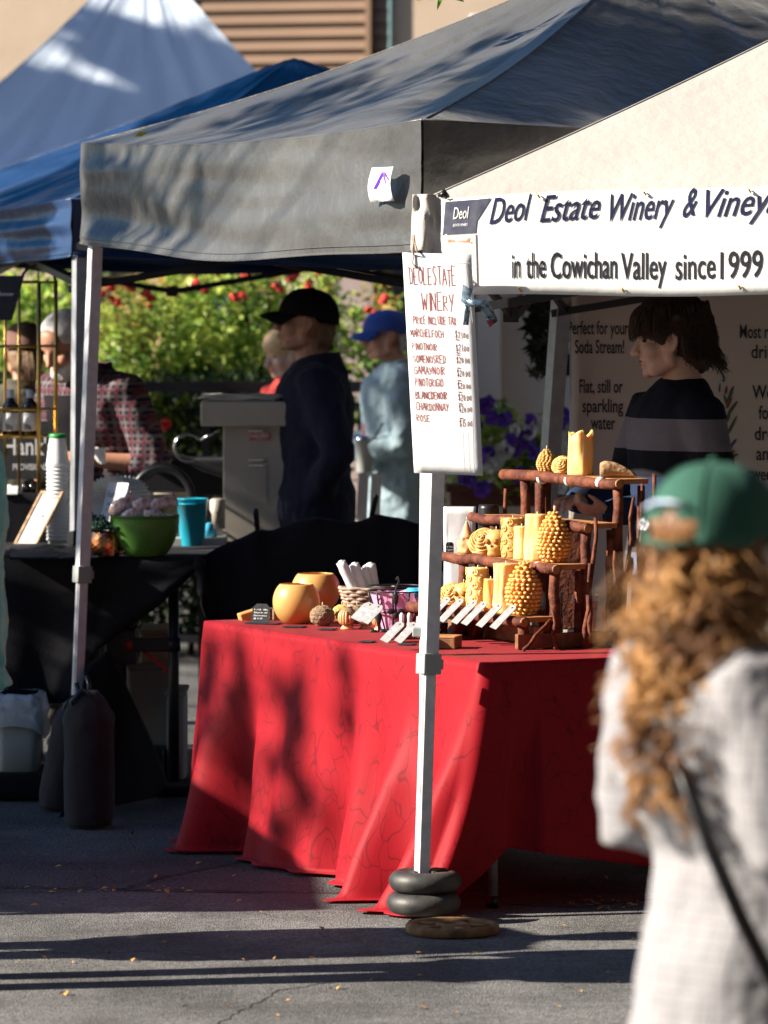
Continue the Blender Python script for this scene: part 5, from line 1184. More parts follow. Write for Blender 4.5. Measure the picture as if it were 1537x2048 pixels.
# wire basket with pink tissue
c = tpx(792, 1262); t = thing('wire_basket', 'black wire basket with leaf ornaments lined with pink tissue', 'basket', c); m = MB()
def ring(cc, ra, rb, z, n=40): return [cc+V((cos(2*pi*k/n)*ra, sin(2*pi*k/n)*rb, z)) for k in range(n+1)]
for ra, rb, z in ((.088, .07, .145), (.09, .072, .128), (.073, .06, .062), (.05, .04, .004)): m.tube(ring(c, ra, rb, z), .0026, 6)
for k in range(10):
    a = 2*pi*k/10+.2; m.tube([c+V((cos(a)*r, sin(a)*r*.8, z)) for r, z in ((.05, .004), (.062, .035), (.073, .062), (.084, .1), (.09, .13))], .0028, 6)
m.build('frame', Mt['dark_metal'], t); m = MB(); fr = []
for (dx, z0) in ((0.0, .13), (-.055, .062)):
    b_ = c+V((dx, -.074 if dx == 0 else -.055, 0)); m.tube([b_+V((0, 0, z0+.04)), b_+V((.006, -.004, z0+.05)), b_+V((.01, -.002, z0+.035)), b_+V((0, -.002, z0+.01)), b_+V((0, 0, z0-.065))], .003, 6)
    for (ox, oz, rx, rz) in ((0, -.02, .009, .022), (-.016, -.062, .013, .009), (.016, -.062, .013, .009), (0, -.075, .009, .011)): m.ell(b_+V((ox, -.003, z0+oz)), (rx, .003, rz), 10, 6)
m.build('leaf_ornament', Mt['dark_metal'], t)
li = thing('tissue', 'crumpled pink tissue paper lining the wire basket', 'paper', c+V((0, 0, .01))); m = MB(); rings = []
for i in range(12):
    u = i/11; n = 48; rings.append([c+V((cos(2*pi*k/n)*(.046+.036*u)*(1+.05*noise.noise(V((k*.5, u*3, 1)))), sin(2*pi*k/n)*(.037+.028*u)*(1+.05*noise.noise(V((k*.5, u*3, 4)))), .008+.118*u+.010*u*noise.noise(V((k*.6, 3, 1))))) for k in range(n)])
m.loft(rings, False); m.lathe([(.001, .07), (.06, .075)], c, 20); m.build('sheet', Mt['pink_tissue'], li, False)
def lump(label, c, r, mt, name='wrapped_soap', cat='soap', group=None, seed=0):
    m = MB(); n = 14; rg = []
    for i in range(11):
        a = min(max(pi*i/10, .03), pi-.03); rg.append([V(c)+V((r[0]*sin(a)*cos(2*pi*k/n), r[1]*sin(a)*sin(2*pi*k/n), -r[2]*cos(a)))*(1+.22*noise.noise(V((sin(a)*cos(2*pi*k/n)*1.8+seed, sin(a)*sin(2*pi*k/n)*1.8, cos(a)*1.8)))) for k in range(n)])
    m.loft(rg); return tag(m.build(name, mt, None), label, cat, group)
lump('shiny turquoise wrapped soap at the right rim of the wire basket', c+V((.06, -.02, .125)), (.032, .025, .018), Mt['blue_tissue'], seed=1)
lump('dark blue wrapped soap sunk in the middle of the wire basket', c+V((-.005, -.03, .118)), (.02, .02, .012), mat('deep_blue', (.01, .03, .25), rough=.3), seed=2)
cb = shelf_pt(0, 866, .12); lump('turquoise tissue bundle behind the gnome candle', cb+V((0, .02, .05)), (.035, .03, .06), Mt['blue_tissue'], 'tissue_bundle', 'tissue', seed=3)
# roller bottles
for i, px in enumerate((804, 819)):
    c = tpx(px, 1268, .012); t = thing('roller_bottle', 'tiny clear bottle with white cap in the little brown box, %s one' % ('left', 'right')[i], 'bottle', c, group='tiny roller bottles'); m = MB(); m.lathe([(.001, 0), (.0085, 0), (.0085, .034), (.006, .038), (.001, .038)], c, 16); m.build('bottle', Mt['pink_cup'], t); m = MB(); m.lathe([(.0065, .038), (.007, .058), (.004, .066), (.001, .067)], c, 14); m.build('cap', Mt['paper'], t)
m = MB(); c = tpx(812, 1278); m.box(c+V((0, .02, .005)), (.07, .06, .01)); 
for q in ((0, -.012, .07, .004), (0, .05, .07, .004)): m.box(c+V((q[0], q[1], .018)), (q[2], q[3], .036))
for q in (-.033, .033): m.box(c+V((q, .019, .018)), (.004, .058, .036))
tag(m.build('wooden_box', Mt['wood_box'], None, False, bevel=.001), 'small open brown wooden box left of the pole holding tiny bottles', 'box', 'wooden boxes on the table')
# closed box right of the pole, open box with lid
c = tpx(886, 1298); t = thing('wooden_box', 'closed brown wooden box with brass clasp right of the pole', 'box', c, group='wooden boxes on the table'); m = MB(); X = (-TU*.2+TV).normalized(); X = V((.93, -.25, 0)).normalized(); Y = V((.25, .93, 0)).normalized()
m.box(c+V((0, .04, .0165)), (.1, .09, .032), (X, Y, UP)); m.build('body', Mt['wood_box'], t, False, bevel=.002); m = MB(); m.box(c+V((0, .04, .036)), (.102, .092, .006), (X, Y, UP)); m.build('lid', Mt['wood_cut'], t, False, bevel=.002)
m = MB(); f0 = c-X*.03-Y*.008+V((0, .0, .026)); m.tube([f0, f0+V((0, -.005, -.006)), f0+V((.006, -.006, -.016)), f0+V((.012, -.004, -.004))], .0022, 6); m.build('clasp', Mt['gold'], t)
c = tpx(926, 1280); t = thing('wooden_box', 'brown wooden chest standing open on edge behind the closed box', 'box', c, group='wooden boxes on the table'); m = MB(); X = V((.93, .36, 0)); Z = V((.22, -.1, .97)).normalized(); Y = Z.cross(X).normalized(); X = Y.cross(Z)
cc = c+V((0, .04, .055)); w2, h2, d2 = .075, .10, .06
for q in (-1, 1): m.box(cc+X*q*(w2/2-.004), (.008, d2, h2), (X, Y, Z)); m.box(cc+Z*q*(h2/2-.004), (w2-.0162, d2, .008), (X, Y, Z))
m.box(cc+Y*(d2/2-.004), (w2-.017, .006, h2-.017), (X, Y, Z)); m.build('body', Mt['wood_box'], t, False); m = MB(); m.tube([cc+X*(w2/2+.012)-Z*h2*.45, cc+X*(w2/2+.012)+Z*h2*.45], .028, 14); m.build('lid', Mt['wood_red'], t)
# black jars
def jar(c, r, h, label, mt, lidm):
    t = thing('jar', label, 'jar', c); m = MB(); m.lathe([(.001, 0), (r*.95, 0), (r, .004), (r, h*.7), (r*.9, h*.74)], c, 28); m.build('body', mt, t); m = MB(); m.lathe([(r*1.02, h*.70), (r*1.05, h*.72), (r*1.05, h*.97), (r, h), (.001, h)], c, 28); m.build('lid', lidm, t)
jar(tpx(874, 1280), .034, .055, 'squat black jar beside the pole on the red cloth', Mt['amber_glass'], Mt['black_plastic'])
cj = at(978, 1056, 14.75); jar(V((cj.x, cj.y, TZ+.0)), .032, cj.z-TZ+.075, 'tall dark jar with a black lid behind the candle steps', Mt['amber_glass'], Mt['black_plastic'])
# white paper bag with little slate tag behind the candles
a = at(892, 1120, 14.95); t = thing('paper_bag', 'white crimped-top paper bag standing behind the candle steps', 'bag', (a.x, a.y, TZ)); zt = at(920, 1012, 15).z; m = MB(); x0, x1 = at(886, 1100, 15).x, at(952, 1100, 15).x; rows = []
for i in range(16):
    v = i/15; row = []
    for k in range(28):
        ang = 2*pi*k/28; sx = abs(cos(ang))**.5*(1 if cos(ang) > 0 else -1); sy = abs(sin(ang))**.5*(1 if sin(ang) > 0 else -1)
        row.append(V(((x0+x1)/2+(x1-x0)/2*sx*(1-.06*sin(v*pi)), 14.95+.05*sy*(1-v*.85)+.004*noise.noise(V((k*.8, v*5, 2))), TZ+(zt-TZ)*v)))
    rows.append(row)
m.loft(rows); m.build('body', Mt['paper'], t)
tagplate(at(900, 1112, 14.86), V((1, 0, 0)), UP, .026, .045, 'small black tag reading tea lights on the white paper bag', ['8 Tea', 'Lights', '$5.50'])
# clear vase, amber figure, paper cups behind stand legs
c = tp(SA+.16, .62); c = at(1090, 1290, tp(SA+.16, .62).y); c.z = TZ
t = thing('glass_vase', 'clear square glass vase with dried pods standing under the candle steps', 'vase', c); m = MB(); hw = .052; zz = .165
for q in (-1, 1): m.box(c+V((q*hw, 0, zz/2)), (.005, hw*2+.005, zz)); m.box(c+V((0, q*hw, zz/2)), (hw*2-.0052, .005, zz))
m.box(c+V((0, 0, .006)), (hw*2-.006, hw*2-.006, .012)); m.build('vase', Mt['clear_glass'], t, False, bevel=.002)
for i, (dx, sgn) in enumerate(((-.03, 1), (.01, -1), (.035, 1))):
    lump('dried brown pod inside the clear glass vase, %s' % ('left', 'middle', 'right')[i], c+V((dx, 0, .04)), (.015, .015, .028), Mt['wax_tan'], 'dried_pod', 'pod', 'dried pods in the vase', seed=i+5)
def cup(c, r0, r1, h, label, mt, lid=None, group=None, sleeve=None, name='paper_cup'):
    t = thing(name, label, 'cup', c, group=group); c = V(c); m = MB(); m.lathe([(.001, .003), (r0, .003), (r0, 0), (r0+.001, .002), (r1, h), (r1+.0025, h), (r1+.0025, h+.004), (r1-.002, h+.003), (r0-.001, .008), (.001, .008)], c, 28); m.build('cup', mt, t)
    if lid: m = MB(); m.lathe([(r1+.005, h-.002), (r1+.005, h+.006), (r1+.001, h+.008), (r1, h+.016), (r1-.006, h+.016), (r1-.008, h+.010), (.001, h+.010)], c, 28); m.build('lid', lid, t)
    if sleeve: m = MB(); m.lathe([(r0+(r1-r0)*.30+.0015, h*.30), (r0+(r1-r0)*.80+.0015, h*.80)], c, 28); m.build('sleeve', sleeve, t)
    return t
c = at(1172, 1288, 14.42); c.z = TZ; cup(c, .026, .038, .125, 'pink takeaway cup with a pale lid under the candle steps', Mt['pink_cup'], Mt['paper'], 'pink paper cups', mat('pink_sleeve', (.62, .34, .38), rough=.7))
c = at(1228, 1290, 14.45); c.z = TZ; cup(c, .026, .038, .085, 'shorter pink open cup right of the lidded one', Mt['pink_cup'], None, 'pink paper cups')
# sheet of cardboard behind candles
m = MB(); m.box((at(955, 1110, 14.9).x, 14.9, TZ+.10), (.1, .004, .2)); tag(m.build('cardboard', Mt['wood_cut'], None, False), 'upright piece of brown cardboard behind the gnome candles', 'cardboard')
m = MB(); m.box((at(1130, 1180, 14.9).x, 14.92, TZ+.16), (.14, .1, .32)); tag(m.build('crate', Mt['wood_red'], None, False, bevel=.003), 'dark red box standing behind the candle stand', 'box')

# ================================================================== BACKDROP behind the seller
D = 16.25; a = at(1126, 560, D); zb = at(1126, 1330, D).z
bd = thing('backdrop_banner', 'cream fabric backdrop with slab serif lettering and botanical print behind the seller', 'banner', (a.x, D, 0)); bw = V((.985, -.174, 0))
def bdm(x, y, n=.0): return V((a.x, D, 0))+bw*x+V((0, 0, zb+y))+V((-.174, -.985, 0))*(n+.012*sin(x*6+.5)+.006*sin(y*5+x*3))
BH = a.z-zb+.1; m = MB(); m.grid([[bdm(1.3*k/40, BH*j/20)+V((.0035*j if k == 0 else 0, 0, 0)) for k in range(41)] for j in range(21)]); m.build('sheet', Mt['backdrop'], bd, solid=.003)
m = MB()
for xx in (.03, 1.27): q = bdm(xx, 0, -.06); m.tube([V((q.x, q.y, 0)), V((q.x, q.y, a.z+.12))], .012, 8)
q0 = bdm(0.0, BH, -.03); q1 = bdm(1.3, BH, -.03); m.tube([q0, q1], .012, 8); m.build('frame', Mt['grey_metal'], bd)
def bx(px): k = (px-CX)/F; return (k*D-a.x)/(bw.x-k*bw.y)
def by(px, py): return at(px, py, D+bw.y*bx(px)).z-zb
m = MB()
for s_t, x0, x1, py in (('Perfect for your', 1137, 1258, 668), ('Soda Stream!', 1151, 1250, 706), ('Flat, still or', 1160, 1247, 785), ('sparkling', 1166, 1248, 824), ('water', 1183, 1232, 858),
        ('Most r', 1480, 1537, 676), ('drin', 1503, 1548, 716), ('Wo', 1505, 1548, 797), ('for', 1518, 1548, 838), ('dre', 1510, 1548, 880), ('any', 1513, 1552, 920), ('sweet', 1496, 1552, 961), ('is', 1522, 1542, 1001)):
    text_on(m, s_t, lambda x, y: bdm(x, y, .0035), bx(x0), by(x0, py), bx(x1)-bx(x0), 27/570, 0, .012)
    # slab serifs: short feet under the line ends
m.build('lettering', Mt['ink'], bd, False)
m = MB()
def petal(px, py, L, W, ang):
    n = 10; c = V((bx(px), by(px, py), 0)); pts = []
    for k in range(n):
        t_ = 2*pi*k/n; u, v = cos(t_)*L/2, sin(t_)*W/2*(1-.3*cos(t_)); pts.append(bdm(c.x+(u*cos(ang)-v*sin(ang))/570, c.y+(u*sin(ang)+v*cos(ang))/570, .0035))
    m.add(pts, [tuple(range(n))])
petal(1461, 790, 30, 7, 1.2); petal(1452, 800, 26, 6, 1.9); petal(1466, 815, 34, 7, .95); petal(1458, 830, 30, 7, 1.3); petal(1465, 850, 44, 6, 1.1); petal(1459, 900, 26, 8, 1.0); petal(1466, 912, 24, 8, .3); petal(1458, 930, 20, 7, .2)
m.build('printed_leaf', mat('print_green', (.07, .11, .06), rough=.8), bd, False); m = MB()
petal(1459, 806, 26, 6, 1.1); petal(1462, 905, 20, 8, .4); petal(1453, 780, 18, 6, 1.4); m.build('printed_flower', mat('print_rust', (.25, .07, .05), rough=.8), bd, False); m = MB()
petal(1464, 780, 20, 5, 1.1); petal(1468, 885, 20, 6, .9); petal(1440, 775, 20, 4, 1.5); m.build('printed_bud', mat('print_blue', (.06, .07, .16), rough=.8), bd, False)
m = MB(); m.tube([bdm(bx(1447+8*sin(k*.55)*(1-k/16)), by(1447, 722+k*2.6), .004) for k in range(17)], .003, 5); m.build('printed_scroll', mat('print_dark_green', (.03, .06, .04), rough=.8), bd)

# ================================================================== BLACK CLOTH STALL ON THE LEFT
# front table (goods table)
LT = .865
def lt(px, py, z=0): return gnd(px, py, LT+z)
A0 = lt(402, 1118); 
LU = V((-.985, .17, 0)).normalized(); LV = V((.17, .985, 0)).normalized()
lt_len = 2.3; lt_w = 1.15
left_table = thing('folding_table', 'black-legged folding table under the black cloth with the fruit snacks', 'table', (A0+LU*1.1+LV*.3).to_tuple()[:2]+(0,))
m = MB(); m.box(A0+LU*lt_len/2+LV*lt_w/2-V((0, 0, .02)), (lt_len, lt_w, .03), (LU, LV, UP)); m.build('tabletop', Mt['grey_plastic'], left_table, False)
for (q, w_) in ((.12, .08), (.12, lt_w-.08), (lt_len-.2, .08), (lt_len-.2, lt_w-.08)):
    p = A0+LU*q+LV*w_; m = MB(); m.tube([V((p.x, p.y, 0)), V((p.x, p.y, LT-.04))], .02, 12); m.tube([V((p.x, p.y, .52)), V((p.x, p.y, .57))], .026, 12); m.build('leg', Mt['dark_metal'], left_table)
m = MB(); p = A0+LU*.12+LV*.08; m.box(V((p.x-.08, p.y-.005, .545)), (.17, .03, .05)); br = m.build('leg_brace', Mt['black_plastic'], left_table, False, bevel=.004)
m = MB(); m.ell(V((p.x-.165, p.y-.01, .545)), (.016, .02, .022)); m.build('end_plug', Mt['rubber_red'], br)
# its cloth: top sheet, pulled-up front that is knotted at the right, long drop at the left
cl_ = thing('tablecloth', 'black cloth over the fruit snack table, knotted up at its right end', 'tablecloth', A0+LU*1.1)
m = MB(); rows = []
def front_bottom(px):
    # px -> bottom edge pixel row of the hanging cloth
    pts = [(-520, 1420), (0, 1412), (135, 1405), (165, 1380), (200, 1300), (320, 1212), (405, 1130)]
    for (x0, y0), (x1, y1) in zip(pts, pts[1:]):
        if x0 <= px <= x1: return y0+(y1-y0)*(px-x0)/(x1-x0)
    return pts[-1][1]
nn = 110
for j in range(15):
    row = []
    for k in range(nn+1):
        q = A0+LU*(lt_len*k/nn); row.append(q+LV*(lt_w*(1-j/14))+V((0, 0, .004+.004*noise.noise(V((q.x*5, j*.5, 0))))))
    rows.append(row)
for j in range(1, 27):
    row = []; v = j/26
    for k in range(nn+1):
        q = A0+LU*(lt_len*k/nn); px = CX+q.x*F/q.y; fb = front_bottom(px); zb_ = CAMZ-(fb-605)/F*q.y
        fold = (.03*sin(q.x*17+1.5*sin(q.x*5))+.018*noise.noise(V((q.x*9, v, 5))))*v if px < 190 else .012*sin(v*9+q.x*6)*v
        pull = max(0, 1-(lt_len*k/nn)/.35)
        z = LT+(zb_-LT)*v; row.append(q-LV*(.012+fold+.05*v*(1-pull))+V((0, 0, z-LT)))
    rows.append(row)
m.grid(rows); m.build('sheet', Mt['black_cloth'], cl_, solid=.003)
m = MB(); kq = A0-LV*.03+V((.0, 0, -.02)); m.ell(kq, (.022, .02, .03)); m.tube([kq, kq+V((.01, -.01, -.05)), kq+V((.014, -.01, -.10))], [.012, .018, .02], 8, True); m.build('knot', Mt['black_cloth'], cl_)
# loose black tail of cloth sloping to the ground at the right (triangle)
m = MB(); rows = []
P0, P1 = at(172, 1330, 16.45), at(215, 1300, 16.45); Q0, Q1 = gnd(120, 1640), gnd(345, 1592)
for j in range(25):
    v = j/24; row = []
    for k in range(31):
        u = k/30; p = P0.lerp(P1, u).lerp(Q0.lerp(Q1, u), v**1.05); p = p+V((.05*v*(1-v)*(1 if u > .5 else -.5)*u, -.03*sin(u*9+v*2)*v, 0)); p.z = max(.01, p.z); row.append(p)
    rows.append(row)
m.grid(rows); tag(m.build('draped_cloth', Mt['black_cloth'], None, solid=.003), 'black cloth sloping down to the asphalt behind the weight bags', 'cloth')
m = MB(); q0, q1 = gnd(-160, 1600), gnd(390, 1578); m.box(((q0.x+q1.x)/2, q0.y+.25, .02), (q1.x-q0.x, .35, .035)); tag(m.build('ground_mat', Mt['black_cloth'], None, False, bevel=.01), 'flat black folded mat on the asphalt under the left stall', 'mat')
# things under the table: white tubs and a dark machine
for i, (px0, px1, py0, py1, D, lab, mt) in enumerate(((338, 372, 1385, 1560, 17.2, 'grey white storage tub beside the red cloth under the left stall', 'grey_plastic'), (262, 345, 1330, 1560, 17.35, 'pale storage tub behind the dark table leg', 'grey_plastic'), (285, 352, 1262, 1330, 17.4, 'shallow pale tray on top of the storage tubs', 'beige_plastic'))):
    p = at(px0, py1, D); q = at(px1, py0, D); zb0_ = 0.02 if i < 2 else p.z
    t = thing('storage_tub', lab, 'tub', ((p.x+q.x)/2, D, zb0_), group='storage tubs under the left stall'); m = MB(); m.box(((p.x+q.x)/2, D, (zb0_+q.z)/2), (q.x-p.x, .34, q.z-zb0_)); m.build('tub', Mt[mt], t, False, bevel=.01)
    m = MB(); m.box(((p.x+q.x)/2, D, q.z+.008), (q.x-p.x+.012, .36, .016)); m.build('rim', Mt[mt], t, False, bevel=.004)
t = thing('camp_stove', 'dark metal stove box with valves stored under the left table', 'stove', at(240, 1330, 17.0)); m = MB(); p = at(245, 1290, 17.0); m.box(p, (.11, .2, .13)); m.box(p+V((0, 0, .075)), (.13, .22, .015)); m.build('body', Mt['black_plastic'], t, False, bevel=.006)
m = MB(); 
for dx in (-.04, 0, .04): m.ell(p+V((dx, -.1, .09)), (.014, .014, .012)); m.tube([p+V((dx, -.1, .09)), p+V((dx+.03, -.12, .1))], .005, 6)
m.build('valve', Mt['steel'], t)
m = MB(); m.bar(at(285, 1300, 16.95), at(348, 1352, 16.95), .022, .012); tag(m.build('hose', Mt['rubber_red'], None, False), 'dull red bar lying across the storage tubs', 'bar')
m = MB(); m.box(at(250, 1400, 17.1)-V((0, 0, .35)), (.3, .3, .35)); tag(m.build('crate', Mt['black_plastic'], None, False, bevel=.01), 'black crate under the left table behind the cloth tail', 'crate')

# weight bags
def wbag(foot, R, H, label, lean=(0, 0), seed=1):
    t = thing('weight_bag', label, 'bag', foot, group='black weight bags at the left tent leg'); foot = V(foot); m = MB(); n = 36; rg = []
    for i in range(30):
        u = i/29; r = R*(.90+.10*min(1, u*9)) if u < .12 else R*(1+.015*sin(u*8))
        if u > .80: r = R*(1-.62*((u-.80)/.20)**1.6)
        row = []
        for k in range(n):
            a = 2*pi*k/n; nz_ = noise.noise(V((cos(a)*1.5+seed, sin(a)*1.5, u*4)))*.05+noise.noise(V((cos(a)*3, sin(a)*3+seed, u*11)))*.035*(.4+2.2*(u > .7))
            row.append(foot+V((cos(a)*r*(1+nz_)+lean[0]*u, sin(a)*r*(1+nz_)+lean[1]*u, .012+H*u+.02*H*noise.noise(V((a, 3, seed)))*(u > .75))))
        rg.append(row)
    rg = [[foot+V((0, 0, .006))+(p-foot)*.6 for p in rg[0]]]+rg; 
    for p in rg[0]: p.z = foot.z+.006
    m.loft(rg); m.build('body', Mt['weight_bag'], t)
    top = foot+V((lean[0], lean[1], H)); m = MB(); m.tube([top+V((-R*.5, -R*.4, -.06)), top+V((-R*.7, -R*.5, -.02)), top+V((-.02, -R*.45, .02)), top+V((R*.4, -R*.5, -.03)), top+V((R*.6, -R*.4, -.10))], .012, 6, flat=.35); m.tube([top+V((0, 0, -.01)), top+V((.0, .02, .03)), top+V((-.01, .03, .06))], .008, 6); m.build('strap', Mt['black_plastic'], t); return t
g1 = gnd(175, 1662); wbag((g1.x, g1.y+.09, 0), 51/590, 272/590, 'upright dark weight bag in front of the left tent leg', seed=2)
g2 = gnd(112, 1630); wbag((g2.x, g2.y+.13, 0), 44/578, 225/578, 'second black weight bag leaning behind the upright one', (.07, .03), seed=7)
# bin with plastic liner
p = gnd(40, 1610); t = thing('waste_bin', 'grey plastic bin at the left edge with a clear liner bag', 'bin', (p.x-.02, p.y+.25, 0)); c = V((p.x-.02, p.y+.25, 0)); m = MB()
def rrect(c, hx, hy, z, n=40): return [c+V((hx*abs(cos(2*pi*k/n))**.35*(1 if cos(2*pi*k/n) >= 0 else -1), hy*abs(sin(2*pi*k/n))**.35*(1 if sin(2*pi*k/n) >= 0 else -1), z)) for k in range(n)]
m.loft([rrect(c, .065, .11, .02), rrect(c, .088, .15, .33)], True); m.build('bin', Mt['grey_plastic'], t)
m = MB(); rg = []
for i in range(12):
    v = i/11; rg.append([p_+V((.012*noise.noise(V((k*.9, v*4, 1))), .012*noise.noise(V((k*.9, v*4, 7))), (-.10*v-.05*v*max(0, cos(2*pi*k/40)))+.012*noise.noise(V((k*.7, v*3, 3))))) for k, p_ in enumerate(rrect(c, .088+.012*v**.5+.002, .155+.012*v**.5, .375))])
m.loft([[q-(q-(c+V((0, 0, .37))))*.25+V((0, 0, .012)) for q in rg[0]]]+rg, False); m.build('liner', Mt['bag_plastic'], t)
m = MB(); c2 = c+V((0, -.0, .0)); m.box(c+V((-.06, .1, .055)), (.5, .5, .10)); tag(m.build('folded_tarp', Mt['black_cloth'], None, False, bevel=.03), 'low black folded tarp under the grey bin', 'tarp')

# goods on the left table
c = lt(116, 1088, .006); t = thing('cup_stack', 'tall stack of white paper cups with a green rimmed cup on top', 'cups', c); s = 1/548; m = MB()
cyl = []
m.lathe([(.001, 0), (.037, 0), (.046, 88*s*1.0)], c, 30); pr = []
for i in range(20): z = (8+8.2*i)*s; pr += [(.0405, z), (.0445, z+.001), (.0445, z+.0055), (.041, z+.006)]
m.lathe(pr, c, 30); zt = 174*s; m.lathe([(.0445, zt-.01), (.0445, zt-.005)], c, 30); m.lathe([(.044, zt-.008), (.030, zt-.008+.115-.012)], c, 30)
m.build('stack', Mt['paper'], t); m = MB(); z2 = zt+.094; m.lathe([(.031, z2-.004), (.033, z2), (.033, z2+.011), (.030, z2+.013), (.001, z2+.010)], c, 30); m.build('rim', mat('green_rim', (.02, .25, .06), rough=.4), t)
# tilted printed sign left of the cups
def board_sign(name, label, o, X, Y, w_, h_, fm, lines, cat='sign', frame=None, wt=.006, tm='ink'):
    t = thing(name, label, cat, o); n = X.cross(Y).normalized(); m = MB(); m.box(o+X*w_/2+Y*h_/2, (w_, h_, .006), (X, Y, n)); b = m.build('board', fm, t, False, bevel=.001)
    if frame:
        m = MB()
        for q in ((w_/2, .004, w_, .009), (w_/2, h_-.004, w_, .009)): m.box(o+X*q[0]+Y*q[1]+n*.003, (q[2], q[3], .01), (X, Y, n))
        for q in (.004, w_-.004): m.box(o+X*q+Y*h_/2+n*.003, (.009, h_-.0185, .01), (X, Y, n))
        m.build('frame', frame, t, False)
    m = MB()
    for (s_t, x, y, w2, h2) in lines: text_on(m, s_t, lambda a_, b_: o+X*a_+Y*b_+n*.0040, x*w_, y*h_, w2*w_, h2, 0, wt)
    if lines: m.build('lettering', Mt[tm], t, False)
    return t
o = lt(26, 1092, .004)+V((0, .05, 0)); board_sign('menu_sign', 'white framed menu sign tilted against the cup stack', o, V((.90, -.42, 0)), (V((.50, .3, 1.0))).normalized(), .10, .235, Mt['paper'], [('Try our', .3, .62, .4, .012), ('Snack Mix', .25, .52, .5, .012)], frame=Mt['wood_drift'])
o = lt(187, 1100, .004); board_sign('menu_sign', 'white Fruit Crack sign leaning behind the copper mug', o, V((.8, -.6, 0)), V((.22, .25, 1)).normalized(), .10, .265, Mt['paper'], [('Fruit Crack', .10, .78, .82, .026), ('Freeze dried', .2, .66, .6, .013), ('Fruit snacks', .2, .57, .6, .013)], wt=.0)
# copper mug with succulent
c = lt(211, 1113, .006); R = 31/552; t = thing('copper_mug', 'hammered copper mug with a handle left of the green bowl', 'mug', c); m = MB(); n = 44; rg = []
for i in range(20):
    u = i/19; r = R*(.82+.2*sin(pi*(u*.86+.08))); rg.append([c+V((cos(2*pi*k/n), sin(2*pi*k/n), 0))*(r*(1-.022*((k//2+i//2) % 2)))+V((0, 0, .093*u)) for k in range(n)])
m.loft([[c+V((cos(2*pi*k/n)*.02, sin(2*pi*k/n)*.02, 0)) for k in range(n)]]+rg+[[c+V((cos(2*pi*k/n)*.7*R, sin(2*pi*k/n)*.7*R, .085)) for k in range(n)]]); m.build('body', Mt['copper'], t)
m = MB(); m.tube([c+V((R*.85, -.02, .078)), c+V((R*1.3, -.02, .075)), c+V((R*1.45, -.02, .05)), c+V((R*1.3, -.02, .02)), c+V((R*.9, -.02, .012))], .005, 8); m.build('handle', Mt['copper'], t)
t = thing('succulent', 'bushy blue green succulent growing from the copper mug', 'plant', c+V((0, 0, .09))); m = MB(); rnd = random.Random(7)
for _ in range(42):
    d = V((rnd.gauss(0, 1), rnd.gauss(0, 1), abs(rnd.gauss(.4, .5)))).normalized(); b_ = c+V((0, 0, .095)); e = b_+V((d.x*.075, d.y*.07, d.z*.055)); 
    for k in range(13):
        q = b_.lerp(e, .45+.55*k/12); a = k*2.4; dd = (V((cos(a), sin(a), .3))+d*.4).normalized(); m.ell(q+dd*.007, (.004, .004, .008), 6, 4, dd.to_track_quat('Z', 'Y').to_matrix())
m.build('foliage', Mt['succulent'], t)
# green bowl + snack bags
c = lt(290, 1112, .006); t = thing('bowl', 'large green plastic mixing bowl full of snack bags', 'bowl', c); R = 70/552; H = 82/552; pr = [(.001, 0), (R*.52, 0)]+[(R*(.52+.48*sin(pi/2*(i/12))**.8), H*(i/12)**1.25) for i in range(1, 13)]+[(R*1.02, H), (R*1.0, H+.003), (R*.96, H-.004), (R*.8, H*.55), (R*.4, H*.2), (.001, H*.18)]
m = MB(); m.lathe(pr, c, 56); m.build('shell', Mt['green_bowl'], t)
for i, (px, py, l, w_, ang, lab) in enumerate(((245, 1013, .11, .07, .7, 'standing up at the left back'), (290, 1012, .10, .06, .1, 'at the middle back'), (322, 1010, .12, .06, .45, 'pointing up at the right'), (270, 1030, .10, .055, .3, 'at the front centre'), (315, 1034, .11, .05, -.2, 'lying at the front right'))):
    q = at(px, py, c.y+(.03 if i < 3 else -.05)); m = MB(); n = 14; rg = []; X = V((cos(ang), 0, sin(ang))); Z = V((-sin(ang), 0, cos(ang)))
    for k in range(13):
        u = k/12; wd = w_/2*(.55+.45*sin(pi*min(1, u*1.25))) if u < .8 else w_/2*(.75+.25*(u-.8)*5); th = .013*sin(pi*min(1, u*1.22))**.6+.001
        rg.append([q+X*(l*(u-.5))+Z*(cos(2*pi*j/n)*wd*(1+.22*noise.noise(V((k*1.1, j*.9, i)))))+V((0, 1, 0))*sin(2*pi*j/n)*th*(1+.6*noise.noise(V((k*1.2, j*1.1, i+4)))) for j in range(n)])
    m.loft(rg); t2 = thing('snack_bag', 'clear bag of pink freeze-dried fruit in the green bowl, '+lab, 'bag', q, group='snack bags in the green bowl'); m.build('bag', Mt['snack'], t2)
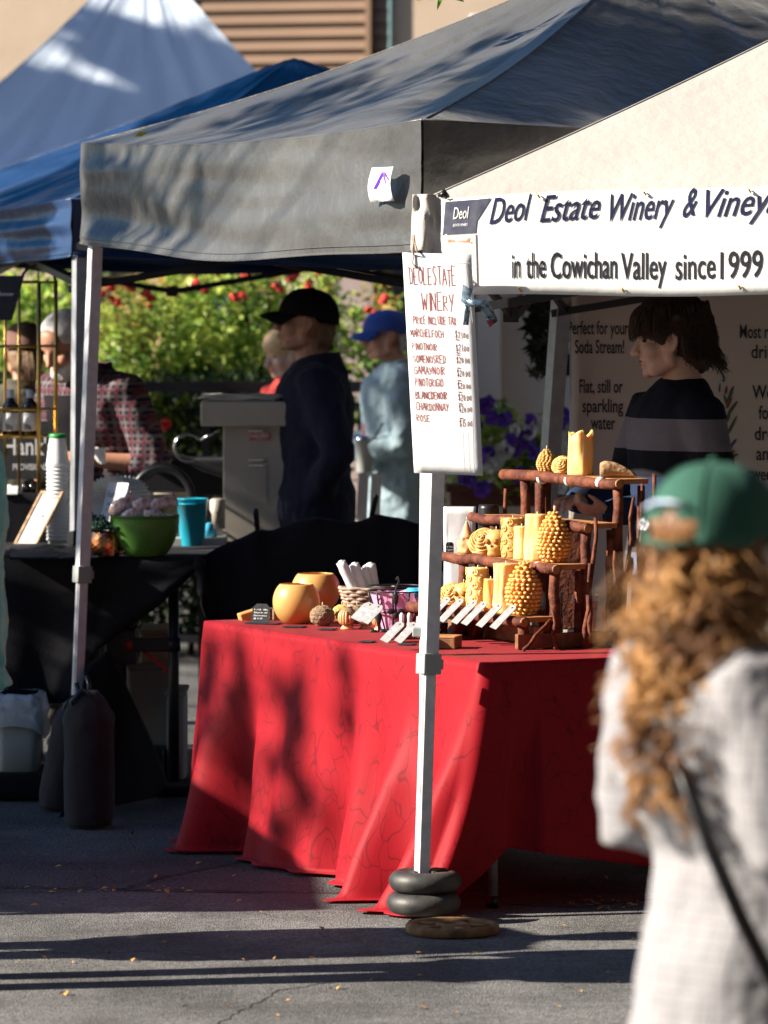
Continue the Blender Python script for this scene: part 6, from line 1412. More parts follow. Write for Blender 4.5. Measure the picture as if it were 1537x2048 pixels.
# cyan cups (a nested pair), beige tub, coffee filters
c = lt(384, 1092, .004); s = 1/548
cup(c, 24*s, 31*s, 88*s, 'turquoise plastic tumbler right of the green bowl', Mt['cyan_cup'], None, 'nested turquoise tumblers', name='tumbler')
cup(c+V((.004, 0, .026)), 24.5*s, 31.5*s, 84*s, 'turquoise plastic tumbler nested inside the other one', Mt['cyan_cup'], None, 'nested turquoise tumblers', name='tumbler')
c = lt(320, 1075, .004); m = MB(); m.lathe([(.001, 0), (.075, 0), (.092, .17), (.095, .17), (.095, .176), (.089, .174), (.07, .01), (.001, .01)], c+V((.01, .1, 0)), 36); tag(m.build('tub', Mt['beige_plastic'], None), 'translucent beige plastic tub behind the green bowl', 'tub')
c = at(238, 1000, 17.8); m = MB(); rnd = random.Random(2)
for i in range(7):
    n = 64; rg = []
    for j in range(5):
        u = j/4; rg.append([c+V((.0+.012*i-.04, .012*i, -.02))+V((cos(2*pi*k/n)*(.035+.05*u)*(1+.07*u*(1 if k % 2 else -1)), -.06*u+.02+0*k, sin(2*pi*k/n)*(.035+.045*u)*(1+.07*u*(1 if k % 2 else -1))+.03)) for k in range(n)])
    m.loft(rg, False)
tag(m.build('coffee_filters', Mt['paper'], None, False), 'stack of fluted white paper coffee filters behind the Fruit Crack sign', 'filters')
c = at(178, 985, 17.9); m = MB(); n = 40
m.loft([[c+V((cos(2*pi*k/n)*r*(1+.08*(k % 2)), -.03*j, sin(2*pi*k/n)*r*(1+.08*(k % 2)))) for k in range(n)] for j, r in enumerate((.02, .035, .045))], False); tag(m.build('coffee_filter', Mt['paper'], None, False), 'single fluted paper filter beside the white tent leg', 'filters')
m = MB(); c = lt(455, 1108, -.02); m.box(c+V((0, .3, 0)), (.36, .6, .03)); tag(m.build('serving_board', Mt['grey_plastic'], None, False, bevel=.004), 'grey counter board under the turquoise tumblers', 'board')
# black cloth tray under cups
m = MB(); m.grid([[lt(20+180*k/20, 1118-30*j/8, .012+.022*math.exp(-((k-9)/4)**2)*(j/8)+.006*noise.noise(V((k*.6, j*.5, 1)))) for k in range(21)] for j in range(9)]); tag(m.build('napkin_cloth', Mt['black_cloth'], None, solid=.004), 'rumpled black cloth under the stack of paper cups', 'cloth')

# covered grill under black cloth (centre)
D0 = 16.9; bx0 = at(420, 1100, D0); gb = thing('covered_grill', 'long grill hidden under a draped black cloth with handles poking out', 'grill', (at(650, 1100, 17).x, 17.0, 0))
def hump(px):
    pts = [(405, 1112), (440, 1092), (480, 1075), (515, 1058), (545, 1058), (600, 1040), (640, 1033), (690, 1042), (720, 1040), (752, 1026), (800, 1035), (850, 1052), (880, 1080), (910, 1120)]
    for (x0, y0), (x1, y1) in zip(pts, pts[1:]):
        if x0 <= px <= x1:
            k = (px-x0)/(x1-x0); return y0+(y1-y0)*k
    return 1120
m = MB(); rows = []
for j in range(40):
    row = []; v = j/39
    for k in range(90):
        px = 405+505*k/89
        if v < .35: D = 17.45-.55*(v/.35); z = at(px, hump(px), 16.95).z-(.05*(1-v/.35))
        else:
            u = (v-.35)/.65; D = 16.9-.06*u-.05*u*u; zt_ = at(px, hump(px), 16.95).z; zbt = .35 if px > 470 else .35+(470-px)/65*.35
            z = zt_+(zbt-zt_)*u
        p = V(((px-CX)/F*16.95, D, z)); w_ = .011*noise.noise(V((px*.010, v*2.2, 1)))+.004*noise.noise(V((px*.03, v*6, 4))); p.y -= w_*2*min(1, v*3); p.z += w_*(v < .4); row.append(p)
    rows.append(row)
m.grid(rows); m.build('cover', Mt['black_cloth'], gb, solid=.004)
for (px0, py0, px1, py1) in ((516, 1060, 512, 1022), (741, 1036, 752, 994)):
    m = MB(); m.tube([at(px0, py0+10, 16.95), at(px1, py1, 16.9)], [.009, .011], 10, True); m.build('handle', Mt['black_plastic'], gb)
for px in (440, 870):
    for dd in (0, .4):
        m = MB(); x = (px-CX)/F*16.95; m.tube([V((x, 17.0+dd, 0)), V((x, 17.0+dd, .8))], .018, 10); m.build('leg', Mt['dark_metal'], gb)
# stainless machine
D = 18.2; p = at(446, 1070, D); q = at(575, 826, D); zt = q.z; t = thing('popcorn_machine', 'tall beige steel cabinet machine with vents and a red warning label', 'machine', ((p.x+q.x)/2, D, 0)); m = MB()
m.box(((p.x+q.x)/2, D+.2, zt/2+.2), (q.x-p.x, .4, zt-.4)); m.build('cabinet', Mt['steel'], t, False, bevel=.006)
m = MB(); a_ = at(402, 852, D); b_ = at(575, 802, D); m.box(((a_.x+b_.x)/2, D+.18, (a_.z+b_.z)/2), (b_.x-a_.x, .46, b_.z-a_.z)); m.build('top_hood', Mt['steel'], t, False, bevel=.006)
m = MB()
for (px, py) in ((515, 838), (515, 850), (515, 862), (515, 920), (515, 931)): c = at(px, py, D-.005); m.box(c, (.07, .012, .008)); m.ell(c+V((.025, -.004, 0)), (.01, .006, .005), 8, 4)
m.build('vent_slot', Mt['chrome'], t, False)
m = MB(); c = at(519, 871, D-.004); m.box(c, (42/507, .004, 18/507)); wl = m.build('warning_label', Mt['red_label'], t, False); 
m = MB(); text_on(m, 'WARNING', lambda x, y: c+V((-.036+x, -.0032, -.008+y)), 0, 0, .072, .014); m.build('lettering', Mt['white_ink'], wl, False)
m = MB(); m.box(at(512, 970, D-.002), (.085, .004, .14)); m.build('access_panel', Mt['steel'], t, False)
for dx in (-.1, .1):
    m = MB(); m.bar(V(((p.x+q.x)/2+dx, D+.1, 0)), V(((p.x+q.x)/2+dx, D+.1, .42)), .05); m.build('leg', Mt['steel'], t, False)
rnd = random.Random(3)
for i in range(3):
    c = at(485, 800, D+.1)+V((rnd.uniform(-.02, .02), -.05, .004+.006*i)); m = MB(); g_ = []
    for j in range(6): g_.append([c+V((-.16+.32*k/10+.004*i, -.1+.2*j/5, .008*noise.noise(V((k*.5, j*.6, i)))+.006)) for k in range(11)])
    m.grid(g_); tag(m.build('newspaper', Mt['newsprint'], None, solid=.004), 'folded newspaper on the beige machine, %s of the pile' % ('bottom', 'middle', 'top')[i], 'newspaper', 'newspapers on the machine')
# black curved rail (chair back / hose), chrome hoop, grey tray behind
m = MB(); c = at(325, 985, 17.9); n = 24; m.tube([c+V((cos(pi-pi*k/n)*.112, 0, sin(pi*k/n)*.115-.02)) for k in range(-2, n+3)], .018, 12); tag(m.build('steering_hoop', Mt['black_plastic'], None), 'glossy black curved hose arching behind the green bowl', 'hose')
m = MB(); c = at(376, 895, 19.2); n = 30; m.tube([c+V((cos(2*pi*k/n)*.056, 0, sin(2*pi*k/n)*.056)) for k in range(3, n-4)], .006, 8); m.tube([c+V((.05, 0, .03)), c+V((.13, 0, .075))], .006, 8); tag(m.build('chrome_hook', Mt['chrome'], None), 'shiny chrome hoop with an arm left of the beige machine', 'hoop')
t = thing('grill_cart', 'dark grill cart with a pale tray behind the plaid shirt man', 'cart', (at(310, 960, 19.5).x, 19.5, 0)); m = MB(); a_ = at(225, 918, 19.5); b_ = at(455, 990, 19.5); m.box(((a_.x+b_.x)/2, 19.6, (a_.z+b_.z)/2), (b_.x-a_.x, .4, a_.z-b_.z)); m.bar(at(330, 905, 19.35), at(460, 950, 19.35), .05, .03); m.build('body', Mt['dark_metal'], t, False, bevel=.01)
m = MB(); c = at(295, 908, 19.45); m.box(c, (.17, .3, .012)); 
for k in range(5): m.box(c+V((-.07+.035*k, -.02, .012)), (.012, .26, .012))
m.build('tray', Mt['label_white'], t, False)
for dx in (-.2, .2):
    m = MB(); m.bar(V((t.location.x+dx, 19.6, 0)), V((t.location.x+dx, 19.6, b_.z)), .04); m.build('leg', Mt['dark_metal'], t, False)
for i, (px, py, mt, hh) in enumerate(((435, 1040, 'steel', .11), (418, 1055, 'blue_tissue', .05), (398, 1045, 'black_plastic', .09))):
    c = at(px, py+18, 17.75); m = MB(); m.lathe([(.001, 0), (.03, 0), (.03, hh), (.02, hh+.008), (.001, hh+.008)], c, 18); tag(m.build('canister', Mt[mt], None), ('steel canister beside the beige machine', 'low blue canister beside the beige machine', 'black canister beside the beige machine')[i], 'canister')
# back table carrying machine-side things
m = MB(); a_ = at(250, 1072, 17.8); 
t = thing('folding_table', 'grey folding table behind the covered grill carrying the canisters', 'table', (at(400, 1070, 17.8).x, 17.8, 0)); z_ = at(400, 1074, 17.75).z; x0 = at(235, 1070, 17.8).x; x1 = at(452, 1070, 17.8).x
m.box(((x0+x1)/2, 17.8, z_-.015), (x1-x0, .36, .03)); m.build('tabletop', Mt['grey_plastic'], t, False)
for xx in (x0+.05, x1-.05): m = MB(); m.tube([V((xx, 17.8, 0)), V((xx, 17.8, z_-.03))], .015, 8); m.build('leg', Mt['dark_metal'], t)

# bottle rack stall at far left
D = 18.0; RZ = at(50, 985, D).z; t = thing('riser_table', 'tall black cloth table at the left edge under the gold bottle rack', 'table', (at(-60, 985, D).x, D, 0)); m = MB(); x1 = at(108, 985, D).x; x0 = at(-420, 985, D).x; rows = []
for j in range(3): rows.append([V((x0+(x1-x0)*k/40, D+.35-.45*j/2, RZ-.004)) for k in range(41)])
for j in range(1, 20):
    v = j/19; rows.append([V((x0+(x1-x0)*k/40, D-.1-.03*v-.02*sin(k*1.1)*v, RZ-.004-(RZ-.25)*v)) for k in range(41)])
m.grid(rows); m.build('tablecloth', Mt['black_cloth'], t, solid=.003); m = MB(); m.box(((x0+x1)/2, D+.13, RZ-.03), (x1-x0-.02, .42, .03)); m.build('tabletop', Mt['grey_plastic'], t, False)
for xx in (x0+.1, x1-.08): m = MB(); m.tube([V((xx, D+.2, 0)), V((xx, D+.2, RZ-.04))], .02, 8); m.build('leg', Mt['dark_metal'], t)
rk = thing('bottle_rack', 'arched gold wire bottle rack at the left edge of the stall', 'rack', (at(40, 985, D).x, D, RZ)); m = MB(); s = ppm(D)
def rp(px, py, dy=0): q = at(px, py, D); return V((q.x, D+dy, q.z))
for px, dy, top in ((80, -.06, 562), (108, .1, 560), (-70, -.06, 562), (-42, .1, 560)): b_ = rp(px, 985, dy); m.tube([V((b_.x, b_.y, RZ)), rp(px, top, dy)], .0085, 10)
for px in (34, 6, -22): b_ = rp(px, 985, .1); m.tube([V((b_.x, b_.y, RZ)), rp(px, 566, .1)], .006, 8)
for py in (564, 692, 818, 872): 
    m.bar(rp(-70, py, -.06), rp(80, py, -.06), .012, .012); m.bar(rp(-42, py, .1), rp(108, py, .1), .009, .009); m.bar(rp(80, py, -.06), rp(108, py, .1), .009, .009); m.bar(rp(-70, py, -.06), rp(-42, py, .1), .009, .009)
m.build('frame', Mt['gold'], rk); m = MB(); n = 20
m.tube([rp(73-34*cos(pi*k/n), 562-32*sin(pi*k/n), .1) for k in range(n+1)], .006, 8); m.tube([rp(73, 562, .1), rp(73, 530, .1)], .0035, 6); m.build('arch', Mt['dark_metal'], rk)
m = MB(); q = rp(5, 872, .0); m.box(V((q.x, D+.02, q.z-.004)), (150/s, .17, .008)); m.build('shelf', Mt['gold'], rk, False)
for i, px in enumerate((60, 22, -16)):
    q = rp(px, 872, -.01); c = V((q.x, q.y, q.z+.002)); b = thing('bottle', 'dark syrup bottle with a white label on the gold rack, %s' % ('nearest the rack post', 'second from the rack post', 'cut off by the frame')[i], 'bottle', c, group='syrup bottles on the gold rack')
    m = MB(); r = 17/s; m.lathe([(.001, 0), (r, 0), (r, 55/s), (r*.85, 64/s), (r*.4, 74/s), (r*.38, 88/s), (.001, 88/s)], c, 24); m.build('glass', Mt['amber_glass'], b)
    m = MB(); m.lathe([(r+.0008, 10/s), (r+.0008, 46/s)], c, 24); m.build('label', Mt['label_white'], b)
    m = MB()
    for k in range(5): m.add([c+V((-.018+.006*k, -(r*.93)-.004, .022)), c+V((-.015+.006*k, -(r*.93)-.004, .022)), c+V((-.015+.006*k, -(r*.93)-.004, .05-.003*k)), c+V((-.018+.006*k, -(r*.93)-.004, .05-.003*k))], [(0, 1, 2, 3)])
    m.build('print', Mt['ink'], b, False)
    m = MB(); m.lathe([(r*.42, 76/s), (r*.42, 92/s), (.001, 92/s)], c, 18); m.build('cap', Mt['label_white'], b)
o = rp(-14, 962, .06)+V((0, .02, 0)); board_sign('chalkboard', 'black board with white script lettering behind the gold rack', V((o.x, o.y+.1, o.z)), V((1, 0, 0)), V((0, 0.05, 1)).normalized(), 125/s, 118/s, Mt['slate'], [("Hank's", .12, .42, .80, .07), ('PROVISIONS', .26, .16, .56, .024)], wt=.015, tm='label_white')
o = rp(-22, 640, -.07); board_sign('price_card', 'dark printed card tilted at the top left of the gold rack', V((o.x, o.y-.02, o.z)), V((.9, -.2, .0)).normalized(), V((.28, 0, 1)).normalized(), 52/s, 92/s, Mt['slate'], [('Summer', .2, .55, .6, .014)], tm='label_white')
for i, (px, mt) in enumerate(((20, 'paper'), (5, 'paper'))):
    m = MB(); q = rp(px, 980, -.09); m.box(V((q.x, q.y+.02*i, RZ+.012+.004*i)), (.075, .06, .004), (V((1, 0, 0)), V((0, .8, .5)), V((0, -.5, .8)))); tag(m.build('leaflet', Mt[mt], None, False), ('white leaflet propped on the riser table', 'white leaflet lying behind the propped one')[i], 'leaflet', 'leaflets on the riser table')
for i, px in enumerate((52, 66)):
    c = rp(px, 982, -.02); c.z = RZ; m = MB(); m.lathe([(.001, 0), (.014, 0), (.014, .03), (.007, .036), (.007, .046), (.001, .046)], c, 14); tag(m.build('sample_bottle', Mt['amber_glass'], None), 'tiny dark sample bottle on the riser table, %s one' % ('left', 'right')[i], 'bottle', 'sample bottles')
# folded white easel boards between the two men
for i, px in enumerate((712, 738)):
    a_ = at(px, 1050, 19.4); b_ = at(px+6, 948, 19.4); m = MB(); m.box(((a_.x+b_.x)/2, 19.4+.1*i, (b_.z)/2), (.045, .02, b_.z), (V((1, 0, 0)), V((0, 1, 0)), V((.05, 0, 1)).normalized())); tag(m.build('white_board', Mt['paper'], None, False, bevel=.002), 'narrow white board standing between the two men, %s' % ('left one', 'right one')[i], 'board', 'white boards between the men')
# ================================================================== PEOPLE  (local frame: facing +X, left hand +Y, 1.75 m tall)
def ering(c, rx, ry, n=24, tilt=0):
    return [V(c)+V((cos(2*pi*k/n)*rx, sin(2*pi*k/n)*ry, cos(2*pi*k/n)*rx*tilt)) for k in range(n)]
def head_mesh(m, HM, female=False, beard=False):
    a = m.mark()
    m.ell((-.012, 0, .030), (.098, .077, .090), 24, 14)
    m.ell((.030, 0, -.025), (.058, .062, .088)); m.ell((.036, 0, -.078), (.046, .048, .036)); m.ell((.070, 0, -.099), (.020, .021, .018))
    m.ell((.074, 0, .020), (.016, .048, .014)); m.ell((.060, 0, .050), (.034, .058, .045))
    m.tube([(.086, 0, .010), (.100, 0, -.014), (.110, 0, -.034)], [.0095, .011, .0135], 8, True); m.tube([(.098, -.012, -.037), (.098, .012, -.037)], .0085, 8, True)
    m.ell((.084, 0, -.061), (.012, .023, .008)); m.ell((.083, 0, -.073), (.012, .020, .008))
    for s in (-1, 1):
        m.ell((.056, s*.040, -.030), (.030, .026, .030)); m.ell((-.006, s*.079, -.012), (.016, .009, .029)); m.tube([(.006, s*.080, -.030), (.010, s*.085, -.012), (.004, s*.089, .012), (-.010, s*.091, .018), (-.022, s*.091, .004), (-.020, s*.088, -.016), (-.008, s*.082, -.036)], .0052, 6, True); m.tube([(.008, s*.058, -.03), (.0, s*.054, -.072), (.05, s*.032, -.094)], .022, 8, True)
    m.tube([(-.022, 0, -.055), (-.035, 0, -.12), (-.05, 0, -.22)], [.056, .056, .066], 16)
    m.xf(HM, a)
def hand(m, wr, d, n, thumb, size=1.0, curl=(.5, .6, .7, .8), spread=.10):
    """d: towards the fingertips, n: palm facing, thumb: direction of the thumb side"""
    d = V(d).normalized(); n = V(n); n = (n-d*n.dot(d)).normalized(); t = d.cross(n); t = t if t.dot(V(thumb)) > 0 else -t; k = size; wr = V(wr)
    R = Matrix((t, d, -n)).transposed()
    m.ell(wr+d*.045*k, (.040*k, .050*k, .015*k), 14, 8, Matrix((t, -n, d)).transposed() @ Matrix(((1, 0, 0), (0, .38, 0), (0, 0, 1))) if False else R @ Matrix.Identity(3))
    m.tube([wr-d*.01, wr+d*.03*k], [.026*k, .030*k], 12, True, .6)
    for j, (o, L) in enumerate(((.028, .072), (.010, .080), (-.009, .075), (-.027, .058))):
        b = wr+d*(.085-.004*abs(j-1))*k+t*o*k; pts = [b-d*.02*k, b]; dd = (d+t*(o/.028*spread)).normalized(); ang = 0; p = b
        for sgl, kk in ((.45, .55), (.32, 1.0), (.23, .8)):
            ang += curl[j]*kk; q = dd*cos(ang)+n*sin(ang); p = p+q*L*k*sgl; pts.append(p)
        m.tube(pts, [.0092*k, .0092*k, .0085*k, .0078*k, .0065*k], 8, True)
    b = wr+d*.025*k+t*.028*k; p1 = b+(t*.6+d*.75+n*.3).normalized()*.028*k; p2 = p1+(t*.15+d*.85+n*.5).normalized()*.024*k; p3 = p2+(d*.8+n*.6-t*.15).normalized()*.019*k
    m.tube([b-t*.01*k, b, p1, p2, p3], [.013*k, .0125*k, .0105*k, .0092*k, .0072*k], 8, True)
def cap_meshes(root, HM, mt, brim=True, under=None, tall=1.0, back_hole=False, sz=1.0):
    m = MB(); n = 40; rg = []
    for i in range(15):
        u = i/14; a = u*pi/2; r = cos(a)**.72 if i < 14 else .02
        rg.append([V((-.010+cos(2*pi*k/n)*.113*r*sz-.004*u, sin(2*pi*k/n)*.090*r*sz, .020-.016*(1 if cos(2*pi*k/n) < -.2 else 0)*(1-u)+(.100*tall)*sin(a))) for k in range(n)])
    fs = MB(); fs.loft(rg, False); 
    if back_hole:
        keep = []
        for f in fs.f:
            c = V((0, 0, 0))
            for i in f: c += fs.v[i]/len(f)
            if len(f) == 4 and c.x < -.05 and ((c.y/.047)**2+((c.z-.026)/.034)**2) < 1 and c.z > .010: continue
            keep.append(f)
        fs.f = keep
    m.add(fs.v, fs.f); m.ell((-.012, 0, .120*tall), (.008, .008, .004), 8, 4); m.xf(HM)
    c = m.build('cap', mt, root, local=True, solid=.004)
    if brim:
        m = MB(); g_ = []
        for j in range(9):
            v = j/8; g_.append([V((.094*cos(a)+(.085*v)*cos(a*.75)-.004, .088*sin(a)*(1-.12*v), .024-.030*v*v-.022*(sin(a)**2)*(.4+v)+.006*v)) for a in [(-1.15+2.3*k/16) for k in range(17)]])
        m.grid(g_); m.xf(HM); m.build('brim', mt, c, local=True, solid=.005)
    return c
def strands(m, HM, n, rnd, gen, r0=.006, k=6):
    a = m.mark()
    for _ in range(n):
        pts = gen(rnd); L = len(pts); m.tube(pts, [r0*(1-.85*(i/(L-1))**1.5)*rnd.uniform(.7, 1.2) for i in range(L)], k)
    m.xf(HM, a)
def person(label, loc, heading, H, skin, head_rot=(0, 0, 0), arms=None, hands=None, lean=0.0, head_off=(0.03, 0, 0), top=None, pants=None, bare=(0, 0), bodyvox=.0065, wide=1.0, neck=True, spine=None):
    """arms: [(elbow, wrist) right(-Y), (..) left(+Y)]; hands: same order, dicts for hand(); bare: forearm bare from elbow"""
    t = thing('person', label, 'person', loc, heading, local=True); k = H/1.75; t.scale = (k, k, k)
    W = wide
    def ln(z):
        d = lean*max(0, z-.95)
        if spine:
            for (z0, d0), (z1, d1) in zip(spine, spine[1:]):
                if z0 <= z <= z1: u = (z-z0)/(z1-z0); d += d0+(d1-d0)*u*u*(3-2*u)
        return d
    HC = V((head_off[0]+ln(1.635), head_off[1], 1.635+head_off[2])); HM = Matrix.Translation(HC) @ Matrix.Rotation(head_rot[0], 4, 'Z') @ Matrix.Rotation(head_rot[1], 4, 'Y') @ Matrix.Rotation(head_rot[2], 4, 'X')
    b = MB(); tors = [(.84, .095, .15), (.92, .115, .165), (1.0, .115, .165), (1.1, .10, .148), (1.22, .112, .160), (1.34, .115, .175), (1.42, .095, .165), (1.47, .07, .115), (1.50, .058, .062)]
    b.loft([ering((ln(z), 0, z), rx, ry*W) for z, rx, ry in tors])
    nb = V((-.025+ln(1.45), 0, 1.45)); ht = HM @ V((-.03, 0, -.09)); b.tube([nb-V((0, 0, .08)), nb, nb.lerp(ht, .5), ht], [.07, .062, .056, .056], 16)
    head_mesh(b, HM)
    for s in (-1, 1):
        b.tube([(ln(.93), s*.085, .93), (.012+ln(.7), s*.095, .70), (.015, s*.10, .48), (-.012, s*.10, .28), (-.015, s*.10, .09)], [.088, .075, .054, .048, .036], 14, True)
        b.tube([(-.03, s*.105, .040), (.06, s*.11, .036), (.14, s*.115, .026)], [.036, .038, .026], 10, True)
    arms = arms or [((-.04, -.235, 1.14), (.03, -.24, .89)), ((-.04, .235, 1.14), (.03, .24, .89))]
    for i, s in enumerate((-1, 1)):
        sh = V((ln(1.38), s*.175*W, 1.405)); e, w = V(arms[i][0]), V(arms[i][1])
        b.tube([sh, sh.lerp(e, .5), e, e.lerp(w, .35), w], [.052, .046, .038, .038, .026], 12, True)
        hd = (hands or [None, None])[i] or dict(d=(w-e), n=V((0, -s, 0)), thumb=V((1, 0, 0)))
        hand(b, w+(w-e).normalized()*.01, **hd)
    body = b.build('body', Mt[skin], t, local=True, remesh=bodyvox, sm=3)
    m = MB()
    for s in (-1, 1): m.ell((.074, s*.031, .002), (.009, .012, .006), 10, 6)
    m.xf(HM); m.build('eyes', Mt['eye_dark'], t, local=True)
    m = MB(); m.ell((.0925, 0, -.0615), (.0055, .019, .0045), 10, 6); m.ell((.0915, 0, -.0715), (.0055, .017, .0045), 10, 6); m.xf(HM); m.build('lips', Mt['lip'], t, local=True)
    # garments
    if top:
        ex = top.get('ex', .022); hem = top.get('hem', .86); m = MB()
        rg = [(hem, .125+top.get('flare', 0), .178+top.get('flare', 0))]+[(z, rx, ry) for z, rx, ry in tors if z > hem+.03 and z < 1.46]
        rg = [ering((ln(z)+top.get('dx', 0), 0, z), rx+ex+(top.get('flare', 0)*max(0, (1.1-z)/.25) if z > hem else 0), ry*W+ex) for z, rx, ry in rg]
        rg += [ering((-.01+ln(1.46), 0, 1.462), .088+ex*.5, .142*W), ering((-.018+ln(1.49), 0, 1.492), .085, .108), ering((-.024+ln(1.49), 0, 1.512), .074, .080)]
        m.loft(rg)
        for i, s in enumerate((-1, 1)):
            sh = V((ln(1.38), s*.165*W, 1.405)); e, w = V(arms[i][0]), V(arms[i][1]); end = w if not top.get('short') else e.lerp(w, top['short'])
            x = top.get('sleeve', .018)
            m.tube([sh-V((0, s*.09, -.012)), sh-V((0, s*.02, 0)), sh.lerp(e, .5), e, e.lerp(end, .5), end], [.056+x, .068+x, .053+x, .042+x, .040+x*.9, .033+x*.75], 14, True)
        to = m.build(top.get('name', 'jacket'), Mt[top['mat']] if isinstance(top['mat'], str) else top['mat'], t, local=True, remesh=.009, sm=6, disp=top.get('wrinkle', .02), dscale=.09)
        if top.get('collar'):
            m = MB(); n = 30; rg = []
            for j in range(6):
                v = j/5; rg.append([V((-.022+ln(1.47)+cos(a)*(.074+.012*v*(1 if cos(a) > 0 else .2)), sin(a)*(.082+.008*v), 1.468+.052*v-.03*max(0, cos(a))*(1+v*.4))) for a in [(.35+(2*pi-.7)*k_/n) for k_ in range(n+1)]])
            m.grid(rg); m.build('collar', Mt[top.get('collar_mat', top['mat'])], to, local=True, solid=.008, sub=1)
    m = MB(); pm = Mt[pants or 'dark_trousers']
    m.loft([ering((ln(z), 0, z), rx, ry*min(1, W)) for z, rx, ry in ((.80, .10, .155), (.88, .120, .17), (.98, .118, .168), (1.02, .11, .16))])
    for s in (-1, 1): m.tube([(ln(.93), s*.085, .93), (.012+ln(.7), s*.095, .70), (.012, s*.10, .48), (-.008, s*.10, .28), (-.012, s*.10, .075)], [.10 if not spine else .085, .088, .068, .064, .062], 14, True)
    m.build('trousers', pm, t, local=True, remesh=.012, sm=3)
    for s in (-1, 1):
        m = MB(); m.tube([(-.045, s*.105, .046), (.06, s*.11, .044), (.155, s*.118, .034)], [.044, .046, .034], 12, True); m.ell((.05, s*.11, .010), (.13, .046, .010), 14, 6); m.build('shoe', Mt['shoe'], t, local=True, remesh=.008, sm=2)
    return t, HM, HC
def stand_at(px, D): q = at(px, 1000, D); return (q.x, D, 0)
LEFT = pi      # facing picture-left

# ---- seller in the striped sweater
sweat = ramp_z('striped_knit', [(.80, (.02, .022, .03)), (.895, (.16, .19, .27)), (.965, (.045, .045, .055)), (1.03, (.045, .045, .055)), (1.08, (.02, .036, .085)), (1.205, (.012, .012, .018)), (1.285, (.20, .185, .22)), (1.385, (.012, .014, .026)), (1.65, (.012, .014, .026))])
seller, HM, HC = person('young person in a dark striped sweater with shaggy dark brown hair looking down left', stand_at(1352, 14.95), LEFT+.42, 1.80, 'skin', head_rot=(-.40, .10, 0),
    arms=[((.05, -.27, 1.17), (.31, -.06, 1.13)), ((-.02, .265, 1.14), (.27, .10, 1.10))],
    hands=[dict(d=(.75, .62, .12), n=(.1, .2, -1), thumb=(0, .2, 1), curl=(.5, .55, .6, .7)), dict(d=(.92, -.25, .10), n=(.05, -.45, .9), thumb=(.2, .6, .6), curl=(.9, 1.0, 1.05, 1.1), size=.95)],
    top=dict(mat=sweat, name='sweater', hem=.87, ex=.026, sleeve=.016, wrinkle=.018), pants='denim', wide=1.05, bodyvox=.0055)
m = MB(); n = 24
m.loft([ering((-.022, 0, 1.468+.007*j), .080-.003*j+.004*(j % 2), .088-.003*j+.003*(j % 2)) for j in range(5)]); m.build('neckband', Mt['black_cap'], seller, local=True)
m = MB(); w0 = V((-.02, .265, 1.14)); w1 = V((.27, .10, 1.10))
for j, f in enumerate((1.0, 1.06, 1.12)):
    c = w0.lerp(w1, f); d = (w1-w0).normalized(); m.tube([c-d*.007, c+d*.007], .034, 14)
m.build('bracelet', mat('bracelet_teal', (.02, .28, .38), (.45, .25, .22), 90, rough=.6), seller, local=True)
m = MB(); m.ell((-.020, 0, .050), (.118, .098, .092), 24, 14); m.ell((-.07, 0, -.01), (.075, .090, .085)); m.ell((-.092, 0, -.06), (.045, .062, .055)); m.xf(HM); hs = m.build('hair', Mt['hair_dark'], seller, local=True, remesh=.006, sm=1, disp=.02, dscale=.03)
rnd = random.Random(5); m = MB()
def wavy(p, dirs, n, r, amp):
    pts = [V(p)]; ph = r.uniform(0, 6); q = V(p)
    for k in range(n):
        q = q+dirs(k/n)*(1/n); pts.append(q+V((sin(ph+k*1.5)*amp, cos(ph*1.3+k*1.4)*amp, 0))*(k/n+.2))
    return pts
def lock_fringe(r):
    a = r.uniform(-1.55, 1.55); c_, s_ = cos(a), sin(a); b = r.uniform(-.25, .25)
    L_ = r.uniform(.085, .128)+(.02 if abs(a) > 1.0 else 0)
    return wavy((c_*.070-.01, s_*.072, .118), lambda u: V(((c_*.065)*(1-u)*1.6, (s_*.045+b*.05)*(1-u)*1.4, -L_*(.35+1.3*u))), 8, r, .003)
strands(m, HM, 420, rnd, lock_fringe, .0028, 4)
def lock_back(r):
    a = pi+r.uniform(-1.48, 1.48); c_, s_ = cos(a), sin(a); k_ = max(-.25, 1-abs(a-pi)/1.25); z0 = r.uniform(-.035, .11); L_ = r.uniform(.04, .07)+.045*k_; fl = r.uniform(.0, .045)*(1 if z0 < .02 else .3)
    return wavy((c_*.108-.03, s_*.090, z0), lambda u: V((c_*(.02*(1-u)+fl*u*2), s_*(.02*(1-u)+fl*u), -L_*(1.2-.4*u))), 9, r, .0045)
strands(m, HM, 1300, rnd, lock_back, .0026, 4)
def lock_top(r):
    a = r.uniform(0, 2*pi); c_, s_ = cos(a), sin(a)
    return wavy((-.02+c_*.01, s_*.01, .142), lambda u: V((c_*.155*(1-u*.55), s_*.122*(1-u*.55), -.01-.40*u*u)), 10, r, .006)
strands(m, HM, 420, rnd, lock_top, .0030, 4); m.build('locks', Mt['hair_dark'], hs, local=True)

